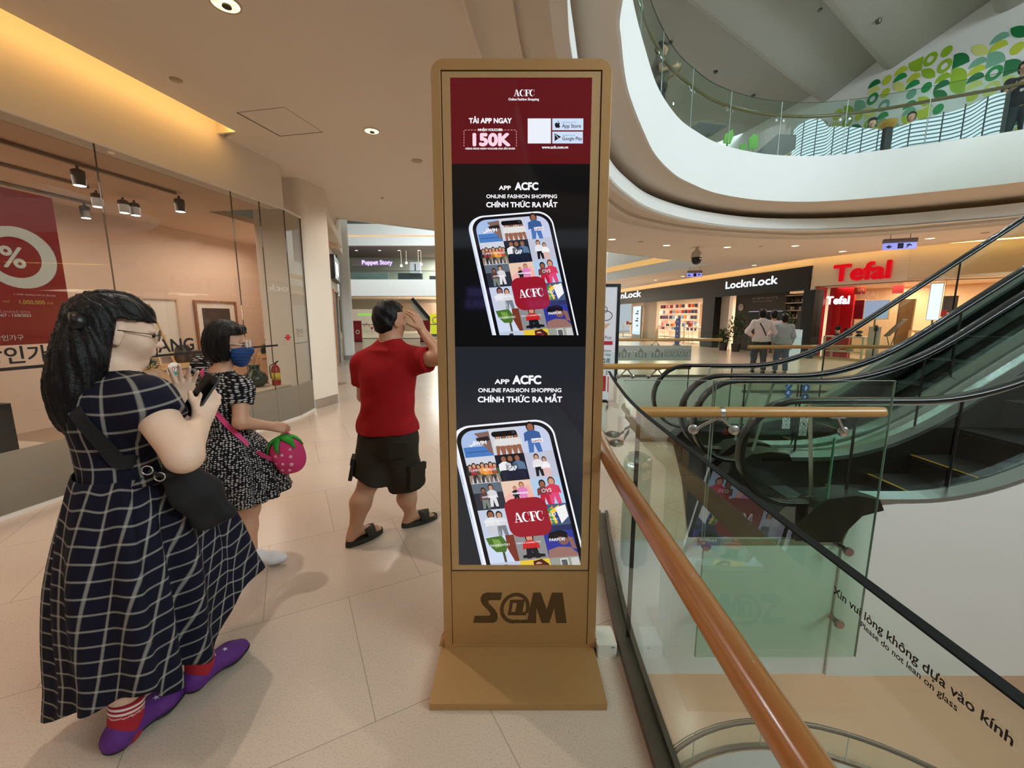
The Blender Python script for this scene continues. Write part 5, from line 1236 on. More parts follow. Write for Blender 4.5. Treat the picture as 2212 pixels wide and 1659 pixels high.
s, z = onL(622, 729, .006); b = MB(); L_ = lambda p: FL((s + p[0], .006 + p[2], z + p[1])); flat(b, rrect(-.035, -.04, .035, .04, .004, 2), L_, 0); flat(b, [(-.07, -.008), (-.035, -.008), (-.035, .008), (-.07, .008)], L_, 1); flat(b, [(.035, -.008), (.06, -.008), (.06, .008), (.035, .008)], L_, 1); b.build('red_seal', [mat('seal_red', (190, 30, 36), .5), M_txt], t)
b = MB(); put_text(b, '장인', FK((.06, .006, 1.22)), np.array((-.03, .52, 0)), (0, 0, 1), .14, 0); b.box((.0, .005, 1.11), (.45, .0065, 1.125), 0, FK); b.build('corner_name', [mat('grey_vinyl', (110, 110, 104), .5)], t)
# sofa on a platform behind the first panes
t = thing('display_platform', 'low platform carrying the sofa behind the first panes', 'platform', tuple(FL((-.8, -1.0, .02)))); b = MB(); b.box((-4, -1.6, .02), (.75, -.1, .34), 0, FL); b.build('platform_box', [mat('platform_paint', (196, 178, 160), .6)], t)
t = thing('sofa', 'grey sofa with pink cushions behind the first glass pane', 'sofa', tuple(FL((-.7, -.8, .34))))
M_sofa = mat('sofa_fabric', (66, 58, 56), .9, noise=.15, scale=40); M_cush = mat('cushion_pink', (176, 132, 130), .8, noise=.08, scale=40)
def pillow(mb, c, sx, sy, sz, rz=0.0, tilt=0.0):
    n = 9; v = []; f = []
    for side in (1, -1):
        for i in range(n):
            for j in range(n):
                u = -1 + 2 * i / (n - 1); w = -1 + 2 * j / (n - 1); h = max(0.0, (1 - abs(u) ** 2.4) * (1 - abs(w) ** 2.4)) ** .55
                k = 1 - .07 * (1 - max(abs(u), abs(w)))
                p = np.array((u * sx * (1 - .08 * w * w), h * sy * side, w * sz * (1 - .08 * u * u)))
                y_, z_ = p[1] * math.cos(tilt) - p[2] * math.sin(tilt), p[1] * math.sin(tilt) + p[2] * math.cos(tilt)
                v.append(tuple(np.array(c) + (p[0] * math.cos(rz) - y_ * math.sin(rz), p[0] * math.sin(rz) + y_ * math.cos(rz), z_)))
    for s_ in range(2):
        for i in range(n - 1):
            for j in range(n - 1):
                a = s_ * n * n + i * n + j; f.append((a, a + n, a + n + 1, a + 1) if s_ else (a, a + 1, a + n + 1, a + n))
    mb.add(v, f, 0, FL)
b = MB(); b.box((-2.2, -1.35, .40), (.35, -.35, .58), 0, FL); o = b.build('seat_base', [M_sofa], t)
b = MB(); b.box((-2.2, -1.45, .42), (.35, -1.2, 1.0), 0, FL); b.build('backrest', [M_sofa], t)
b = MB(); b.box((.22, -1.3, .4), (.4, -.4, .8), 0, FL); b.build('armrest', [M_sofa], t)
for x in (-2.1, .3):
    b = MB(); b.box((x - .03, -.5, .34), (x + .03, -.44, .4), 0, FL); b.build('leg', [M_black], t)
for k, (x, y, z, sx, tl) in enumerate([(-.35, -1.05, .86, .3, -.35), (-.95, -1.0, .84, .3, -.3), (-.1, -.9, .72, .26, -1.0), (-1.5, -1.05, .85, .28, -.4)]):
    b = MB(); pillow(b, (x, y, z), sx, .11, .25, .1 * (k - 1), tl); o = b.build('cushion', [M_cush if k != 3 else M_sofa], org=tuple(FL((x, y, z))), smooth=True); prop(o, ['pink cushion leaning on the sofa back nearest the woman', 'pink cushion next along the sofa back', 'pink cushion lying flat on the sofa seat', 'dark cushion on the sofa back beside the pink ones'][k], 'cushion', 'cushions on the grey sofa')
t = thing('easel_frame', 'thin wooden ladder frame leaning on the back wall', 'ladder', tuple(FL((onL(352, 700, DB + .3)[0], DB + .3, zt))))
s, _ = onL(352, 740, DB + .3); b = MB(); b.bar(FL((s - .12, DB + .35, zt)), FL((s - .02, DB + .1, 1.72)), .025, .025); b.bar(FL((s + .12, DB + .35, zt)), FL((s + .02, DB + .1, 1.72)), .025, .025); b.bar(FL((s - .09, DB + .27, 1.2)), FL((s + .09, DB + .27, 1.2)), .02, .02); b.build('ladder_frame', [M_oakp], t)

# ================================================================ shops across the void
def onR(px, py, d=0.0): return on(px, py, FR_O, FR_X, d, FR_N)
def onT(px, py, d=0.0): return on(px, py, FT_O, FT_X, d, FT_N)
XR3 = np.array((*FR_X, 0)); XT3 = np.array((*FT_X, 0))
# wall strip and hidden cove light above the fascias
b = MB(); b.box((0, -0.3, 3.38), (28, 0, 4.0), 0, FR); b.box((0, -.3, 2.62), (2.75, 0, 4.0), 0, FT); struct(b, 'wall_far', [M_wallp])
b = MB(); b.box((-.1, .20, 3.635), (28, .25, 3.66), 0, FR); b.box((0.1, .22, 3.635), (2.7, .26, 3.66), 0, FT); struct(b, 'trim_9', [M_led])
FT2_O = tuple(FT((2.7, 0, 0))); FT2_X = unit((1.4, -1.0, 0))[:2]; FT2_N = unit((-1.0, -1.4, 0))[:2]; FT2 = frame(FT2_O, FT2_X, FT2_N)
b = MB(); b.box((0, -.3, 2.62), (7, 0, 4.0), 0, FT2); struct(b, 'wall_far_end', [M_wallp]); b = MB(); b.box((0, .22, 3.635), (5, .26, 3.66), 0, FT2); struct(b, 'trim_10', [M_led])
# black fascia with lit name
t = thing('shop_fascia', 'long black shop fascia with white lit letters', 'shop sign', tuple(FR((8, 0, 2.5))))
zb = 2.5; zf = 3.36
b = MB(); b.box((0.02, 0.0, zb), (26, .06, zf), 0, FR); b.build('fascia_board', [M_blackm], t)
M_lit = emis('white_letter_light', (238, 244, 255), 2.6)
def fit_text(mb, s, F3, px0, px1, py0, py1, onf, d, xd, m, bold=.02, ext=.03, flip=False):
    a, z = onf(px0, py0, d); c, z2 = onf(px1, py1, d)
    v, f = text2d(s, 1.0, 'LEFT'); w = max(p[0] for p in v); size = abs(c - a) / w
    X = xd if c > a else -xd
    put_text(mb, s, F3((a, d, min(z, z2))), X, (0, 0, 1), size, m, 'LEFT', bold, 0, ext * 1.0); return size
def lit_name(s, px0, px1, pyb, pyt):
    b = MB(); a, z = onR(px0, pyb, .07); c, _ = onR(px1, pyb, .07); zt_ = onR((px0 + px1) / 2, pyt, .07)[1]
    v, f = text2d(s, 1.0, 'LEFT'); w = max(p[0] for p in v) ; h = 0.70
    sy = (zt_ - z) / h; sx = abs(c - a) / w
    o = FR((a, .075, z)); vv = []
    for i, (dx, dy) in enumerate([(0, 0)] + [(0.014 * math.cos(k), .018 * math.sin(k)) for k in (0, 1.57, 3.14, 4.71)]):
        b.add([o - XR3 * (p[0] + dx) * sx + np.array((0, 0, 1)) * (p[1] + dy) * sy + np.array((*FR_N, 0)) * i * 2e-4 for p in v], [tuple(q_) for q_ in f], 0)
    return b
lit_name('LocknLock', 1566, 1678, 624, 602).build('lit_name', [M_lit], t)
lit_name('LocknLock', 1312, 1384, 648, 632).build('lit_name', [M_lit], t)
# black jambs
for k, (p0, p1) in enumerate(((1757, 1732), (1543, 1517))):
    a, _ = onR(p0, 700); c, _ = onR(p1, 700); b = MB(); b.box((a, -.3, 0), (c, .06, zb), 0, FR); o = struct(b, 'pillar', [M_blackm])
# interior shell of the black shop
DI = -5.0
M_int = mat('bright_shop_wall', (236, 218, 196), .6)
b = MB(); b.box((0.3, DI - .1, 0), (26, DI, 3.4), 0, FR); struct(b, 'wall_shop_rear', [M_int])
b = MB(); b.box((0.0, DI, 2.9), (26, -.05, 3.0), 0, FR); struct(b, 'ceiling_shop_rear', [mat('shop_dark_ceiling', (120, 106, 92), .8)])
for s_ in (4.5, 9.5, 15.0, 21.0): lamp('shop_light', 'AREA', tuple(FR((s_, -2.4, 2.85))), 260, (1, .86, .68), 1.6, size_y=3.5)
# dark feature wall with clock, screen and lettering; display cabinet
a0, _ = onR(1692, 700, -.35); a1, _ = onR(1586, 700, -.35)
b = MB(); b.box((a0, -.5, 0), (a1, -.35, zb + .1), 0, FR); struct(b, 'wall_feature', [mat('dark_feature_wall', (66, 58, 50), .6, noise=.08, scale=2)])
b = MB(); c0_, c1_ = onR(1572, 700, -.3)[0], onR(1540, 700, -.3)[0]; b.box((c0_, -.5, 0), (c1_, -.3, zb + .1), 0, FR); struct(b, 'pillar', [mat('cream_column', (214, 204, 190), .6)])
s, z = onR(1601, 664, -.34); t = thing('wall_clock', 'round white clock on the dark shop wall', 'clock', tuple(FR((s, -.34, z))))
nR = np.array((*FR_N, 0)); b = MB(); b.lathe(FR((s, -.35, z)), [(0, 0), (.17, 0), (.17, .03), (.155, .035)], 0, 28, nR); b.build('rim', [mat('clock_rim', (196, 186, 172), .4)], t, smooth=True, sharp=40); b = MB(); b.lathe(FR((s, -.35, z)), [(0, .034), (.156, .034)], 0, 28, nR); b.build('dial', [mat('clock_dial', (232, 228, 220), .5)], t)
b = MB(); p0 = FR((s, -.312, z)); b.bar(p0, p0 + np.array((0, 0, .11)), .01, .004, 0, nR); b.bar(p0, p0 - XR3 * .06 + np.array((0, 0, .04)), .012, .004, 0, nR); b.build('hands', [M_blackm], t)
t = thing('wall_lettering', 'small pale slogan on the dark feature wall', 'lettering', tuple(FR((onR(1650, 643, -.34)[0], -.34, 2.3))))
def rtext(mb, s_, px0, px1, py, d, m=0, bold=0.0):
    a, z = onR(px0, py, d); c, _ = onR(px1, py, d); v, f = text2d(s_, 1.0); w = max(p[0] for p in v); put_text(mb, s_, FR((a, d, z)), -XR3, (0, 0, 1), abs(a - c) / w, m, 'LEFT', bold)
b = MB(); rtext(b, 'Just right for your Living', 1625, 1680, 647, -.34); rtext(b, 'lifestyle kitchenware collection', 1625, 1668, 653, -.34); b.build('lettering', [mat('pale_grey_letters', (170, 164, 156), .5)], t)
a0, z0 = onR(1689, 700, -.33); a1, z1 = onR(1620, 674, -.33); t = thing('wall_screen', 'dark wall screen above the heads of the couple', 'screen', tuple(FR(((a0 + a1) / 2, -.33, z0))))
b = MB(); b.box((a0, -.35, z0 - .25), (a1, -.29, z1), 0, FR); b.build('screen_case', [mat('screen_dark', (44, 48, 60), .15)], t); b = MB(); b.box((a0, -.35, z1 + .002), (a1, -.27, z1 + .03), 0, FR); b.build('top_light', [emis('screen_edge_light', (200, 205, 230), .6)], t)
# cabinet with lit shelves and jars
a0, _ = onR(1729, 700, -.3); a1, _ = onR(1690, 700, -.3)
t = thing('display_cabinet', 'open lit cabinet of jars beside the black jamb', 'cabinet', tuple(FR(((a0 + a1) / 2, -.5, 0))))
M_shelf = mat('white_shelf', (226, 216, 200), .5)
b = MB(); b.box((a0, -.75, .0), (a1, -.70, 2.45), 0, FR); b.box((a0, -.70, 0), (a0 + .04, -.32, 2.45), 0, FR); b.box((a1 - .04, -.70, 0), (a1, -.32, 2.45), 0, FR); b.build('carcass', [mat('cabinet_back', (92, 80, 66), .6)], t)
zs = [onR(1710, p, -.5)[1] for p in (686, 670, 654, 638)]
for z in zs:
    b = MB(); b.box((a0 + .04, -.70, z - .03), (a1 - .04, -.32, z), 0, FR); b.build('shelf', [M_shelf], t)
rd = random.Random(2); proto = {}
def jar(kind, c, label, group, h, r, m):
    b = MB(); b.lathe((0, 0, 0), [(0, 0), (r, 0), (r, h * .75), (r * .8, h * .85), (r * .85, h), (0, h)], 0, 12); o = b.build('storage_jar', [m], org=(0, 0, 0), smooth=True, sharp=40); return prop(o, label, 'jar', group)
jm = [mat('jar_a', (196, 176, 140), .3), mat('jar_b', (120, 100, 84), .3), mat('jar_c', (222, 210, 190), .4), mat('jar_d', (70, 66, 64), .4)]
jp = [jar(0, None, 'small storage jar on the open lit cabinet beside the black jamb', 'jars in the open cabinet', .14, .06, m) for m in jm]
first = set()
for z in zs[:3]:
    for k in range(5):
        i = rd.randrange(4); loc = FR((a0 + .12 + (a1 - a0 - .2) * k / 4.6, -.5 + rd.uniform(-.08, .08), z))
        if i not in first: first.add(i); jp[i].location = loc
        else: copy_tree(jp[i], tuple(loc))
for i, o in enumerate(jp):
    if i not in first: bpy.data.objects.remove(o)
# lit light box, shelves of goods in the first opening
a0, z1 = onR(1386, 655, -.3); a1, z0 = onR(1364, 740, -.3); t = thing('light_box', 'tall narrow lit advertising panel inside the black shop', 'light box', tuple(FR(((a0 + a1) / 2, -.3, 0))))
b = MB(); b.box((a0, -.42, .0), (a1, -.3, 2.35), 0, FR); b.build('case', [mat('lightbox_case', (190, 190, 190), .5)], t); b = MB(); b.box((a0 + .06, -.3, .3), (a1 - .06, -.295, 2.3), 0, FR); b.build('lit_face', [emis('lightbox_face', (206, 228, 255), 1.05)], t)
b = MB();
for k in range(7): b.box((a0 + .4, -.294, 1.9 - k * .17), (a0 + .4 + .5 * (.5 + .5 * math.sin(k * 2.1)), -.292, 2.0 - k * .17), 0, FR)
b.build('print', [mat('lightbox_print', (70, 60, 70), .5)], t)
b = MB(); q0, q1 = onR(1417, 700, -.6)[0], onR(1388, 700, -.6)[0]; b.box((q0, -.8, 0), (q1, -.6, zb + .1), 0, FR); struct(b, 'wall_panel_far', [mat('cream_panel', (220, 204, 182), .6)])
goods_m = [mat('goods_%d' % i, c, .5) for i, c in enumerate([(236, 150, 150), (90, 70, 110), (220, 120, 60), (240, 220, 210), (60, 60, 80), (150, 60, 60), (120, 150, 180)])]
gp_ = []
for i, m in enumerate(goods_m):
    b = MB(); b.prism(rrect(-.1, -.08, .1, .08, .03, 3), 0, .22, 0); b.prism(rrect(-.105, -.085, .105, .085, .03, 3), .22, .26, 0); o = b.build('food_box', [m]); prop(o, 'lidded food box on the lit wall shelves deep in the black shop', 'food box', 'food boxes on the wall shelves'); gp_.append(o)
used = set()
def put_goods(loc, rz=0.0, s=1.0):
    i = rd.randrange(len(gp_)); o = gp_[i]
    if i in used: o = copy_tree(gp_[i], tuple(loc))
    else: used.add(i); o.location = loc
    o.scale = (s, s, s)
for (p0, p1, d, rows, lab) in ((1500, 1440, -4.4, 5, 'wide lit wall shelf of food boxes at the back of the black shop'), (1438, 1417, -4.2, 5, 'narrow lit wall shelf beside the wide one')):
    a0 = onR(p0, 700, d)[0]; a1 = onR(p1, 700, d)[0]; t = thing('wall_shelf', lab, 'shelf unit', tuple(FR(((a0 + a1) / 2, d, 0))), 'wall shelves of the black shop')
    b = MB(); b.box((a0, d - .35, 0), (a1, d - .3, 2.5), 0, FR); b.build('back_panel', [mat('shelf_back_pink', (240, 206, 190), .6, emit=(255, 214, 180), es=.35)], t)
    for k in range(rows):
        z = .55 + .42 * k; b = MB(); b.box((a0, d - .3, z - .03), (a1, d, z), 0, FR); b.build('shelf', [M_shelf], t)
        n = int((a1 - a0) / .42)
        for j in range(n):
            if rd.random() < .85: put_goods(FR((a0 + .2 + j * .42, d - .15, z)))
for o in gp_:
    if o not in [gp_[i] for i in used]: bpy.data.objects.remove(o)
# counters with pots near the opening
def counter(px0, px1, d, h, label, m):
    a0 = onR(px0, 700, d)[0]; a1 = onR(px1, 700, d)[0]; a0, a1 = min(a0, a1), max(a0, a1)
    t = thing('display_table', label, 'table', tuple(FR(((a0 + a1) / 2, d, 0))), 'display tables of the black shop')
    b = MB(); b.box((a0, d - .7, h - .05), (a1, d, h), 0, FR); b.build('table_top', [m], t)
    for x in (a0 + .05, a1 - .05):
        for y in (d - .65, d - .05):
            b = MB(); b.box((x - .03, y - .03, 0), (x + .03, y + .03, h - .05), 0, FR); b.build('leg', [M_shelf], t)
    b = MB(); b.box((a0 + .05, d - .65, .25), (a1 - .05, d - .05, .3), 0, FR); b.build('lower_shelf', [m], t)
    return a0, a1
pots = []
for k, (p0, p1, d, lab) in enumerate(((1405, 1345, -.9, 'low display table beside the tall light box'), (1470, 1418, -.8, 'display table of cookware in the middle of the opening'), (1514, 1476, -.8, 'display table beside the black column'))):
    a0, a1 = counter(p0, p1, d, .95, lab, M_shelf)
    n = max(3, int((a1 - a0) / .5))
    for j in range(n):
        b = MB(); r = rd.uniform(.1, .16); h = rd.uniform(.12, .28); b.lathe((0, 0, 0), [(0, 0), (r * .9, 0), (r, .03), (r, h), (r * .6, h + .03), (.02, h + .04), (.02, h + .07), (0, h + .07)], 0, 14)
        o = b.build('cooking_pot', [rd.choice(goods_m + jm)], org=(0, 0, 0), smooth=True, sharp=40); o.location = FR((a0 + .2 + (a1 - a0 - .4) * j / (n - 1), d - .35, .95)); prop(o, 'cooking pot on the ' + lab.split(' display table ')[-1] if False else 'lidded pot on the ' + lab, 'pot', 'pots on the display tables')
# blue roll-up stand in front
a0, z1 = onR(1470, 688, 1.2); a1, z0 = onR(1456, 760, 1.2); t = thing('rollup_stand', 'blue roll-up stand with pale print before the black shop', 'banner stand', tuple(FR(((a0 + a1) / 2, 1.2, 0))))
b = MB(); b.box((a0, 1.19, .08), (a1, 1.2, z1), 0, FR); b.build('banner', [mat('rollup_blue', (34, 72, 150), .5)], t); b = MB(); b.box((a0, 1.1, 0), (a1, 1.3, .08), 0, FR); b.build('foot', [M_steeld], t)
b = MB();
for k in range(6): b.box((a0 + .15, 1.2, .5 + k * .25), (a1 - .15, 1.203, .58 + k * .25), 0, FR)
b.build('print', [mat('rollup_print', (170, 190, 225), .5)], t)
# tree-like plants before the dark wall
def leafy(label, px, pyb, d, h, r, seed, onf=onR, F=FR):
    s, _ = onf(px, pyb, d); c0 = F((s, d, 0)); t = thing('potted_plant', label, 'plant', tuple(c0), 'plants before the black shop'); rd2 = random.Random(seed)
    b = MB(); b.lathe(c0, [(0, 0), (.16, 0), (.2, .35), (.17, .35), (0, .3)], 0, 16); b.build('pot', [mat('dark_pot', (60, 56, 52), .6)], t, smooth=True, sharp=40)
    b = MB(); b.tube([c0 + (0, 0, .3), c0 + (.02, 0, h * .7)], .02, 0, 8); b.build('stem', [mat('bark', (90, 70, 50), .8)], t)
    b = MB()
    for k in range(260):
        u = np.array([rd2.gauss(0, 1) for _ in range(3)]); u = unit(u) * rd2.uniform(.4, 1); p = c0 + (u[0] * r, u[1] * r, h * .62 + u[2] * h * .4); w = unit(np.array([rd2.uniform(-1, 1) for _ in range(3)])); q_ = unit(np.cross(w, (0.2, .4, .9)))
        b.add([p, p + w * .08 + q_ * .03, p + w * .18, p + w * .08 - q_ * .03], [(0, 1, 2, 3)], 0)
    b.build('foliage', [mat('plant_green', (66, 92, 48), .6, noise=.3)], t)
leafy('leafy potted tree before the cream column of the black shop', 1590, 740, .5, 1.7, .35, 1); leafy('small potted plant beside the leafy tree', 1560, 770, .6, 1.0, .28, 2); leafy('potted plant beside the heads of the couple', 1690, 740, .75, 1.9, .3, 3)
t = thing('lit_display', 'pale lit display case beside the black jamb with the words beauty and food', 'display case', tuple(FR((onR(1712, 760, .05)[0], .05, 0))))
a0 = onR(1726, 760, .12)[0]; a1 = onR(1697, 760, .12)[0]; b = MB(); b.box((a0, -.25, 0), (a1, .12, 1.05), 0, FR); b.build('case', [mat('display_pale', (190, 205, 208), .3, emit=(200, 225, 230), es=.3)], t)
b = MB(); b.box((a0, -.28, 1.05), (a1, -.22, 1.75), 0, FR); b.build('back_board', [mat('display_board', (70, 66, 62), .5)], t); b = MB(); rtext(b, 'Beauty', 1700, 1722, 721, -.21); rtext(b, 'Food', 1704, 1720, 732, -.21); b.build('lettering', [mat('board_letters', (210, 205, 198), .5)], t)

# ---------------------------------------------------------------- the red cookware shop
t = thing('shop_name', 'red raised shop name on the beige wall', 'shop sign', tuple(FT((1.0, .05, 3.0))))
b = MB(); s0, z0 = onT(1799, 606, .05); s1, _ = onT(1921, 596, .05); zt_ = onT(1921, 572, .05)[1]; v, f = text2d('Tefal', 1.0, 'LEFT', .04); w = max(p[0] for p in v); sx = (s1 - s0) / w; z0 = onT(1806, 607, .05)[1]
for dx, dy in [(0, 0)] + [(.04 * math.cos(k), .035 * math.sin(k)) for k in [i * .785 for i in range(8)]]:
    b.add([FT((s0 + (p[0] + dx) * sx, .05 + p[2] * .5, z0 + (p[1] + dy) * sx * .92)) for p in v], f, 0)
b.build('raised_letters', [mat('sign_red', (214, 16, 46), .35, emit=(214, 16, 40), es=.35)], t)
b = MB(); s_, z_ = onT(1916, 574, .05); L_ = lambda p: FT((s_ + p[0], .06, z_ + p[1])); flat(b, circ(0, 0, .035, n=16), L_, 0, holes=[circ(0, 0, .027, n=16)]); b.build('registered_mark', [M_txt], t)
DT = -3.2
b = MB(); b.box((-0.3, DT - .1, 0), (10, DT, 3.2), 0, FT); struct(b, 'wall_red_shop_back', [mat('warm_shop_wall', (232, 196, 160), .6)])
b = MB(); b.box((0, DT, 2.62), (10, -.02, 2.7), 0, FT); struct(b, 'ceiling_red_shop', [mat('warm_shop_ceiling', (222, 196, 168), .7)])
b = MB(); b.box((0.02, -.06, 0), (.13, .04, 2.62), 0, FT); struct(b, 'trim_11', [M_white])
lamp('shop_light', 'AREA', tuple(FT((1.8, -1.6, 2.58))), 120, (1, .8, .58), 2.4, size_y=2.0); lamp('shop_light', 'AREA', tuple(FT((5.0, -1.2, 2.58))), 120, (1, .8, .58), 2.4, size_y=2.0)
t = thing('shop_glazing', 'glass front of the red cookware shop', 'glazing', tuple(FT((1.4, 0, 0)))); 
b = MB(); b.box((.16, -.02, .03), (2.66, -.01, 2.6), 0, FT); b.build('glass_pane', [M_glassc], t)
s0 = onT(1762, 700, -1.0)[0]; s1 = onT(1838, 700, -1.0)[0]
t = thing('red_display_wall', 'glossy red display wall with white lit name in the cookware shop', 'display wall', tuple(FT(((s0 + s1) / 2, -1.0, 0))))
b = MB(); b.box((max(s0 - .3, .15), -1.1, 0), (s1, -1.0, 2.6), 0, FT); b.box((.16, -.70, 0), (.20, -.06, 2.6), 0, FT); b.build('panel', [mat('display_red', (176, 12, 24), .25, emit=(176, 12, 24), es=.12)], t)
b = MB(); q0, z0 = onT(1784, 657, -.99); q1, _ = onT(1834, 653, -.99); v, f = text2d('Tefal', 1.0); w = max(p[0] for p in v); put_text(b, 'Tefal', FT((q0, -.99, z0)), XT3, (0, 0, 1), (q1 - q0) / w, 0, bold=.04); b.build('lit_name', [M_lit], t)
def tscreen(px0, py0, px1, py1, d, label, col, es, frame_m, name='display_screen'):
    s0, z1 = onT(px0, py0, d); s1, z0 = onT(px1, py1, d); t = thing(name, label, 'screen', tuple(FT(((s0 + s1) / 2, d, z0))))
    b = MB(); b.box((s0, d - .06, z0), (s1, d, z1), 0, FT); b.build('case', [frame_m], t); b = MB(); e = .02; b.box((s0 + e, d, z0 + e), (s1 - e, d + .004, z1 - e), 0, FT); b.build('face', [emis(name + '_%d' % px0, col, es)], t)
    b = MB(); b.box(((s0 + s1) / 2 - .02, d - .05, 0), ((s0 + s1) / 2 + .02, d - .01, z0), 0, FT); b.build('stand_post', [M_steeld], t)
tscreen(1868, 648, 1918, 690, -1.3, 'pale blue screen on the wooden display of the red shop', (176, 190, 220), 1.0, M_oakp)
tscreen(1828, 648, 1864, 690, -1.4, 'dark red picture board beside the pale screen', (120, 14, 24), .7, M_oakp, 'picture_board')
tscreen(2011, 612, 2028, 692, -.6, 'tall narrow lit panel in the red shop', (214, 226, 255), 1.6, M_shelf, 'advertising_lightbox')
tscreen(2029, 640, 2064, 675, -1.6, 'dark poster with pale figures beside the narrow lit panel', (90, 70, 60), .6, M_blackm, 'wall_poster')
s0, z1 = onT(2023, 667, -.7); s1, z0 = onT(2043, 687, -.7)
for px, py, w, h, d, lab, c in ((2034, 677, .22, .2, -.7, 'small red notice below the dark poster', (150, 30, 40)), (1857, 628, .34, .24, -.6, 'orange red sale card hanging in the shop window', (196, 60, 40)), (1940, 625, .30, .26, -.9, 'red hanging card beside the shop window edge', (170, 24, 36)), (1945, 660, .05, .5, -1.5, 'narrow red hanging strip in the cookware shop', (180, 30, 40))):
    s_, z_ = onT(px, py, d); t = thing('hanging_card', lab, 'card', tuple(FT((s_, d, z_)))); b = MB(); b.box((s_ - w / 2, d - .01, z_ - h / 2), (s_ + w / 2, d, z_ + h / 2), 0, FT); b.build('card', [mat('card_%d' % c[0], c, .5)], t)
    b = MB(); b.tube([FT((s_, d - .005, z_ + h / 2)), FT((s_, d - .005, 2.62))], .004, 0, 6); b.build('cord', [M_steeld], t)
    if px == 1857:
        b = MB(); put_text(b, '50%', FT((s_ - .07, d + .001, z_ - .02)), XT3, (0, 0, 1), .13, 0); b.build('lettering', [mat('card_print', (240, 200, 170), .5)], t)
# white table with kettles, wood table
def ttable(px0, px1, d, dd, h, label, m, leg_m):
    s0 = onT(px0, 720, d)[0]; s1 = onT(px1, 720, d)[0]; t = thing('display_table', label, 'table', tuple(FT(((s0 + s1) / 2, d, 0))), 'tables of the red shop')
    b = MB(); b.box((s0, d - dd, h - .05), (s1, d, h), 0, FT); b.build('table_top', [m], t)
    for x in (s0, s1 - .06):
        for y in (d - dd, d - .06):
            b = MB(); b.box((x, y, 0), (x + .06, y + .06, h - .05), 0, FT); b.build('leg', [leg_m], t)
    b = MB(); b.box((s0 + .06, d - dd + .06, .28), (s1 - .06, d - .06, .32), 0, FT); b.build('lower_shelf', [m], t); return s0, s1
s0, s1 = ttable(1780, 1868, -.25, .6, .85, 'white display table with coffee machines in the red shop window', M_shelf, M_shelf)
for k, x in enumerate((.25, .5, .78)):
    c = FT((s0 + (s1 - s0) * x, -.5, .85)); t = thing('coffee_machine', ['tall dark coffee machine on the white table', 'middle dark coffee machine on the white table', 'low dark machine at the table end'][k], 'coffee machine', tuple(c), 'machines on the white table'); h = (.36, .28, .2)[k]
    b = MB(); b.lathe(c, [(0, 0), (.1, 0), (.1, .04), (.06, .06), (.06, h * .6), (.1, h * .65), (.1, h * .9), (.03, h), (0, h)], 0, 16); b.build('body', [mat('machine_dark', (40, 34, 32), .25, .4)], t, smooth=True, sharp=40); b = MB(); b.lathe(c, [(.061, .08), (.072, .1), (.072, h * .5), (.061, h * .55)], 0, 16); b.build('jug', [mat('machine_chrome', (200, 190, 180), .15, .9)], t, smooth=True)
for k, x in enumerate((.25, .6)):
    c = FT((s0 + (s1 - s0) * x, -.5, .32)); b = MB(); b.lathe(c, [(0, 0), (.1, 0), (.13, .08), (.13, .12), (.02, .14), (.02, .17), (0, .17)], 0, 16); o = b.build('steel_pan', [M_steel], org=tuple(c), smooth=True, sharp=40); prop(o, ['steel pan on the lower shelf of the white table', 'second steel pan on the lower shelf beside the table leg'][k], 'pan', 'pans under the white table')
s0, s1 = ttable(1962, 1990, -.5, .5, 1.1, 'wooden display desk beside the ironing board', M_oakp, M_oakp)
t = thing('ironing_board', 'grey tilted ironing board in the red shop window', 'ironing board', tuple(FT((onT(1925, 760, -.35)[0], -.35, 0)))); sa, za = onT(1910, 726, -.35); sb, zb_ = onT(1950, 690, -.35)
b = MB(); b.bar(FT((sa, -.5, za)), FT((sb, -.5, zb_)), .34, .04, 0, (0, 0, 1)); b.build('board', [mat('ironing_grey', (120, 112, 106), .8)], t)
b = MB(); b.bar(FT((sa + .05, -.4, za)), FT((sb - .1, -.4, 0)), .02, .02); b.bar(FT((sb - .1, -.4, (za + zb_) / 2)), FT((sa + .05, -.4, 0)), .02, .02); b.build('legs', [M_steeld], t)
t = thing('garment_steamer', 'upright dark garment steamer on a red base in the shop window', 'steamer', tuple(FT((onT(1885, 765, -.2)[0], -.2, 0)))); s_ = onT(1885, 765, -.2)[0]
b = MB(); b.tube([FT((s_, -.2, .12)), FT((s_, -.2, 1.15))], .02, 0, 8); b.lathe(FT((s_, -.2, 1.05)), [(0, 0), (.05, 0), (.06, .1), (.03, .2), (0, .2)], 0, 14); b.build('pole', [M_blackm], t, smooth=True, sharp=40); b = MB(); b.prism(rrect(-.2, -.14, .2, .14, .05, 4), .0, .12, 0, xf=lambda p: FT((s_ + p[0], -.2 + p[1], p[2]))); b.build('base', [mat('steamer_red', (150, 24, 30), .3)], t)
b = MB(); q0, q1 = onT(1878, 700, -.3)[0], onT(1905, 700, -.3)[0]; b.box((q0, -.32, .1), (q1, -.3, 1.2), 0, FT); o = b.build('white_board', [M_shelf], org=tuple(FT((q0, -.3, .1)))); prop(o, 'white upright board behind the garment steamer', 'board')
b = MB(); q0, q1 = onT(1938, 680, -1.0)[0], onT(1972, 680, -1.0)[0]; b.box((q0, -1.1, 0), (q1, -1.0, 2.1), 0, FT); o = b.build('wood_partition', [wood_mat('brown_wood', (122, 84, 46), (146, 104, 60), .5, 2)], org=tuple(FT((q0, -1.0, 0)))); prop(o, 'brown wooden partition behind the ironing board', 'partition')
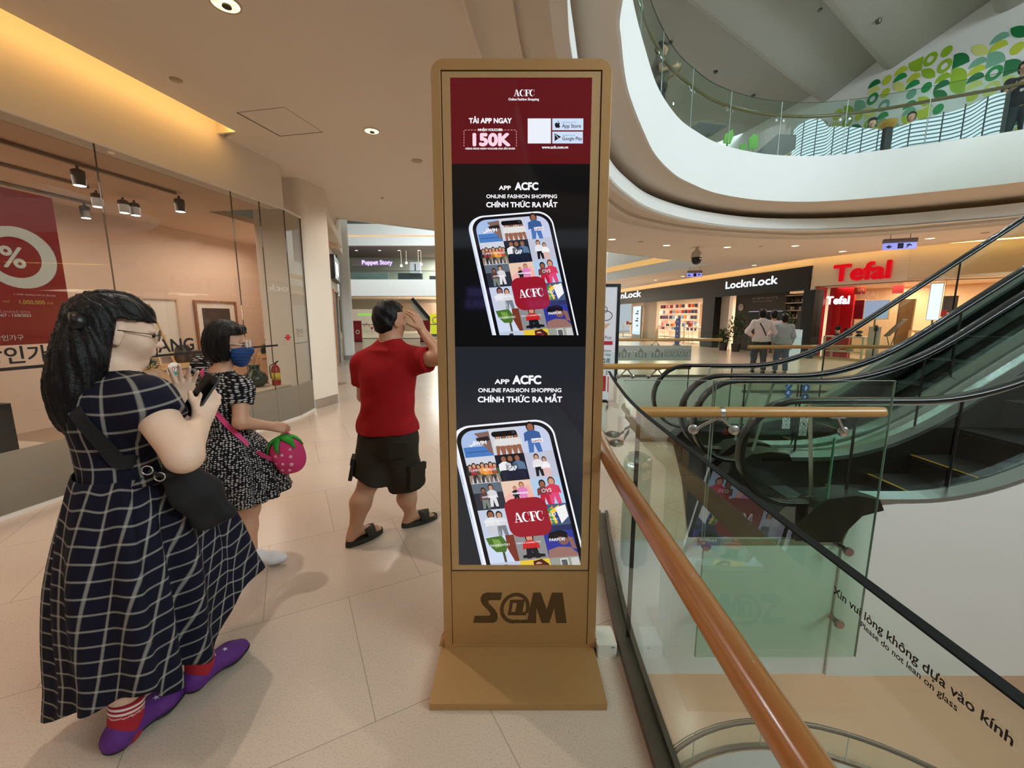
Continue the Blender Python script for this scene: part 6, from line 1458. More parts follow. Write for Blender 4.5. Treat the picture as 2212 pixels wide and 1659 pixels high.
b = MB(); b.box((.16, -.22, 0), (2.6, -.04, .10), 0, FT); o = b.build('wood_plinth', [M_oakp], org=tuple(FT((.5, -.5, 0)))); prop(o, 'low wooden plinth under the shop window display', 'plinth')

# ================================================================ fittings of this storey's ceiling
def downlight(px, py, label, r=.075, z=3.6, glow=9.0, col=(255, 205, 130), grp='down lamps of the walkway ceiling', big=False):
    p = at_z(px, py, z); t = thing('downlight', label, 'light', (p[0], p[1], z - .002), grp)
    b = MB(); b.lathe((p[0], p[1], z - .006), [(r, .0), (r * 1.14, .0), (r * 1.14, .006), (r, .006)], 0, 28, caps=False); b.build('trim_ring', [mat('downlight_ring', (200, 186, 160), .3, .4)], t, smooth=True, sharp=40)
    b = MB(); b.lathe((p[0], p[1], z - .003), [(0, .0), (r, .0)], 0, 28)
    b.build('glowing_bowl', [mat('hammered_bowl_%d' % int(glow), (40, 30, 20), .4, emit=col, es=glow)] if not big else [bowl_mat()], t)
    if big:
        b = MB(); b.lathe((p[0] + .0, p[1] + .012, z - .014), [(0, 0), (r * .35, 0), (r * .35, .01), (0, .01)], 0, 20); b.build('centre_cap', [M_black], t)
    return t
def bowl_mat():
    if 'bowl' in _m: return _m['bowl']
    m = bpy.data.materials.new('hammered_gold_bowl'); m.use_nodes = True; nt = m.node_tree; bs = nt.nodes['Principled BSDF']; tc = nt.nodes.new('ShaderNodeTexCoord'); n = nt.nodes.new('ShaderNodeTexVoronoi'); n.inputs['Scale'].default_value = 90
    nt.links.new(tc.outputs['Object'], n.inputs['Vector']); rp = nt.nodes.new('ShaderNodeValToRGB'); rp.color_ramp.elements[0].color = (*lin((255, 240, 190)), 1); rp.color_ramp.elements[1].color = (*lin((226, 170, 92)), 1); rp.color_ramp.elements[1].position = .7
    nt.links.new(n.outputs['Distance'], rp.inputs[0]); nt.links.new(rp.outputs[0], bs.inputs['Emission Color']); bs.inputs['Emission Strength'].default_value = 1.15; _m['bowl'] = m; return m
downlight(487, 8, 'large round down lamp above the long-haired woman, cut by the picture edge', .085, big=True); downlight(803, 283, 'round down lamp above the man in red', .078, big=True)
for k, (px, py, lab) in enumerate([(1322, 517, 'down lamp of the far ceiling just beside the kiosk top edge'), (1440, 530, 'down lamp left of the dome camera across the void'), (1571, 534, 'down lamp right of the dome camera across the void'), (1718, 531, 'down lamp above the end of the lit shop name'), (2009, 515, 'down lamp beside the larger hanging exit sign'), (1820, 543, 'down lamp above the red shop name'),
                                     (1475, 597, 'small down lamp above the far end of the black fascia'), (1416, 605, 'smallest down lamp at the far end of the black fascia'), (1629, 573, 'down lamp before the bright cove of the black shop')]):
    downlight(px, py, lab, .10 if k < 6 else .085, glow=4.0, col=(255, 226, 170), grp='down lamps across the void')
for px, py, r, lab in ((900, 347, .075, 'round pale ceiling speaker behind the down lamp near the kiosk'), (380, 172, .05, 'small round detector plate by the glowing cove'), (1384, 522, .08, 'flat ceiling disc between two down lamps across the void'), (1643, 532, .06, 'small ceiling detector across the void'), (2128, 503, .09, 'flat ceiling disc near the escalator handrail'), (826, 427, .03, 'tiny ceiling fitting above the corridor')):
    p = at_z(px, py, 3.6); b = MB(); b.lathe((p[0], p[1], 3.6), [(0, -.012), (r * .8, -.012), (r, -.004), (r, .0)], 0, 26); o = b.build('ceiling_disc', [mat('disc_paint', (176, 160, 138), .5, noise=.03)], org=(p[0], p[1], 3.6), smooth=True, sharp=40); prop(o, lab, 'ceiling fitting', 'discs on the walkway ceiling')
# service hatch: thin shadow gap
b = MB(); h = [at_z(512, 243, 3.6), at_z(605, 294, 3.6), at_z(697, 285, 3.6)]
b.bar(h[0] + (0, 0, -.001), h[1] + (0, 0, -.001), .012, .003); b.bar(h[1] + (0, 0, -.001), h[2] + (0, 0, -.001), .006, .003); b.bar(h[2] + (0, 0, -.001), h[0] + h[2] - h[1] + (0, 0, -.001), .002, .003); b.bar(h[0] + (0, 0, -.001), h[0] + h[2] - h[1] + (0, 0, -.001), .002, .003); o = b.build('ceiling_hatch', [mat('hatch_gap', (70, 58, 46), .8)], org=tuple(h[1])); prop(o, 'square service hatch outlined in the ceiling above the shop corner', 'hatch')
# dome camera
p = at_z(1506, 534, 3.6); t = thing('dome_camera', 'white and black dome camera hanging from the ceiling across the void', 'camera', tuple(p)); sc_k = .9
b = MB(); b.lathe(p, [(0, 0), (.05, 0), (.05, -.06), (.10, -.12), (.14, -.16), (.16, -.30), (0, -.30)], 0, 24); b.build('housing', [mat('camera_white', (196, 188, 176), .4)], t, smooth=True, sharp=40)
b = MB(); b.lathe(p, [(.145, -.30), (.14, -.40), (.11, -.47), (.05, -.505), (0, -.51)], 0, 24); b.build('dome', [mat('camera_dome', (16, 16, 18), .12)], t, smooth=True)
# exit signs
def exit_sign(px, py, label, w=.34, rz=0.0):
    p = at_z(px, py, 3.32); t = thing('exit_sign', label, 'exit sign', (p[0], p[1], 3.32), 'lit signs hanging across the void'); c = np.array((p[0], p[1], 0)); ca, sa = math.cos(rz), math.sin(rz); F_ = lambda q_: c + np.array((q_[0] * ca - q_[1] * sa, q_[0] * sa + q_[1] * ca, q_[2]))
    b = MB(); b.box((-w, -.05, 3.36), (w, .05, 3.46), 0, F_); b.tube([F_((-.2, 0, 3.46)), F_((-.2, 0, 3.6))], .008, 0, 6); b.tube([F_((.2, 0, 3.46)), F_((.2, 0, 3.6))], .008, 0, 6); b.build('housing', [mat('exit_housing', (120, 114, 118), .4)], t)
    b = MB(); b.box((-w, -.012, 3.2), (w, .012, 3.36), 0, F_); b.build('lit_plate', [emis('exit_plate', (150, 150, 240), 1.0)], t)
    for pl in ([(-.04, 3.22), (.08, 3.22), (.08, 3.35), (-.04, 3.35)], [(.12, 3.24), (.16, 3.24), (.2, 3.29), (.24, 3.27), (.25, 3.29), (.2, 3.33), (.15, 3.32), (.13, 3.29), (.17, 3.28)]):
        b = MB(); b.add([F_((x_, -.014, z_)) for x_, z_ in pl], [tuple(range(len(pl)))], 0); b.build('pictogram', [mat('exit_letters', (30, 30, 80), .5)], t)
    b = MB()
    b.add([F_(q_) for q_ in [(-.28, -.014, 3.27), (-.2, -.014, 3.32), (-.2, -.014, 3.29), (-.16, -.014, 3.29), (-.16, -.014, 3.25), (-.2, -.014, 3.25), (-.2, -.014, 3.22)]], [tuple(range(7))], 0); b.build('arrow', [mat('exit_letters', (30, 30, 80), .5)], t)
exit_sign(1943, 528, 'larger lit exit sign hanging before the red shop', rz=-.35); exit_sign(1500, 592, 'smaller lit exit sign hanging before the black shop', .3, -.15)

# ================================================================ far atrium at the end of the corridor
YF = 42.0
def farbox(mb, x0, x1, z0, z1, y0, y1, m=0): mb.box((x0, y0, z0), (x1, y1, z1), m)
b = MB(); farbox(b, -24, 6, 8.4, 10.4, YF, YF + .3); struct(b, 'trim_12', [M_white])
b = MB(); farbox(b, -24, 6, 8.36, 8.4, YF + .3, 50); farbox(b, -24, 6, 14.0, 14.2, 5, 50); struct(b, 'ceiling_far', [mat('mauve_soffit', (150, 132, 128), .8)])
b = MB(); farbox(b, -24, 6, 9.25, 9.33, YF - .06, YF, 0); farbox(b, -24, 6, 4.05, 4.10, YF - .06, YF, 0); struct(b, 'trim_13', [emis('far_cove', (255, 206, 140), .95)])
b = MB(); farbox(b, -24, 6, 3.6, 4.95, YF, YF + .3); struct(b, 'trim_14', [M_white])
b = MB(); farbox(b, -24, 6, 3.56, 3.6, YF + .3, 50); farbox(b, -24, 8, 4.85, 4.9, YF + .3, 50); struct(b, 'ceiling_far_shops', [M_ceil])
b = MB(); farbox(b, -24, 8, 0, 14, 50, 50.2); farbox(b, -24.2, -24, 0, 14, 12, 50); struct(b, 'wall_end', [mat('end_wall', (196, 196, 180), .7, noise=.08, scale=.4)])
lamp('far_shop_light', 'AREA', (-5, 46, 8.2), 2200, (.95, 1, .92), 8, size_y=5); lamp('far_shop_light', 'AREA', (-5, 46, 3.5), 1200, (1, .92, .8), 8, size_y=5)
glass_rail('far_gallery_railing', 'distant glass railing of the gallery at the end of the corridor', [(-16, YF), (4, YF)], 4.95, 1.1, -1, 8, M_steeld, .03, 1.05, base=.03, arms=False)
for k, px in enumerate((770, 820, 862, 905)):
    p = at_z(px, 541, 8.36); b = MB(); b.lathe((p[0], p[1], 8.355), [(0, 0), (.14, 0)], 0, 16); o = b.build('downlight', [emis('far_downlight', (255, 244, 220), 4.0)], org=(p[0], p[1], 8.355)); prop(o, 'tiny down lamp in the mauve far soffit, ' + ['beside the pillar', 'second from the pillar', 'third from the pillar', 'nearest the kiosk'][k], 'light', 'lamps in the far soffit')
def far_px(px, py, y): p = at_y(px, py, y); return p
def farthing(name, label, cat, px0, py0, px1, py1, y, m, th=.3, group=None, extra=None):
    a = far_px(px0, py1, y); c = far_px(px1, py0, y); t = thing(name, label, cat, ((a[0] + c[0]) / 2, y, a[2]), group)
    b = MB(); b.box((a[0], y, a[2]), (c[0], y + th, c[2])); b.build(extra or 'panel', [m], t); return t, a, c
t, a, c = farthing('shop_fascia', 'distant mauve shop board with a violet lit name on the gallery', 'shop sign', 760, 562, 840, 575, 46, mat('far_mauve', (170, 150, 148), .6), extra='fascia_board')
b = MB(); put_text(b, 'Puppet Story', (far_px(781, 571, 45.9)[0], 45.95, far_px(781, 571, 45.9)[2]), (1, 0, 0), (0, 0, 1), .62, 0, bold=.03); b.build('lit_name', [emis('far_violet_light', (190, 170, 255), 2.0)], t)
farthing('gallery_board', 'grey green printed board behind the far gallery glass', 'board', 762, 589, 838, 612, 43.0, mat('far_greygreen', (110, 124, 120), .6, noise=.4, scale=.8))
t, a, c = farthing('poster_board', 'pale poster board with small print on the far gallery', 'poster', 886, 566, 908, 590, 44, mat('far_poster', (206, 204, 208), .6)); b = MB(); m_ = (a[0] + c[0]) / 2; b.box((m_ - .05, 43.98, (a[2] + c[2]) / 2 - .35), (m_ + .05, 43.99, (a[2] + c[2]) / 2 + .35)); b.build('print', [M_txt], t)
farthing('gallery_kiosk', 'dark kiosk counter on the far gallery below the pale poster', 'counter', 860, 590, 912, 606, 44.5, mat('far_dark', (44, 50, 52), .5))
farthing('gallery_kiosk', 'dark counter on the far gallery against the gold kiosk edge', 'counter', 928, 596, 960, 614, 44.4, mat('far_dark', (44, 50, 52), .5))
for k, (px, py) in enumerate(((867, 574), (878, 568), (904, 574), (910, 571))):
    p = far_px(px, py, 45); b = MB(); b.lathe(p, [(0, -.14), (.1, -.1), (.14, 0), (.1, .1), (0, .14)], 0, 14); b.tube([p + (0, 0, .14), (p[0], p[1], 8.36)], .01, 0, 6); o = b.build('globe_lamp', [emis('globe_light', (255, 244, 205), 2.2)], org=tuple(p), smooth=True); prop(o, 'round pendant lamp on the far gallery, ' + ['lowest one beside the dark counter', 'highest one', 'in front of the pale poster', 'nearest the gold kiosk'][k], 'light', 'globe lamps of the far gallery')
# far ground floor: shops, red stands, green strip, yellow column
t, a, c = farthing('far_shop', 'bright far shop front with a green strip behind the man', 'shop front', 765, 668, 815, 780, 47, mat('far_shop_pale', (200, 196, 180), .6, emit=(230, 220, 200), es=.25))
b = MB(); g0 = far_px(773, 681, 46.9); g1 = far_px(802, 678, 46.9); b.box((g0[0], 46.9, g0[2]), (g1[0], 46.99, g1[2])); b.build('green_strip', [emis('green_strip_light', (140, 220, 70), 1.0)], t)
farthing('far_shop', 'warm far shop front between the man and the kiosk', 'shop front', 868, 655, 962, 782, 47.5, mat('far_shop_warm', (150, 130, 112), .6, noise=.5, scale=.7))
t, a, c = farthing('sale_stand', 'red sale stand with white ring beside the second pillar', 'banner stand', 766, 693, 780, 748, 26, mat('far_red', (150, 16, 30), .5), .05); b = MB(); L_ = lambda p: ((a[0] + c[0]) / 2 + p[0], 25.99 - p[2], (a[2] + c[2]) / 2 + p[1]); flat(b, circ(0, .1, .13, n=20), L_, 0, holes=[circ(0, .1, .08, n=16)]); b.build('ring_print', [M_shelf], t); b = MB(); b.box((a[0], 25.9, 0), (c[0], 26.2, .05)); b.build('foot', [M_blackm], t); b = MB(); b.box((a[0], 26, .05), (a[0] + .04, 26.04, a[2])); b.box((c[0] - .04, 26, .05), (c[0], 26.04, a[2])); b.build('post', [M_blackm], t)
t, a, c = farthing('sale_stand', 'red sale stand between the man\'s raised arm and the kiosk', 'banner stand', 908, 692, 928, 740, 26, mat('far_red', (150, 16, 30), .5), .05); b = MB(); b.box((a[0], 25.9, 0), (c[0], 26.2, .05)); b.build('foot', [M_blackm], t); b = MB(); b.box((a[0], 26, .05), (a[0] + .04, 26.04, a[2])); b.box((c[0] - .04, 26, .05), (c[0], 26.04, a[2])); b.build('post', [M_blackm], t)
p = far_px(941, 700, 34); t = thing('lit_column', 'glowing yellow column with white emblem beside the kiosk edge', 'column', (p[0], 34, 0)); zt_ = far_px(941, 678, 34)[2]; b = MB(); b.lathe((p[0], 34, 0), [(0, .2), (.42, .2), (.42, zt_), (0, zt_)], 0, 24); b.build('lit_shaft', [emis('yellow_glow', (226, 220, 30), .9)], t, smooth=True, sharp=40); b = MB(); b.lathe((p[0], 34, 0), [(0, 0), (.5, 0), (.5, .2), (0, .2)], 0, 24); b.build('base', [M_steeld], t)
b = MB(); z_ = far_px(941, 692, 34)[2]; L_ = lambda q_: (p[0] + q_[0], 33.55 - q_[2], z_ + q_[1]); flat(b, circ(.1, 0, .3, n=20), L_, 0, holes=[circ(.1, 0, .2, n=16)]); b.build('emblem', [M_shelf], t)
t = thing('far_escalator', 'distant escalator rising behind the raised hand of the man', 'escalator', (far_px(915, 690, 38)[0], 38, 0)); a = far_px(945, 715, 38); c = far_px(893, 655, 38); b = MB(); b.bar(a, c, .8, .5, 0, (0, 0, 1)); b.build('truss', [mat('far_escalator_side', (150, 148, 140), .5)], t); b = MB(); b.bar(a + (0, -.45, .4), c + (0, -.45, .4), .06, .3, 0, (0, 0, 1)); b.build('balustrade', [M_blackm], t)
rdf = random.Random(11)
for k in range(9):
    px = 776 + k * 5.4; p = far_px(px, 702 + rdf.uniform(-6, 10), 44); h = .25
    b = MB(); b.box((p[0] - .12, 44, p[2] - h / 2), (p[0] + .12, 44.1, p[2] + h / 2)); b.box((p[0] - .02, 44.02, 0), (p[0] + .02, 44.06, p[2] - h / 2)); o = b.build('price_stand', [rdf.choice([mat('stand_red', (190, 40, 40), .5), M_shelf, mat('stand_peach', (230, 180, 150), .5)])], org=(p[0], 44, 0)); prop(o, 'small price board on a post inside the bright far shop', 'price board', 'price boards in the far shop')
b = MB(); a = far_px(784, 745, 30); c = far_px(930, 720, 30)
glass_rail('far_floor_railing', 'distant glass railing on the ground floor beyond the man', [(a[0], 30), (c[0] + 1.5, 30)], 0, 1.1, -1, 4, M_steeld, .03, 1.02, arms=False)
# lit signs behind the photographer, mirrored in the screen and the panes
M_neon = emis('violet_neon', (150, 140, 255), 3.0)
def mirrored_sign(lines, x, z, size, label):
    t = thing('neon_sign', label, 'neon sign', (x, -8.9, z)); b = MB()
    for k, s_ in enumerate(lines): put_text(b, s_, (x, -8.95, z - k * size * 1.1), (-1, 0, 0), (0, 0, 1), size, 0, 'LEFT', .01)
    b.build('letters', [M_neon], t); return t
mirrored_sign(['YANKEE', 'CANDLE'], -.2, 2.62, .30, 'violet neon shop name mirrored at the screen edge'); mirrored_sign(['YANKEE', 'CANDLE'], 1.62, 2.62, .30, 'violet neon shop name mirrored in the red icon')
# ================================================================ people: bodies grown as one smooth surface from tapered limbs
class SDF:
    def __init__(s): s.p = []
    def cone(s, a, b, ra, rb, k=0.03, flat=None, end=None): s.p.append(('c', np.array(a, float), np.array(b, float), ra, rb, k, flat, end)); return s
    def ell(s, c, r, ax=None, k=0.02): s.p.append(('e', np.array(c, float), np.array(r, float), np.eye(3) if ax is None else np.array(ax, float), 0, k, None, None)); return s
    def copy(s, grow=0.0):
        o = SDF()
        for q in s.p:
            if q[0] == 'c': o.p.append(('c', q[1], q[2], q[3] + grow, q[4] + grow, q[5], q[6], q[7]))
            else: o.p.append(('e', q[1], q[2] + grow, q[3], 0, q[5], q[6], None))
        return o
    @staticmethod
    def one(q, P):
        if q[0] == 'c':
            a, b, ra, rb, fl = q[1], q[2], q[3], q[4], q[6]
            d = P - a; ba = b - a
            if fl is not None:
                n, sc = fl; n = np.array(n, float); d = d + np.outer(d @ n, n) * (1 / sc - 1); ba = ba + n * np.dot(ba, n) * (1 / sc - 1)
            t = np.clip(d @ ba / max(ba @ ba, 1e-9), 0, 1)
            r = np.linalg.norm(d - t[:, None] * ba, axis=1) - (ra + (rb - ra) * t)
            if q[7] is not None: r = np.maximum(r, (P - q[7][0]) @ unit(q[7][1]))
            return r
        c, r, ax = q[1], q[2], q[3]
        l = (P - c) @ ax.T; k0 = np.linalg.norm(l / r, axis=1); k1 = np.linalg.norm(l / (r * r), axis=1)
        return np.where(k1 > 1e-9, k0 * (k0 - 1) / np.maximum(k1, 1e-9), -r.min())
    def eval(s, P, sel=None):
        D = None
        for q in (s.p if sel is None else sel):
            d = s.one(q, P)
            if D is None: D = d; continue
            k = q[5]; h = np.clip(0.5 + 0.5 * (D - d) / k, 0, 1); D = D * (1 - h) + d * h - k * h * (1 - h)
        return D
    def bounds(s):
        lo = np.full(3, 1e9); hi = -lo
        for q in s.p:
            if q[0] == 'c':
                for c, r in ((q[1], q[3]), (q[2], q[4])): lo = np.minimum(lo, c - r); hi = np.maximum(hi, c + r)
            else: m = q[2].max(); lo = np.minimum(lo, q[1] - m); hi = np.maximum(hi, q[1] + m)
        return lo, hi


def wrinkle(seed, amp, freq, n=5, squash=(1, 1, 1)):
    rg = np.random.RandomState(seed); K_ = rg.normal(size=(n, 3)); K_ /= np.linalg.norm(K_, axis=1)[:, None]; K_ *= freq * rg.uniform(.6, 1.5, size=(n, 1)) * np.array(squash); ph = rg.uniform(0, 6.28, n)
    return lambda P: amp * np.mean(np.sin(P @ K_.T + ph), axis=1) * 1.6


def surface(sdf, res=0.006, clips=(), disp=None, pad=0.02, cut=None):
    """surface-nets mesh of the blended limbs; clips are (point, normal) half spaces kept where (p-point).normal < 0"""
    lo, hi = sdf.bounds(); lo -= pad; hi += pad; B = 16
    N = np.ceil((hi - lo) / res / B).astype(int) * B + 1
    F = np.full(N, 1.0, np.float32); bs = B * res; rad = bs * 0.87
    nb = (N - 1) // B
    gi = np.arange(B + 1)
    G = np.stack(np.meshgrid(gi, gi, gi, indexing='ij'), -1).reshape(-1, 3)
    cs = np.stack(np.meshgrid(*[np.arange(n) for n in nb], indexing='ij'), -1).reshape(-1, 3); cen = lo + (cs * B + B / 2) * res
    dist = np.stack([sdf.one(q, cen) for q in sdf.p], 1); mn = dist.min(1)
    for c, dq, m in zip(cs, dist, mn):
        if m > rad * 1.9 + .06: continue
        sel = [q for q, d in zip(sdf.p, dq) if d < max(m, 0) + rad * 2.6 + .10]
        if m < -rad * 1.5 - .03 and not clips: 
            F[c[0] * B:c[0] * B + B + 1, c[1] * B:c[1] * B + B + 1, c[2] * B:c[2] * B + B + 1] = -1; continue
        P = lo + (c * B + G) * res; d = sdf.eval(P, sel)
        if disp is not None: d = d + disp(P)
        for o, n in clips: d = np.maximum(d, (P - np.array(o)) @ unit(n))
        if cut is not None: d = np.maximum(d, cut(P))
        F[c[0] * B:c[0] * B + B + 1, c[1] * B:c[1] * B + B + 1, c[2] * B:c[2] * B + B + 1] = d.reshape(B + 1, B + 1, B + 1)
    S = F < 0
    n = np.array(F.shape) - 1; cnt = np.zeros(n, np.int8)
    for i in (0, 1):
        for j in (0, 1):
            for k in (0, 1): cnt += S[i:i + n[0], j:j + n[1], k:k + n[2]]
    act = (cnt > 0) & (cnt < 8); idx = np.full(n, -1, np.int64); C = np.argwhere(act); idx[act] = np.arange(len(C))
    acc = np.zeros((len(C), 3)); w = np.zeros(len(C))
    cor = [(i, j, k) for i in (0, 1) for j in (0, 1) for k in (0, 1)]
    for a in cor:
        for ax in range(3):
            if a[ax]: continue
            b_ = list(a); b_[ax] = 1; A = C + a; Bc = C + b_
            fa = F[A[:, 0], A[:, 1], A[:, 2]]; fb = F[Bc[:, 0], Bc[:, 1], Bc[:, 2]]; m = (fa < 0) != (fb < 0)
            t = np.where(m, fa / np.where(np.abs(fa - fb) < 1e-12, 1, fa - fb), 0); p = np.array(a) + np.zeros((len(C), 3)); p[:, ax] += t
            acc[m] += p[m]; w[m] += 1
    V = lo + (C + acc / np.maximum(w, 1)[:, None]) * res
    Q = []
    for ax in range(3):
        sl0 = [slice(None)] * 3; sl1 = [slice(None)] * 3; sl0[ax] = slice(0, -1); sl1[ax] = slice(1, None)
        a = S[tuple(sl0)]; b_ = S[tuple(sl1)]; E = np.argwhere(a != b_); o1, o2 = (ax + 1) % 3, (ax + 2) % 3
        ok = (E[:, o1] > 0) & (E[:, o2] > 0) & (E[:, o1] < F.shape[o1] - 1) & (E[:, o2] < F.shape[o2] - 1); E = E[ok]
        ins = a[E[:, 0], E[:, 1], E[:, 2]]
        def cell(d1, d2):
            c = E.copy(); c[:, o1] -= d1; c[:, o2] -= d2; return idx[c[:, 0], c[:, 1], c[:, 2]]
        q = np.stack([cell(1, 1), cell(0, 1), cell(0, 0), cell(1, 0)], 1); q[~ins] = q[~ins][:, ::-1]; Q.append(q)
    Q = np.concatenate(Q); Q = Q[(Q >= 0).all(1)]
    return V, Q


def relax(V, Q, it=1):
    for _ in range(it):
        s = np.zeros_like(V); c = np.zeros(len(V))
        for i in range(4):
            np.add.at(s, Q[:, i], V[Q[:, (i + 1) % 4]]); np.add.at(s, Q[:, (i + 1) % 4], V[Q[:, i]]); np.add.at(c, Q[:, i], 1); np.add.at(c, Q[:, (i + 1) % 4], 1)
        V = V * .5 + s / np.maximum(c, 1)[:, None] * .5
    return V


def grow(name, sdf, m, parent, res=0.006, clips=(), disp=None, it=1, cut=None, attr=None):
    V, Q = surface(sdf, res, clips, disp, cut=cut)
    if it: V = relax(V, Q, it)
    o = mesh_obj(name, V, Q.tolist(), m if isinstance(m, list) else [m], parent=parent, smooth=True)
    if attr is not None:
        a = o.data.attributes.new('plaid', 'FLOAT_VECTOR', 'POINT'); a.data.foreach_set('vector', np.ascontiguousarray(attr(V), dtype=np.float32).ravel())
    return o


def axes(f, up=(0, 0, 1)):
    f = unit(f); s = unit(np.cross(f, up)); u = np.cross(s, f); return f, s, u       # s points to the person's right


def head_prims(B, c, f, up, k=1.0, neck=None, ears=True, nk=0.052):
    f, s, u = axes(f, up); c = np.array(c, float); ax = [s, f, u]
    B.ell(c + u * .018 * k - f * .008 * k, (.074 * k, .094 * k, .098 * k), ax, .02)
    B.cone(c + f * .028 * k - u * .03 * k, c + f * .058 * k - u * .094 * k, .060 * k, .030 * k, .03)
    B.ell(c + f * .05 * k - u * .035 * k, (.058 * k, .045 * k, .06 * k), ax, .02)
    B.cone(c + f * .088 * k + u * .008 * k, c + f * .108 * k - u * .026 * k, .009 * k, .0135 * k, .012)
    for sg in (-1, 1):
        B.ell(c + f * .105 * k - u * .03 * k + s * .011 * k * sg, (.008 * k, .009 * k, .007 * k), ax, .008)
        B.ell(c + f * .079 * k + u * .018 * k + s * .032 * k * sg, (.024 * k, .012 * k, .009 * k), ax, .012)
        B.ell(c + f * .062 * k - u * .03 * k + s * .036 * k * sg, (.022 * k, .02 * k, .024 * k), ax, .02)
        if ears:
            e = c + s * .078 * k * sg - f * .006 * k - u * .012 * k
            B.ell(e, (.008 * k, .019 * k, .032 * k), [s, unit(f - u * .2), unit(u + f * .2)], .008); B.ell(e - u * .022 * k + f * .004 * k, (.007 * k, .011 * k, .012 * k), ax, .006)
    B.ell(c + f * .094 * k - u * .052 * k, (.024 * k, .009 * k, .006 * k), ax, .006); B.ell(c + f * .092 * k - u * .063 * k, (.021 * k, .010 * k, .007 * k), ax, .006)
    if neck is not None: B.cone(c - u * .06 * k - f * .012 * k, neck, nk * k, nk * 1.12 * k, .03)


def hand_prims(B, w, d, n, s, curls=(.5, .6), k=1.0, spread=.0, thumb=(.7, .75, .1)):
    """w wrist, d finger direction, n back of the hand, s towards the thumb"""
    w = np.array(w, float); d = unit(d); n = unit(np.array(n) - d * np.dot(n, d)); s = unit(np.array(s) - d * np.dot(s, d) - n * np.dot(s, n))
    B.cone(w - d * .01, w + d * .02 * k, .024 * k, .026 * k, .02, (n, .72))
    for i in range(4):
        o = (1.5 - i) * .0185 * k
        B.cone(w + d * .022 * k + s * o * .75, w + d * (.082 - .004 * abs(i - 1)) * k + s * o, .0135 * k, .0105 * k, .012)
    L = [(.040, .024, .019), (.044, .028, .020), (.041, .026, .019), (.032, .020, .017)]
    for i in range(4):
        o = (1.5 - i) * .0185 * k; p = w + d * (.084 - .004 * abs(i - 1)) * k + s * o; a = curls[0] * (1 + .08 * i); dd = unit(d + s * spread * (1.5 - i) * .5)
        for j, l in enumerate(L[i]):
            v = dd * math.cos(a) - n * math.sin(a); q = p + v * l * k; B.cone(p, q, (.0092 - .0008 * j) * k, (.0086 - .0009 * j) * k, .004); p = q; a += curls[1]
    p = w + d * .028 * k + s * .024 * k; v = unit(d * thumb[0] + s * thumb[1] - n * thumb[2]); q = p + v * .042 * k; B.cone(p, q, .0150 * k, .0110 * k, .014); v2 = unit(v + d * .5 - n * .25); B.cone(q, q + v2 * .03 * k, .0108 * k, .0085 * k, .004)


SKIN1 = mat('skin_fair', (232, 196, 170), .5, noise=.04, scale=25); SKIN2 = mat('skin_tan', (208, 158, 128), .5, noise=.04, scale=25); SKIN3 = mat('skin_brown', (196, 146, 116), .5, noise=.05, scale=25)
HAIR = mat('black_hair', (12, 10, 11), .5, spec=.28, noise=.25, scale=60, bump=.25, bscale=160)


def plaid_mat(name, base, line, per, wid, hi):
    m = bpy.data.materials.new(name); m.use_nodes = True; nt = m.node_tree; bs = nt.nodes['Principled BSDF']; N = nt.nodes.new; L = nt.links.new
    at = N('ShaderNodeAttribute'); at.attribute_name = 'plaid'; at.attribute_type = 'GEOMETRY'; sp = N('ShaderNodeSeparateXYZ'); L(at.outputs['Vector'], sp.inputs[0])
    nz = N('ShaderNodeTexNoise'); nz.inputs['Scale'].default_value = 400; L(at.outputs['Vector'], nz.inputs['Vector'])
    outs = []
    for i, axn in enumerate('XY'):
        mu = N('ShaderNodeMath'); mu.operation = 'MULTIPLY'; L(sp.outputs[axn], mu.inputs[0]); mu.inputs[1].default_value = 1 / per[i]
        fr = N('ShaderNodeMath'); fr.operation = 'FRACT'; L(mu.outputs[0], fr.inputs[0]); sb = N('ShaderNodeMath'); sb.operation = 'SUBTRACT'; L(fr.outputs[0], sb.inputs[0]); sb.inputs[1].default_value = .5
        ab = N('ShaderNodeMath'); ab.operation = 'ABSOLUTE'; L(sb.outputs[0], ab.inputs[0]); mr = N('ShaderNodeMapRange'); L(ab.outputs[0], mr.inputs[0]); mr.inputs[1].default_value = wid; mr.inputs[2].default_value = wid * .45; mr.inputs[3].default_value = 0; mr.inputs[4].default_value = 1; outs.append(mr.outputs[0])
    ad = N('ShaderNodeMath'); ad.operation = 'ADD'; L(outs[0], ad.inputs[0]); L(outs[1], ad.inputs[1])
    sc = N('ShaderNodeMath'); sc.operation = 'MULTIPLY'; L(ad.outputs[0], sc.inputs[0]); sc.inputs[1].default_value = hi; sc.use_clamp = True
    mx = N('ShaderNodeMix'); mx.data_type = 'RGBA'; L(sc.outputs[0], mx.inputs[0]); mx.inputs[6].default_value = (*lin(base), 1); mx.inputs[7].default_value = (*lin(line), 1)
    L(mx.outputs[2], bs.inputs['Base Color']); bs.inputs['Roughness'].default_value = .85; bs.inputs['Specular IOR Level'].default_value = .2
    return m


def tube_part(name, path, r, m, parent, seg=10, rr=None):
    b = MB(); b.tube(path, r, 0, seg, rr=rr); return b.build(name, [m], parent, smooth=True, sharp=60)


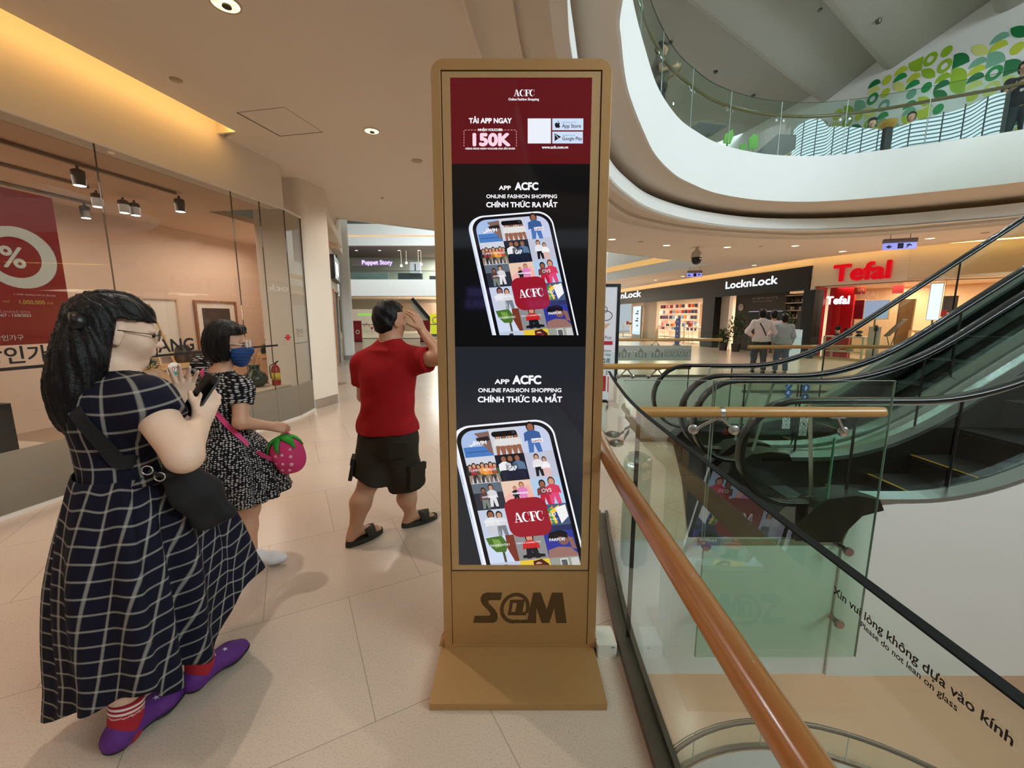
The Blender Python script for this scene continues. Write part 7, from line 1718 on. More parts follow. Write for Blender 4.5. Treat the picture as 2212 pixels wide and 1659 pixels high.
def ribbon(name, path, nrm, w, th, m, parent):
    """flat strap along a path; nrm gives the outward normal at each point"""
    P = [np.array(p, float) for p in path]; v = []
    for i, p in enumerate(P):
        d = unit(P[min(i + 1, len(P) - 1)] - P[max(i - 1, 0)]); n = unit(np.array(nrm[i]) - d * np.dot(nrm[i], d)); s = np.cross(d, n)
        for a, c in ((-1, 0), (1, 0), (1, 1), (-1, 1)): v.append(p + s * a * w / 2 + n * c * th)
    f = [(4 * i + k, 4 * i + (k + 1) % 4, 4 * i + 4 + (k + 1) % 4, 4 * i + 4 + k) for i in range(len(P) - 1) for k in range(4)] + [(3, 2, 1, 0), tuple(len(v) - 4 + k for k in range(4))]
    return mesh_obj(name, v, f, [m], parent=parent, smooth=False)


def on_body(sdf, p, frm, off=.004, disp=None):
    """pushes a point onto the surface, coming from outside along the line to frm"""
    p = np.array(p, float); frm = np.array(frm, float); d = unit(frm - p)
    q = p - d * .25
    for _ in range(60):
        s = float(sdf.eval(q[None])[0]) - off
        if s < .0008: break
        q = q + d * max(s * .7, .001)
    e = .004; g = np.array([float(sdf.eval((q + np.eye(3)[i] * e)[None])[0] - sdf.eval((q - np.eye(3)[i] * e)[None])[0]) for i in range(3)])
    return q, unit(g)


def strap_on(name, sdf, pts, axis_pts, w, th, m, parent, n=10, off=.004):
    """a band laid over the body through the guide points"""
    P = smooth_path(pts, n); A = smooth_path(axis_pts, n) if len(axis_pts) == len(pts) else [axis_pts[0]] * len(P)
    path, nr = [], []
    for p, a in zip(P, A):
        q, g = on_body(sdf, p, a, off); path.append(q); nr.append(g)
    for _ in range(2): path = [path[0]] + [path[i] * .5 + (path[i - 1] + path[i + 1]) * .25 for i in range(1, len(path) - 1)] + [path[-1]]
    return ribbon(name, path, nr, w, th, m, parent)


# ---------------------------------------------------------------- the long-haired woman in the plaid dress
W1 = thing('person', 'long-haired woman in a navy plaid dress looking at her phone while walking', 'person', (-1.30, 1.38, 0.0))
f1 = unit((.66, .75, 0)); r1 = np.array((f1[1], -f1[0], 0)); Z = np.array((0, 0, 1.0))
pel = np.array((-1.335, 1.385, .87)); che = np.array((-1.345, 1.385, 1.12)); nb = at_y(250, 812, 1.41)
rs = at_y(318, 868, 1.315); re = at_y(398, 985, 1.255); rw = at_y(436, 905, 1.40)
ls = nb * 2 - rs + np.array((.0, .02, -.08)); le = np.array((-1.42, 1.62, 1.06)); lw = at_y(398, 862, 1.63)
hc = at_y(258, 716, 1.445); hf = unit((.72, .66, -.22)); hup = unit((.12, .10, 1))
ra = at_y(270, 1570, 1.265); ra[2] = .105; la = at_y(432, 1448, 1.50); la[2] = .12
rk = pel * .45 + ra * .55 + f1 * .03; rk[2] = .46; lk = pel * .42 + la * .58 + f1 * .09; lk[2] = .48
torso = SDF()
torso.cone(pel + r1 * .07, pel - r1 * .07, .128, .128, .05, (f1, .88)); torso.cone(pel + Z * .02, che, .135, .142, .06, (f1, .82)); torso.cone(che + r1 * .08 + Z * .07, che - r1 * .08 + Z * .07, .105, .105, .05, (f1, .95))
torso.cone(nb - Z * .05, nb - Z * .02 + f1 * .0, .10, .05, .05)
torso.cone(nb - Z * .045, rs, .055, .060, .05); torso.cone(nb - Z * .045, ls, .055, .060, .05)
B = SDF(); B.p = list(torso.p); B.p[0] = ('c', pel + r1 * .05, pel - r1 * .05, .10, .10, .05, (f1, .85), None); B.p[1] = ('c', pel + Z * .06, che, .115, .138, .06, (f1, .82), None)
B.cone(rs, re, .060, .050, .04); B.cone(re, rw, .047, .030, .025); B.cone(ls, le, .055, .045, .04); B.cone(le, lw, .043, .028, .025)
hd = unit(at_y(448, 866, 1.47) - rw); pc = at_y(438, 856, 1.49)
hand_prims(B, rw, unit((.12, .5, .85)), unit((.75, -.62, .1)), unit((-.55, -.6, .5)), (.55, .55), .95, thumb=(.75, .6, .25))
hand_prims(B, lw, unit((.30, -.25, .9)), unit((-.6, .7, .2)), unit((.1, -.9, -.2)), (.12, .12), .95, .35)
head_prims(B, hc, hf, hup, 1.02, nb - Z * .02 - f1 * .01, nk=.05)
B.cone(pel + r1 * .06, rk, .075, .055, .05); B.cone(pel - r1 * .06, lk, .075, .055, .05)
for k_, a_ in ((rk, ra), (lk, la)):
    B.cone(k_, k_ * .6 + a_ * .4 - f1 * .018, .055, .058, .03); B.cone(k_ * .6 + a_ * .4 - f1 * .018, a_, .056, .036, .03)
fdR = unit(at_z(352, 1548, 0) - at_z(228, 1660, 0)); fdR[2] = 0; fdL = unit(at_z(522, 1425, 0) - at_z(402, 1526, 0)); fdL[2] = 0
for a_, d_ in ((ra, fdR), (la, fdL)): B.cone(a_ - Z * .02, a_ + d_ * .10 - Z * .075, .030, .020, .03); B.cone(a_ - Z * .02, a_ - d_ * .03 - Z * .065, .030, .024, .03)
grow('body', B, SKIN1, W1, .0055)
# dress: bodice
PL_N = plaid_mat('navy_plaid', (19, 19, 36), (158, 154, 146), (.066, .052), .085, .62)
bod = torso.copy(.014); bod.cone(rs - r1 * .01, re, .078, .076, .04, None, (rs * .66 + re * .34, unit(re - rs))); bod.cone(ls + r1 * .01, le, .074, .07, .04, None, (ls * .66 + le * .34, unit(le - ls)))
ca = che
def bod_attr(V):
    d = V - ca; x = d @ r1; y = d @ f1; an = np.arctan2(x, -y); arm = np.clip((x - .16) / .08, 0, 1)
    return np.stack([an * .175 + arm * .0, V[:, 2] * .9 - .55 * np.hypot(x * .8, y) + .25 * np.clip(x - .14, 0, 1), 0 * x], 1)
ax_r = unit(re - rs); ax_l = unit(le - ls)
def sleeves_cut(P):
    """opens the neckline and ends the cap sleeves and the waist"""
    d = np.full(len(P), -1.0)
    d = np.maximum(d, .955 - P[:, 2])
    neck = .078 - np.linalg.norm((P - nb - Z * .03) * np.array((1, 1, .9)), axis=1); return np.maximum(d, neck)
grow('dress_bodice', bod, PL_N, W1, .006, disp=wrinkle(3, .0055, 42, 7, (1, 1, .5)), cut=sleeves_cut, attr=bod_attr)
# dress: pleated skirt lofted from the waist to the swinging hem
hem = [at_y(109, 1551, 1.29), at_y(150, 1545, 1.20), at_y(199, 1537, 1.155), at_y(278, 1509, 1.145), at_y(330, 1490, 1.17), at_y(352, 1505, 1.20), at_y(391, 1484, 1.25), at_y(396, 1440, 1.33), at_y(457, 1424, 1.40), at_y(476, 1345, 1.50), at_y(546, 1254, 1.62), np.array((-1.17, 1.77, .36)), np.array((-1.36, 1.76, .25)), np.array((-1.55, 1.63, .18)), np.array((-1.63, 1.45, .14))]
hemS = [np.array(p) for p in smooth_path(hem, 8, True)]; nH = len(hemS)
wc = np.array((-1.338, 1.382, .985)); ang = []
for p in hemS: d = p - wc; ang.append(math.atan2(d @ f1, d @ r1))
ang = np.unwrap(ang); NT = 40; v = []; at_ = []; arc_ = np.concatenate([[0], np.cumsum([np.linalg.norm((hemS[i] - hemS[i - 1])[:2]) for i in range(1, nH)])])
tot = arc_[-1] + np.linalg.norm((hemS[0] - hemS[-1])[:2])
for j in range(NT + 1):
    t = j / NT
    for i in range(nH):
        a = ang[i]; wpt = wc + r1 * math.cos(a) * .166 + f1 * math.sin(a) * .132; h = hemS[i]; e = t ** .82
        p = wpt * (1 - e) + h * e; p[2] = wpt[2] + (h[2] - wpt[2]) * t
        u = arc_[i] / tot; amp = .016 * min(1, t * 2.2) * (1 - .25 * t); ph = 2 * math.pi * u
        ripple = math.sin(ph * 13 + 1.1 * math.sin(ph * 3) + .5 * t) * amp + .6 * amp * math.sin(ph * 7 + 2.0 - t)
        o = np.array((math.cos(a) * r1[0] + math.sin(a) * f1[0], math.cos(a) * r1[1] + math.sin(a) * f1[1], 0)); v.append(p + o * (ripple + .022 * math.sin(math.pi * min(1, t * 1.15)) ))
        at_.append((u * tot * (.62 + .38 * t), (wpt[2] - h[2]) * t * .99 + .005 * math.sin(ph * 13), 0))
f = [(j * nH + i, (j + 1) * nH + i, (j + 1) * nH + i + 1, j * nH + i + 1) for j in range(NT) for i in range(nH - 1)]
nv = len(v)
for j in range(NT + 1): v.append(v[j * nH]); at_.append((tot * (.62 + .38 * j / NT), at_[j * nH][1], 0))
f += [(j * nH + nH - 1, (j + 1) * nH + nH - 1, nv + j + 1, nv + j) for j in range(NT)]
f = [tuple(reversed(q)) for q in f]
sk = mesh_obj('dress_skirt', v, f, [PL_N], parent=W1, smooth=True); a_ = sk.data.attributes.new('plaid', 'FLOAT_VECTOR', 'POINT'); a_.data.foreach_set('vector', np.array(at_, np.float32).ravel())
sol = sk.modifiers.new('cloth_thickness', 'SOLIDIFY'); sol.thickness = .004; sol.offset = -1
# hair
hF, hS, hU = axes(hf, hup); H = SDF()
H.ell(hc + hU * .026 - hF * .018, (.088, .106, .110), [hS, hF, hU], .03); H.ell(hc - hF * .055 - hU * .02, (.082, .062, .10), [hS, hF, hU], .03)
h0, h1_, h2_, h3_ = at_y(200, 700, 1.37), at_y(182, 775, 1.335), at_y(163, 840, 1.315), at_y(158, 885, 1.305)
bk = unit(np.array((-.55, -.83, 0)))
H.cone(h0, h1_, .088, .090, .05, (bk, .8)); H.cone(h1_, h2_, .090, .094, .05, (bk, .72)); H.cone(h2_, h3_, .100, .086, .04, (bk, .62))
H.cone(hc + hF * .065 + hU * .072, hc + hF * .078 + hU * .034 + hS * .035, .016, .008, .025); H.cone(hc + hF * .06 + hU * .08, hc + hF * .080 + hU * .036 - hS * .02, .016, .008, .025); H.cone(hc + hF * .03 + hU * .05 + hS * .075, hc + hF * .055 - hU * .0 + hS * .072, .016, .008, .02)
def hair_strands(c, s, fv, amp=.006, n=46):
    def g(P):
        d = P - c; a = np.arctan2(d @ s, -(d @ fv)); return amp * np.sin(a * n + 3 * np.sin(P[:, 2] * 26)) * .5 + amp * .6 * np.sin(a * 17 + P[:, 2] * 18)
    return g
def face_open(P):
    d = P - hc; return np.where((d @ hF > -.012) & (d @ hU < .045 - .0 * (d @ hF)), np.minimum(.05, np.minimum(d @ hF + .012, .052 + .35 * (d @ hF) - d @ hU)), -1.0)
grow('hair', H, HAIR, W1, .0055, disp=hair_strands(h1_, r1, f1), cut=face_open)
b = MB(); p = at_y(168, 696, 1.30); b.lathe(p, [(0, -.02), (.028, -.018), (.034, 0), (.028, .018), (0, .02)], 0, 16, bk); b.build('hair_clip', [M_black], W1, smooth=True)
M_specs = mat('thin_spectacle_rim', (120, 100, 92), .3, .7); M_lens = glass('spectacle_lens', (240, 240, 240), .8)
def spectacles(parent, hc, hF, hS, hU, k=1.0, m=None, rim=.0016):
    m = m or M_specs; b = MB()
    for sg in (-1, 1):
        c = hc + hF * .103 * k + hU * .006 * k + hS * .032 * sg * k; ring = [c + hS * math.cos(a) * .024 * k + hU * math.sin(a) * .019 * k for a in [2 * math.pi * i / 18 for i in range(19)]]; b.tube(ring, rim, 0, 6)
        b.tube([c + hS * .024 * sg * k, hc + hS * .074 * sg * k + hF * .07 * k + hU * .008 * k, hc + hS * .084 * sg * k - hF * .005 * k + hU * .006 * k], rim * 1.2, 0, 6)
    b.tube([hc + hF * .107 * k + hU * .008 * k + hS * .009 * k, hc + hF * .107 * k + hU * .008 * k - hS * .009 * k], rim, 0, 6)
    g = b.build('spectacles', [m], parent, smooth=True)
    for sg in (-1, 1):
        b = MB(); c = hc + hF * .103 * k + hU * .006 * k + hS * .032 * sg * k; b.lathe(c, [(0, -.0008), (.022 * k, -.0008), (.022 * k, .0008), (0, .0008)], 0, 18, hF); b.build('lens', [M_lens], g)
    for sg in (-1, 1):
        b = MB(); c = hc + hF * .083 * k + hU * .004 * k + hS * .031 * sg * k; b.lathe(c, [(0, -.010), (.009, -.005), (.0105, .001), (.008, .007), (0, .0098)], 0, 14, hF); b.build('eye', [mat('eye_dark', (40, 28, 24), .2)], parent, smooth=True)
spectacles(W1, hc, hF, hS, hU, 1.02)
# shoes and socks
def shoe(parent, a, d, pitch, L, upper, sole_m, w=.049, star=None):
    d = unit((d[0], d[1], 0)); s = np.array((d[1], -d[0], 0)); a = np.array(a, float)
    dp = d * math.cos(pitch) - Z * math.sin(pitch) * -1 * 0 + Z * math.sin(-pitch); dp = unit(dp); up = unit(np.cross(s, dp)); up = up if up[2] > 0 else -up
    heel = np.array((a[0], a[1], 0)) - d * L * .22; heel[2] = .02 + max(0, math.sin(pitch) * L * .75)
    S = SDF(); P_ = lambda x, z: heel + dp * x * L + up * z
    S.cone(P_(.12, .036), P_(.36, .052), w * .92, w * .86, .03, (up, .95)); S.cone(P_(.34, .050), P_(.70, .028), w * .88, w, .03, (up, .85)); S.cone(P_(.70, .028), P_(.88, .020), w, w * .80, .03, (up, .72)); S.cone(P_(.16, .04), P_(.19, .075), w * .82, w * .74, .03)
    o = grow('shoe', S, upper, parent, .005, clips=[(P_(0, -.004), -up)])
    G = SDF(); G.p = [('c', q[1], q[2], q[3] + .005, q[4] + .005, q[5], q[6], None) for q in S.p[:3]]
    grow('sole', G, sole_m, o, .005, clips=[(P_(0, .017), up), (P_(0, -.022), -up)])
    if star:
        for t_ in (.40, .60):
            c = P_(t_, .0) ; q, g = on_body(S, c + up * .2 + s * .055, c + up * .02, .002); b = MB(); e1 = unit(dp - g * np.dot(dp, g)); e2 = np.cross(g, e1)
            b.add([q + (e1 * math.cos(k * .62832) + e2 * math.sin(k * .62832)) * (.012 if k % 2 == 0 else .005) for k in range(10)], [tuple(range(10))], 0); b.build('star_print', [star], o)
    return S
M_purple = mat('purple_shoe', (92, 34, 124), .7, noise=.15, scale=40, bump=.15, bscale=200); M_sole = mat('black_sole', (18, 16, 18), .7)
def stripes_mat():
    m = bpy.data.materials.new('striped_sock'); m.use_nodes = True; nt = m.node_tree; bs = nt.nodes['Principled BSDF']; at = nt.nodes.new('ShaderNodeAttribute'); at.attribute_name = 'plaid'; sp = nt.nodes.new('ShaderNodeSeparateXYZ'); nt.links.new(at.outputs['Vector'], sp.inputs[0])
    fr = nt.nodes.new('ShaderNodeMath'); fr.operation = 'FRACT'; nt.links.new(sp.outputs['X'], fr.inputs[0]); gt = nt.nodes.new('ShaderNodeMath'); gt.operation = 'GREATER_THAN'; gt.inputs[1].default_value = .5; nt.links.new(fr.outputs[0], gt.inputs[0])
    mx = nt.nodes.new('ShaderNodeMix'); mx.data_type = 'RGBA'; mx.inputs[6].default_value = (*lin((168, 30, 44)), 1); mx.inputs[7].default_value = (*lin((232, 218, 212)), 1); nt.links.new(gt.outputs[0], mx.inputs[0]); nt.links.new(mx.outputs[2], bs.inputs['Base Color']); bs.inputs['Roughness'].default_value = .9; return m
M_sock = stripes_mat()
for a_, d_, k_, pt in ((ra, fdR, rk, .0), (la, fdL, lk, .0)):
    shoe(W1, a_, d_, pt, .255, M_purple, M_sole, star=mat('star_white', (205, 205, 215), .6))
    S = SDF(); up_ = unit(k_ - a_); S.cone(a_ - Z * .05, a_ + up_ * .08, .050, .050, .02)
    V, Q = surface(S, .005, clips=[(a_ + up_ * .070, up_)]); o = mesh_obj('sock', V, Q.tolist(), [M_sock], parent=W1, smooth=True)
    an = o.data.attributes.new('plaid', 'FLOAT_VECTOR', 'POINT'); h = (V - a_) @ up_; an.data.foreach_set('vector', np.stack([np.where(h > .028, (h + .004) / .0165, .2), 0 * h, 0 * h], 1).astype(np.float32).ravel())
# the phone in her hand
ph = thing('smartphone', 'black smartphone held upright by the woman in the plaid dress', 'phone', tuple(pc))
c_t, c_b = at_y(458, 816, 1.45), at_y(408, 890, 1.40); pu = unit(c_t - c_b); pr = unit(at_y(478, 822, 1.43) - at_y(432, 822, 1.455)); pr = unit(pr - pu * np.dot(pr, pu)); pn = np.cross(pr, pu); pmid = (c_t + c_b) / 2
b = MB(); b.prism(rrect(-.037, -.078, .037, .078, .010, 4), -.004, .004, 0, xf=lambda p: pmid + pr * p[0] + pu * p[1] + pn * p[2]); b.build('phone_body', [mat('phone_grey', (92, 92, 96), .3, .5)], ph)
b = MB(); b.prism(rrect(-.0345, -.0755, .0345, .0755, .009, 4), .0041, .0046, 0, xf=lambda p: pmid + pr * p[0] + pu * p[1] + pn * p[2]); b.prism(rrect(-.0345, -.0755, .0345, .0755, .009, 4), -.0046, -.0041, 0, xf=lambda p: pmid + pr * p[0] + pu * p[1] + pn * p[2]); b.build('phone_screen', [mat('phone_screen', (14, 13, 14), .1)], ph)
# shoulder bag with strap and rings
bag = thing('shoulder_bag', 'black cloth shoulder bag worn across the back of the plaid dress', 'bag', tuple(at_y(430, 1090, 1.33)))
full = SDF(); full.p = list(bod.p) + [('e', pel + Z * .02, np.array((.175, .145, .16)), np.array([r1, f1, Z]), 0, .05, None, None)]
M_bag = mat('black_bag_cloth', (20, 20, 22), .85, noise=.2, scale=60)
sp_ = [at_y(150, 880, 1.20), at_y(185, 935, 1.18), at_y(235, 985, 1.17), at_y(290, 1015, 1.17), at_y(322, 1023, 1.18)]
strap_on('strap', full, sp_, [che, che, (che + pel) / 2, (che + pel) / 2 + Z * .04, (che + pel) / 2 + Z * .04], .045, .004, M_bag, bag, 8, .006)
G = SDF(); c1_, c2_, c3_ = at_y(392, 1030, 1.34), at_y(425, 1070, 1.36), at_y(448, 1110, 1.38)
G.cone(c1_, c2_, .05, .062, .04, (unit((.8, -.6, 0)), .55)); G.cone(c2_, c3_, .062, .05, .04, (unit((.8, -.6, 0)), .5)); G.cone(c1_ + Z * .02, c3_ + (.05, .03, .0), .04, .03, .04)
grow('bag_body', G, M_bag, bag, .006, disp=wrinkle(5, .007, 50, 6))
for px, py, yy in ((318, 1016, 1.165), (345, 1030, 1.19)):
    c = at_y(px, py, yy); b = MB(); b.tube([c + (math.cos(a) * .013, math.cos(a) * .004, math.sin(a) * .013) for a in [i * math.pi / 9 for i in range(19)]], .002, 0, 8); b.build('ring', [M_steel], bag, smooth=True)
tube_part('strap_link', [at_y(322, 1018, 1.17), at_y(345, 1026, 1.19), at_y(372, 1028, 1.26)], .006, M_bag, bag)
# ---------------------------------------------------------------- the short-haired woman with mask and strawberry bag
W2 = thing('person', 'short-haired woman in a black and white patterned dress with blue face mask and glasses', 'person', (-1.62, 2.35, 0.0))
f2 = unit((.78, .62, 0)); r2 = np.array((f2[1], -f2[0], 0))
nb2 = at_y(478, 806, 2.36); pel2 = np.array((-1.64, 2.36, .70)); che2 = np.array((-1.655, 2.355, 1.00))
rs2 = at_y(520, 838, 2.29); re2 = at_y(520, 912, 2.235); rw2 = at_y(588, 921, 2.36)
ls2 = nb2 * 2 - rs2 + np.array((0, 0, -.05)); le2 = ls2 + np.array((-.04, .10, -.22)); lw2 = le2 + np.array((-.02, .10, -.19))
hc2 = at_y(492, 742, 2.37); hf2 = unit((.93, .30, -.10)); hu2 = unit((.10, .0, 1)); hF2, hS2, hU2 = axes(hf2, hu2)
ra2 = at_y(545, 1196, 2.33); la2 = at_y(480, 1225, 2.28); la2[2] = .09; ra2[2] = .085
rk2 = pel2 * .46 + ra2 * .54 + f2 * .035; lk2 = pel2 * .46 + la2 * .54 + f2 * .02
t2 = SDF(); t2.cone(pel2 + r2 * .05, pel2 - r2 * .05, .115, .115, .05, (f2, .88)); t2.cone(pel2 + Z * .04, che2, .115, .122, .06, (f2, .82)); t2.cone(che2 + r2 * .065 + Z * .06, che2 - r2 * .065 + Z * .06, .088, .088, .05, (f2, .95)); t2.cone(nb2 - Z * .045, nb2 - Z * .02, .085, .045, .05); t2.cone(nb2 - Z * .04, rs2, .046, .052, .05); t2.cone(nb2 - Z * .04, ls2, .046, .052, .05)
B = SDF(); B.p = list(t2.p); B.p[0] = ('c', pel2 + r2 * .04, pel2 - r2 * .04, .085, .085, .05, (f2, .88), None)
B.cone(rs2, re2, .045, .038, .03); B.cone(re2, rw2, .037, .024, .02); B.cone(ls2, le2, .042, .036, .03); B.cone(le2, lw2, .034, .022, .02)
hand_prims(B, rw2, unit((.75, .35, -.25)), unit((.1, -.75, .65)), unit((.3, .7, .6)), (.95, .95), .85, thumb=(.8, .4, .5)); hand_prims(B, lw2, unit((.6, .6, -.3)), (-.5, .5, .5), (0, 0, 1), (.4, .4), .85)
head_prims(B, hc2, hf2, hu2, .98, nb2 - Z * .015, ears=True, nk=.045)
for k_, a_, o_ in ((rk2, ra2, r2 * .05), (lk2, la2, -r2 * .05)):
    B.cone(pel2 + o_, k_, .068, .050, .05); m_ = k_ * .62 + a_ * .38 - f2 * .016; B.cone(k_, m_, .047, .049, .03); B.cone(m_, a_, .048, .029, .03)
    d_ = unit((.95, .25, 0)); B.cone(a_ - Z * .02, a_ + d_ * .09 - Z * .06, .027, .018, .02); B.cone(a_ - Z * .02, a_ - d_ * .025 - Z * .05, .027, .022, .02)
grow('body', B, SKIN2, W2, .0055)
def pebble_mat():
    m = bpy.data.materials.new('pebble_print_cloth'); m.use_nodes = True; nt = m.node_tree; bs = nt.nodes['Principled BSDF']; N = nt.nodes.new; L = nt.links.new
    at = N('ShaderNodeAttribute'); at.attribute_name = 'plaid'; mp = N('ShaderNodeMapping'); mp.inputs['Scale'].default_value = (1, 1.75, 1); L(at.outputs['Vector'], mp.inputs[0])
    vo = N('ShaderNodeTexVoronoi'); vo.feature = 'F1'; vo.inputs['Scale'].default_value = 52; vo.inputs['Randomness'].default_value = .4; L(mp.outputs[0], vo.inputs['Vector'])
    mr = N('ShaderNodeMapRange'); mr.inputs[1].default_value = .30; mr.inputs[2].default_value = .40; mr.inputs[3].default_value = 1; mr.inputs[4].default_value = 0; L(vo.outputs['Distance'], mr.inputs[0])
    mx = N('ShaderNodeMix'); mx.data_type = 'RGBA'; mx.inputs[6].default_value = (*lin((20, 19, 24)), 1); mx.inputs[7].default_value = (*lin((196, 192, 190)), 1); L(mr.outputs[0], mx.inputs[0]); L(mx.outputs[2], bs.inputs['Base Color']); bs.inputs['Roughness'].default_value = .85; bs.inputs['Specular IOR Level'].default_value = .2; return m
M_peb = pebble_mat()
dr = t2.copy(.014); dr.cone(rs2 - r2 * .01, re2, .062, .066, .035, None, (rs2 * .52 + re2 * .48, unit(re2 - rs2))); dr.cone(ls2, le2, .06, .064, .035, None, (ls2 * .52 + le2 * .48, unit(le2 - ls2)))
def attr2(V): d = V - che2; return np.stack([np.arctan2(d @ r2, -(d @ f2)) * .14, V[:, 2], 0 * V[:, 0]], 1)
def cut2(P): return np.maximum(.80 - P[:, 2], .066 - np.linalg.norm((P - nb2 - Z * .028), axis=1))
grow('dress_top', dr, M_peb, W2, .006, disp=wrinkle(9, .004, 45, 6, (1, 1, .5)), cut=cut2, attr=attr2)
hem2 = [at_y(440, 1118, 2.26), at_y(470, 1106, 2.235), at_y(500, 1104, 2.225), at_y(540, 1096, 2.23), at_y(560, 1088, 2.26), at_y(590, 1078, 2.30), at_y(616, 1060, 2.39), np.array((-1.40, 2.53, .46)), np.array((-1.60, 2.58, .42)), np.array((-1.78, 2.50, .38)), np.array((-1.83, 2.37, .36))]
H2S = [np.array(p) for p in smooth_path(hem2, 8, True)]; wc2 = np.array((-1.65, 2.358, .83)); an2 = np.unwrap([math.atan2((p - wc2) @ f2, (p - wc2) @ r2) for p in H2S]); nH = len(H2S); v = []; at_ = []
for j in range(31):
    t = j / 30
    for i in range(nH + 1):
        ii = i % nH; a = an2[ii]; w_ = wc2 + r2 * math.cos(a) * .138 + f2 * math.sin(a) * .117; e = t ** .9; p = w_ * (1 - e) + H2S[ii] * e; p[2] = w_[2] * (1 - t) + H2S[ii][2] * t; o = r2 * math.cos(a) + f2 * math.sin(a); ph_ = 2 * math.pi * i / nH
        v.append(p + o * (.012 * t * math.sin(ph_ * 9 + 1.5 * math.sin(2 * ph_)) + .03 * math.sin(math.pi * min(1, t * 1.1)))); at_.append((i / nH * (1.0 + .25 * t), p[2], 0))
f = [(j * (nH + 1) + i + 1, (j + 1) * (nH + 1) + i + 1, (j + 1) * (nH + 1) + i, j * (nH + 1) + i) for j in range(30) for i in range(nH)]
sk = mesh_obj('dress_skirt', v, f, [M_peb], parent=W2, smooth=True); sk.data.attributes.new('plaid', 'FLOAT_VECTOR', 'POINT').data.foreach_set('vector', np.array(at_, np.float32).ravel()); sol = sk.modifiers.new('cloth_thickness', 'SOLIDIFY'); sol.thickness = .004; sol.offset = -1
H = SDF(); H.ell(hc2 + hU2 * .026 - hF2 * .014, (.092, .106, .110), [hS2, hF2, hU2], .03); H.ell(hc2 - hF2 * .045 - hU2 * .03, (.088, .072, .088), [hS2, hF2, hU2], .03)
for sg in (-1, 1): H.cone(hc2 + hS2 * .068 * sg + hU2 * .04 + hF2 * .01, hc2 + hS2 * .07 * sg - hU2 * .07 + hF2 * .012, .030, .022, .03); H.cone(hc2 + hS2 * .05 * sg + hU2 * .085 + hF2 * .06, hc2 + hS2 * .062 * sg + hU2 * .02 + hF2 * .062, .022, .008, .02)
H.cone(hc2 + hF2 * .06 + hU2 * .08, hc2 + hF2 * .078 + hU2 * .045 + hS2 * .03, .016, .008, .02)
def open2(P):
    d = P - hc2; x = d @ hF2; z = d @ hU2; sd = np.abs(d @ hS2); return np.where((x > .028) & (z < .058), np.minimum(np.minimum(x - .028, .05), .075 + .1 * x - z), np.maximum(-1.0, -.115 - z))
grow('hair', H, HAIR, W2, .0055, disp=hair_strands(hc2, hS2, hF2, .004, 40), cut=open2)
MK = SDF(); c = hc2; k = .98; MK.ell(c + hF2 * .054 - hU2 * .04, (.066, .064, .066), [hS2, hF2, hU2], .02); MK.cone(c + hF2 * .08 - hU2 * .01, c + hF2 * .112 - hU2 * .03, .014, .018, .03); MK.cone(c + hF2 * .05 - hU2 * .05, c + hF2 * .066 - hU2 * .092, .058, .040, .03)
grow('face_mask', MK, mat('blue_mask', (26, 66, 128), .7, noise=.06, scale=90), W2, .0045, clips=[(c + hF2 * .030, -hF2), (c - hU2 * .012, hU2)], disp=lambda P: .0016 * np.sin(((P - c) @ hU2) * 330))
for sg in (1, -1): tube_part('mask_loop', smooth_path([c + hF2 * .04 - hU2 * .02 + hS2 * .064 * sg, c + hS2 * .08 * sg + hF2 * .01 - hU2 * .008, c + hS2 * .086 * sg - hF2 * .012 + hU2 * .0], 4), .0018, M_black, W2, 6)
spectacles(W2, c, hF2, hS2, hU2, 1.0, mat('pale_clear_rim', (214, 200, 196), .25, .3), .0026)
M_sneak = mat('white_clog', (232, 230, 234), .5, noise=.03); M_psock = mat('pink_sock', (238, 160, 150), .8, noise=.05)
for a_, d_ in ((ra2, (.97, .22, 0)), (la2, (.97, .22, 0))):
    shoe(W2, a_, d_, 0.0, .235, M_sneak, mat('pale_sole', (206, 200, 204), .6), .042)
    S = SDF(); S.cone(a_ - Z * .04, a_ + Z * .03, .040, .038, .02); grow('sock', S, M_psock, W2, .005, clips=[(a_ + Z * .022, Z)])
# strawberry bag on its long strap
sb = thing('strawberry_bag', 'pink strawberry-shaped bag with green leaf top hanging from the hand of the masked woman', 'bag', tuple(at_y(620, 985, 2.38)))
bc = at_y(622, 982, 2.385); bu = unit(at_y(602, 942, 2.385) - at_y(634, 1010, 2.385)); bs_ = unit(np.cross(bu, (0, 1, 0))); bn = np.cross(bs_, bu)
S = SDF(); S.ell(bc, (.098, .055, .108), [bs_, bn, bu], .03); S.ell(bc - bu * .045, (.075, .05, .065), [bs_, bn, bu], .04); S.ell(bc + bu * .04, (.088, .05, .06), [bs_, bn, bu], .04)
M_straw = mat('strawberry_pink', (228, 64, 128), .7, noise=.06, scale=60)
sbo = grow('bag_body', S, M_straw, sb, .005, disp=wrinkle(4, .003, 60, 5))
for (x, y, r_) in ((-.045, -.01, .010), (-.005, .015, .009), (.035, .02, .009), (-.03, -.055, .011), (.015, -.035, .009), (.052, -.02, .008), (.0, -.085, .009), (-.058, .03, .008), (.04, -.07, .008)):
    q_, g = on_body(S, bc + bs_ * x + bu * y - bn * .15 * np.sign(bn[1]), bc + bs_ * x + bu * y, .0005); b = MB(); b.lathe(q_, [(0, -.001), (r_, -.001), (r_ * .8, .002), (0, .003)], 0, 14, g); b.build('pale_dot', [mat('pale_dot', (246, 190, 216), .6)], sbo)
b = MB()
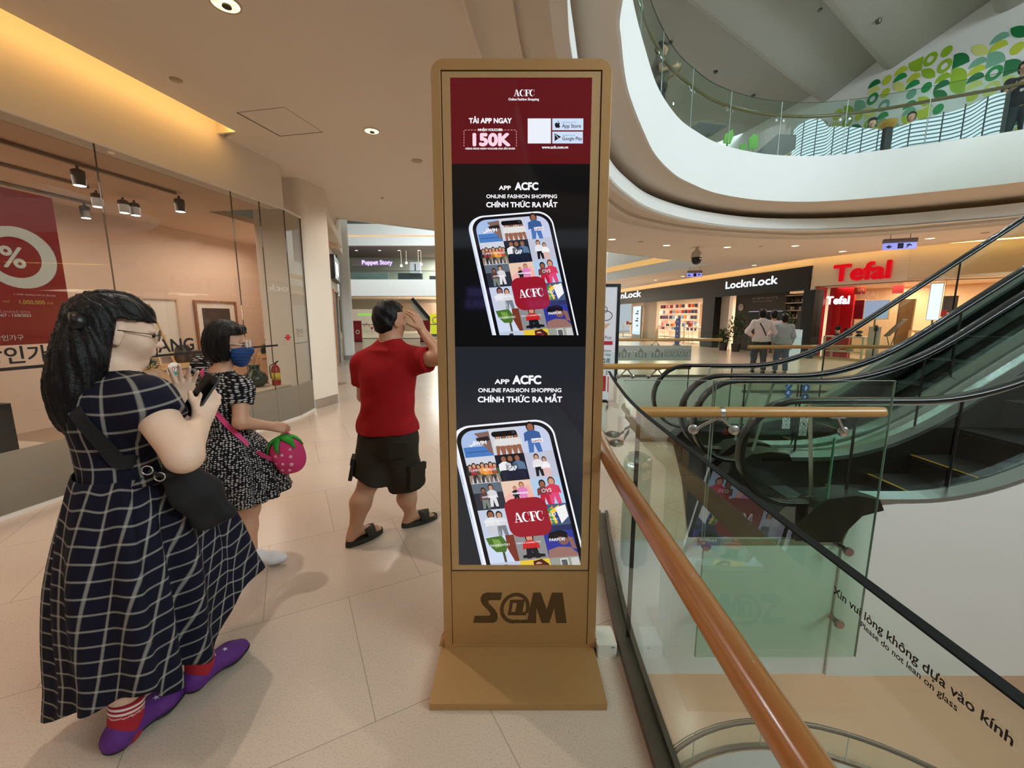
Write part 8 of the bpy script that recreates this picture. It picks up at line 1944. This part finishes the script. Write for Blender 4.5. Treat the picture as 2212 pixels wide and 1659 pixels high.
for k in range(7):
    a = k * 2 * math.pi / 7 + .3; path = []
    for t in np.linspace(0, 1, 7):
        px_ = bc + bu * (.108 - .085 * t * t) + (bs_ * math.cos(a) * .098 + bn * math.sin(a) * .055) * math.sin(min(1, t * .9) * 1.45); q_, g = on_body(S, px_ + (px_ - bc) * .3, bc, .003); path.append((q_, g))
    V_ = []
    for i, (q_, g) in enumerate(path):
        t = i / 6; d = unit(path[min(i + 1, 6)][0] - path[max(i - 1, 0)][0]); s_ = np.cross(g, d); w_ = .026 * math.sin(math.pi * (t * .82 + .16)); V_ += [q_ - s_ * w_, q_ + g * .003, q_ + s_ * w_]
    b.add(V_, [(3 * i + j, 3 * i + j + 1, 3 * i + j + 4, 3 * i + j + 3) for i in range(6) for j in range(2)], 0)
lf = b.build('leaf_top', [mat('leaf_felt', (44, 160, 52), .8, noise=.08)], sb, smooth=True); sol = lf.modifiers.new('felt_thickness', 'SOLIDIFY'); sol.thickness = .004
M_strap = mat('pink_strap', (226, 74, 134), .7, noise=.04)
full2 = SDF(); full2.p = list(dr.p)
strap_on('strap', full2, [at_y(437, 800, 2.33), at_y(433, 815, 2.27), at_y(440, 845, 2.22), at_y(462, 885, 2.20), at_y(490, 915, 2.20), at_y(522, 943, 2.21), at_y(549, 966, 2.24), at_y(556, 974, 2.27)], [che2 + Z * .1, che2 + Z * .08, che2, (che2 + pel2) / 2 + Z * .05, (che2 + pel2) / 2, (che2 + pel2) / 2, pel2 + Z * .12, pel2 + Z * .12], .026, .003, M_strap, sb, 6, .006)
e0 = at_y(556, 974, 2.27); ribbon('strap_end', smooth_path([e0, at_y(570, 985, 2.31), at_y(590, 993, 2.36)], 5), [(0, -1, .3)] * 11, .026, .003, M_strap, sb)
tube_part('wrist_loop', smooth_path([rw2 + (.06, .02, -.03), rw2 + (.085, .03, -.07), bc + bu * .10], 4), .006, M_strap, sb)

# ---------------------------------------------------------------- the man in the red shirt
M1 = thing('person', 'man in a red T-shirt and dark cargo shorts shading his eyes with one hand', 'person', (-.85, 2.75, 0.0))
f3 = unit((.34, .94, 0)); r3 = np.array((f3[1], -f3[0], 0))
nb3 = at_y(842, 738, 2.75); pel3 = np.array((-.845, 2.745, .72)); che3 = np.array((-.825, 2.745, 1.10))
rs3 = at_y(897, 778, 2.70); re3 = at_y(957, 773, 2.60); rw3 = at_y(912, 715, 2.78)
ls3 = at_y(785, 785, 2.80); le3 = at_y(786, 856, 2.90); lw3 = at_y(838, 880, 3.02)
hc3 = at_y(842, 692, 2.765); hf3 = unit((.62, .78, .02)); hu3 = unit((-.02, .02, 1)); hF3, hS3, hU3 = axes(hf3, hu3)
la3 = at_y(768, 1158, 2.60); ra3 = at_y(888, 1124, 2.85); la3[2] = .10; ra3[2] = .085
lk3 = at_y(797, 1040, 2.70); rk3 = at_y(880, 1045, 2.84)
t3 = SDF(); t3.cone(pel3 + r3 * .06, pel3 - r3 * .06, .13, .13, .05, (f3, .9)); t3.cone(pel3 + Z * .03, che3, .150, .154, .06, (f3, .84)); t3.cone(che3 + r3 * .09 + Z * .08, che3 - r3 * .09 + Z * .08, .10, .10, .05, (f3, .95)); t3.cone(nb3 - Z * .05, nb3 - Z * .02, .10, .052, .05); t3.cone(nb3 - Z * .05, rs3, .058, .062, .05); t3.cone(nb3 - Z * .05, ls3, .058, .062, .05)
B = SDF(); B.p = list(t3.p); B.p[0] = ('c', pel3 + r3 * .05, pel3 - r3 * .05, .10, .10, .05, (f3, .88), None); B.p[1] = ('c', pel3 + Z * .06, che3, .12, .145, .06, (f3, .82), None)
B.cone(rs3, re3, .056, .046, .03); B.cone(re3, rw3, .046, .029, .02); B.cone(ls3, le3, .056, .045, .03); B.cone(le3, lw3, .043, .028, .02)
hand_prims(B, rw3, unit((-.35, .12, .85)), unit((.75, -.55, .3)), unit((-.45, -.4, -.5)), (.28, .30), 1.0, .25, (.6, .8, .3)); hand_prims(B, lw3, unit((.3, .6, -.3)), (-.6, .2, .2), (.2, .5, .6), (.5, .5), 1.0)
head_prims(B, hc3, hf3, hu3, 1.04, nb3 - Z * .01, nk=.06)
for k_, a_, o_ in ((rk3, ra3, r3 * .075), (lk3, la3, -r3 * .075)):
    B.cone(pel3 + o_, k_, .085, .068, .05); m_ = k_ * .58 + a_ * .42 - f3 * .025; B.cone(k_, m_, .062, .068, .03); B.cone(m_, a_, .066, .038, .03)
fL3 = unit(at_z(812, 1152, 0) - at_z(742, 1184, 0)); fL3[2] = 0; fR3 = unit(at_z(953, 1118, 0) - at_z(872, 1143, 0)); fR3[2] = 0
hl3 = np.array((la3[0], la3[1], .03)); hr3 = np.array((ra3[0], ra3[1], .03))
for a_, d_ in ((la3, fL3), (ra3, fR3)):
    B.cone(a_ - Z * .01, a_ + d_ * .15 - Z * .055, .036, .026, .03); B.cone(a_ - Z * .01, a_ - d_ * .035 - Z * .045, .034, .032, .03)
    s_ = np.array((d_[1], -d_[0], 0))
    for j in range(5): p = a_ + d_ * (.155 - .006 * abs(j - 1.5)) + s_ * (.028 - .014 * j) - Z * .058; B.cone(p, p + d_ * .028, .010 if j else .012, .009, .006)
grow('body', B, SKIN3, M1, .0055)
M_red = mat('red_cotton', (160, 24, 30), .85, spec=.2, noise=.05, scale=14, bump=.05, bscale=500)
sh = t3.copy(.016); sh.cone(pel3 + Z * .02 + r3 * .05, pel3 + Z * .02 - r3 * .05, .150, .150, .05, (f3, .92)); sh.cone(pel3 + Z * .1, che3 - Z * .02, .172, .176, .06, (f3, .84)); sh.cone(rs3 - r3 * .02, re3, .082, .088, .04, None, (rs3 * .50 + re3 * .50, unit(re3 - rs3))); sh.cone(ls3, le3, .080, .084, .04, None, (ls3 * .42 + le3 * .58, unit(le3 - ls3)))
w_a = wrinkle(12, .006, 30, 6, (1, 1, .8)); 
def folds3(P):
    d = P - che3; x = d @ r3; z = P[:, 2]; w = np.clip((1.08 - z) / .3, 0, 1); return w_a(P) + .0065 * w * np.sin(42 * (x * .75 - (z - .9) * .85) + 2 * np.sin(9 * z)) 
grow('shirt', sh, M_red, M1, .006, disp=folds3, cut=lambda P: np.maximum(.742 + .03 * np.sin((P[:, 0] + .85) * 9) * .3 - P[:, 2], .070 - np.linalg.norm(P - nb3 - Z * .035, axis=1)))
M_short = mat('cargo_cloth', (52, 46, 38), .9, spec=.2, noise=.12, scale=30, bump=.06, bscale=300)
so = SDF(); so.cone(pel3 + r3 * .06, pel3 - r3 * .06, .148, .148, .05, (f3, .9)); so.cone(pel3 + r3 * .075 - Z * .02, rk3 + r3 * .01 - Z * .09, .128, .128, .04, None, (rk3 + Z * .012, unit(rk3 - pel3 + Z * -.1))); so.cone(pel3 - r3 * .075 - Z * .02, lk3 - r3 * .01 - Z * .09, .128, .128, .04, None, (lk3 + Z * .012, unit(lk3 - pel3 + Z * -.1)))
sho = grow('shorts', so, M_short, M1, .006, disp=lambda P: wrinkle(21, .009, 26, 7)(P), clips=[(pel3 + Z * .10, Z)])
def pocket(c0, nx, w, h, name, flap=True):
    q_, g = on_body(so, c0 + nx * .3, c0, .004); e1 = unit(np.cross((0, 0, 1), g)); e2 = np.cross(g, e1); b = MB(); L_ = lambda p: q_ + e1 * p[0] + e2 * p[1] + g * p[2]; b.prism(rrect(-w / 2, -h / 2, w / 2, h / 2, .012, 3), -.012, .012, 0, xf=L_); po = b.build(name, [M_short], M1, smooth=True, sharp=35)
    if flap:
        b = MB(); b.prism([(-w * .53, h * .30), (w * .53, h * .30), (w * .53, h * .62), (-w * .53, h * .62)], -.01, .017, 0, xf=L_); b.build('pocket_flap', [M_short], po)
pocket(at_y(892, 1020, 2.79), unit(r3 * .75 - f3 * .66), .13, .15, 'cargo_pocket'); pocket(at_y(775, 1012, 2.70), unit(-r3 * .9 - f3 * .45), .11, .14, 'cargo_pocket'); pocket(at_y(868, 965, 2.66), unit(r3 * .2 - f3 * .95), .12, .12, 'back_pocket', False)
H = SDF(); H.ell(hc3 + hU3 * .03 - hF3 * .014, (.086, .104, .104), [hS3, hF3, hU3], .03); H.ell(hc3 - hF3 * .05 - hU3 * .03, (.074, .052, .062), [hS3, hF3, hU3], .03); H.cone(hc3 + hF3 * .05 + hU3 * .1, hc3 + hF3 * .098 + hU3 * .085, .025, .014, .03)
def open3(P):
    d = P - hc3; x = d @ hF3; z = d @ hU3; sd = np.abs(d @ hS3); o = np.where((x > .0) & (z < .05), np.minimum(np.minimum(x, .05), .055 + .2 * x - z), -1.0); return np.maximum(o, np.where((x > -.03), -.03 - z, -.095 - z))
rgm = np.random.RandomState(2)
grow('hair', H, HAIR, M1, .0055, disp=lambda P: wrinkle(31, .006, 130, 8)(P), cut=open3)
M_slide = mat('dark_olive_foam', (46, 44, 34), .8, noise=.1)
for a_, d_, L_ in ((la3, fL3, .285), (ra3, fR3, .285)):
    s_ = np.array((d_[1], -d_[0], 0)); hp = np.array((a_[0], a_[1], 0)) - d_ * .075; b = MB(); Ls = lambda p, hp=hp, d_=d_, s_=s_: hp + d_ * p[0] + s_ * p[1] + Z * p[2]
    out = [(L_ * t, .043 * (1 + .22 * math.sin(t * 3.1 - .3)) * (math.sin(math.pi * min(1, max(0, t)) ** .9) ** .35 if 0 < t < 1 else 0)) for t in np.linspace(0, 1, 22)]; poly = [(x, y) for x, y in out] + [(x, -y * .94) for x, y in out[-2:0:-1]]
    b.prism(poly[::-1], .002, .026, 0, xf=Ls); b.prism([(x * .97 + .004, y * 1.06) for x, y in poly][::-1], .020, .036, 0, xf=Ls); so_ = b.build('sandal_sole', [M_slide], M1, smooth=True, sharp=35)
    for (x0, x1, tw) in ((.115, .17, .02), (.165, .215, -.02)):
        b = MB(); V_ = []
        for k in range(13):
            th = math.pi * k / 12; yy = .052 * math.cos(th); zz = .030 + .062 * math.sin(th) ** .8 * (1 - (x0 - .1) * 2.4); sh_ = tw * math.cos(th)
            V_ += [Ls((x0 + sh_, yy, zz)), Ls((x1 + sh_, yy * .98, zz - .006))]
        b.add(V_, [(2 * k, 2 * k + 2, 2 * k + 3, 2 * k + 1) for k in range(12)], 0); st = b.build('sandal_strap', [M_slide], so_, smooth=True); sm = st.modifiers.new('foam_thickness', 'SOLIDIFY'); sm.thickness = .007

# ---------------------------------------------------------------- people farther off
def far_person(label, foot, h, f, top, legs, hairc=HAIR, skin=SKIN2, long_legs=True, arms='down', hood=False, sleeve=.55, bare_legs=False, group=None, lean=0.0, hair_r=1.0, strap=None):
    t = thing('person', label, 'person', tuple(foot), group); k = h / 1.65; f = unit((f[0], f[1], 0)); r = np.array((f[1], -f[0], 0)); o = np.array(foot, float); q = lambda x, y, z: o + r * x * k + f * (y + lean * max(0, z - .9)) * k + Z * z * k
    pelv, ch, nk, hd_ = q(0, 0, .88), q(0, 0, 1.18), q(0, 0, 1.38), q(0, .02, 1.53)
    tr = SDF(); tr.cone(q(.06, 0, .88), q(-.06, 0, .88), .115 * k, .115 * k, .05); tr.cone(q(0, 0, .92), ch, .12 * k, .14 * k, .05); tr.cone(q(.08, 0, 1.25), q(-.08, 0, 1.25), .095 * k, .095 * k, .05)
    sh_ = [q(.17, 0, 1.31), q(-.17, 0, 1.31)]
    if arms == 'hip': el = [q(.30, -.05, 1.08), q(-.32, -.05, 1.08)]; wr = [q(.2, .14, .98), q(-.2, .14, .98)]
    elif arms == 'rail': el = [q(.24, .04, 1.06), q(-.24, .04, 1.06)]; wr = [q(.14, .26, 1.12), q(-.14, .26, 1.12)]
    else: el = [q(.23, -.02, 1.05), q(-.23, -.02, 1.05)]; wr = [q(.22, .08, .83), q(-.22, .08, .83)]
    B = SDF(); B.p = list(tr.p)
    head_prims(B, hd_, f, Z, 1.0 * k, nk - Z * .03, nk=.05 * k)
    for a, b_, c in zip(sh_, el, wr): B.cone(nk - Z * .06 * k, a, .05 * k, .05 * k, .04); B.cone(a, b_, .046 * k, .038 * k, .03); B.cone(b_, c, .037 * k, .025 * k, .02); hand_prims(B, c, unit(c - b_), f, r, (.3, .3), k)
    an = [q(.10, -.10, .08), q(-.10, .12, .08)]; kn = [q(.10, .02, .47), q(-.10, .10, .47)]
    for a, b_, sx in zip(kn, an, (.08, -.08)): B.cone(q(sx, 0, .86), a, .085 * k, .055 * k, .04); B.cone(a, b_, .052 * k, .032 * k, .03); B.cone(b_ - Z * .02, b_ + f * .12 - Z * .045, .032 * k, .024 * k, .02)
    grow('body', B, skin, t, .011, it=1)
    T_ = tr.copy(.022 * k)
    for a, b_, c in zip(sh_, el, wr):
        T_.cone(nk - Z * .07 * k, a, .06 * k, .068 * k, .04)
        if sleeve > .7: T_.cone(a, b_, .07 * k, .062 * k, .04); T_.cone(b_, c, .06 * k, .045 * k, .03, None, (c - (c - b_) * .1, c - b_))
        else: T_.cone(a, b_, .07 * k, .072 * k, .04, None, (a + (b_ - a) * sleeve, b_ - a))
    if hood: T_.ell(nk - f * .07 * k - Z * .03, (.12 * k, .075 * k, .08 * k), [r, f, Z], .04)
    grow('top', T_, top, t, .011, disp=wrinkle(len(label), .006, 34), clips=[(q(0, 0, .82), -Z)])
    L_ = SDF(); L_.cone(q(.05, 0, .9), q(-.05, 0, .9), .13 * k, .13 * k, .04)
    for a, b_, sx in zip(kn, an, (.08, -.08)):
        if bare_legs: L_.cone(q(sx, 0, .84), a, .105 * k, .09 * k, .04, None, (q(sx, 0, .62), -Z))
        else: L_.cone(q(sx, 0, .84), a, .10 * k, .078 * k, .04); L_.cone(a, b_, .076 * k, .062 * k, .03, None, (b_ + Z * .02, -Z))
    grow('shorts' if bare_legs else 'trousers', L_, legs, t, .011, disp=wrinkle(3 + len(label), .006, 34), clips=[(q(0, 0, .96), Z)])
    H_ = SDF(); H_.ell(hd_ + Z * .03 * k - f * .015 * k, (.092 * k * hair_r, .108 * k * hair_r, .108 * k), [r, f, Z], .03); H_.ell(hd_ - f * .05 * k - Z * .03 * k, (.082 * k * hair_r, .058 * k, .08 * k * hair_r), [r, f, Z], .03)
    grow('hair', H_, hairc, t, .01, cut=lambda P: np.where(((P - hd_) @ f > .02) & ((P - hd_)[:, 2] < .05), np.minimum((P - hd_) @ f - .02, .05 - (P - hd_)[:, 2]), -1.0), disp=wrinkle(8, .005, 60))
    for b_ in an:
        S = SDF(); S.cone(b_ - Z * .045 - f * .03, b_ + f * .13 - Z * .05, .045 * k, .04 * k, .02); grow('shoe', S, M_sneak if bare_legs else mat('dark_trainers', (60, 58, 60), .6), t, .01, clips=[((0, 0, foot[2] + .004), (0, 0, -1))])
    if strap is not None: strap_on('bag_strap', T_, [q(-.10, -.2, 1.36), q(0, -.25, 1.18), q(.15, -.2, .98)], [ch, ch, pelv + Z * .1], .03, .004, strap, t, 6, .006)
    return t
M_hood = mat('pale_pink_fleece', (222, 208, 208), .9, noise=.04, scale=20); M_tee = mat('pale_blue_tee', (168, 178, 186), .9, noise=.05, scale=20); M_jean = mat('blue_jeans', (74, 92, 116), .9, noise=.12, scale=40); M_dkt = mat('dark_trousers', (48, 50, 56), .9, noise=.1, scale=40)
fz_ = lambda px, py: (lambda p: (p[0], p[1], 0.0))(at_z(px, py, 0))
far_person('person in pale hooded top with dark strap and dark trousers before the black shop', fz_(1636, 806), 1.72, (.35, .94), M_hood, M_dkt, hood=True, sleeve=.95, arms='hip', strap=mat('dark_red_strap', (70, 24, 34), .7))
far_person('person in loose white top and black shorts leaning close to the hooded one', fz_(1661, 803), 1.70, (.3, .95), mat('white_pink_tee', (228, 216, 218), .9, noise=.04), mat('black_shorts', (26, 26, 30), .9), sleeve=.6, bare_legs=True)
far_person('person in pale blue T-shirt and jeans beside the couple in white tops', fz_(1684, 808), 1.60, (.35, .93), M_tee, M_jean, sleeve=.75, hair_r=1.1)
# heads of people on the upper gallery
up = lambda px, py, yy: at_y(px, py, yy)
p = up(1424, 175, 8.6); far_person('woman with shoulder-length hair behind the gallery glass near the curved edge', (p[0], p[1], 4.9), 1.62, (.9, -.35), mat('grey_brown_top', (110, 100, 92), .9), M_dkt, arms='rail', hair_r=1.12)
ug = lambda px, py: FU((on(px, py, UW_O, UW_X, 1.1, UW_N)[0], 1.1, 0))
p = ug(1885, 262); far_person('dark-haired person behind the wave screen seam, left of the yellow post', (p[0], p[1], 4.9), 1.82, (-.6, -.8), M_tee, M_dkt)
p = ug(1970, 250); far_person('dark-haired person above the wave screen, right of the yellow post', (p[0], p[1], 4.9), 1.58, (-.7, -.7), mat('pink_red_top', (200, 60, 80), .9), M_jean)
p = ug(2200, 226); far_person('person in black at the right edge of the gallery past the wave screen', (p[0], p[1], 4.9), 1.70, (-.6, -.8), mat('black_top', (26, 26, 30), .9), M_dkt, arms='rail')
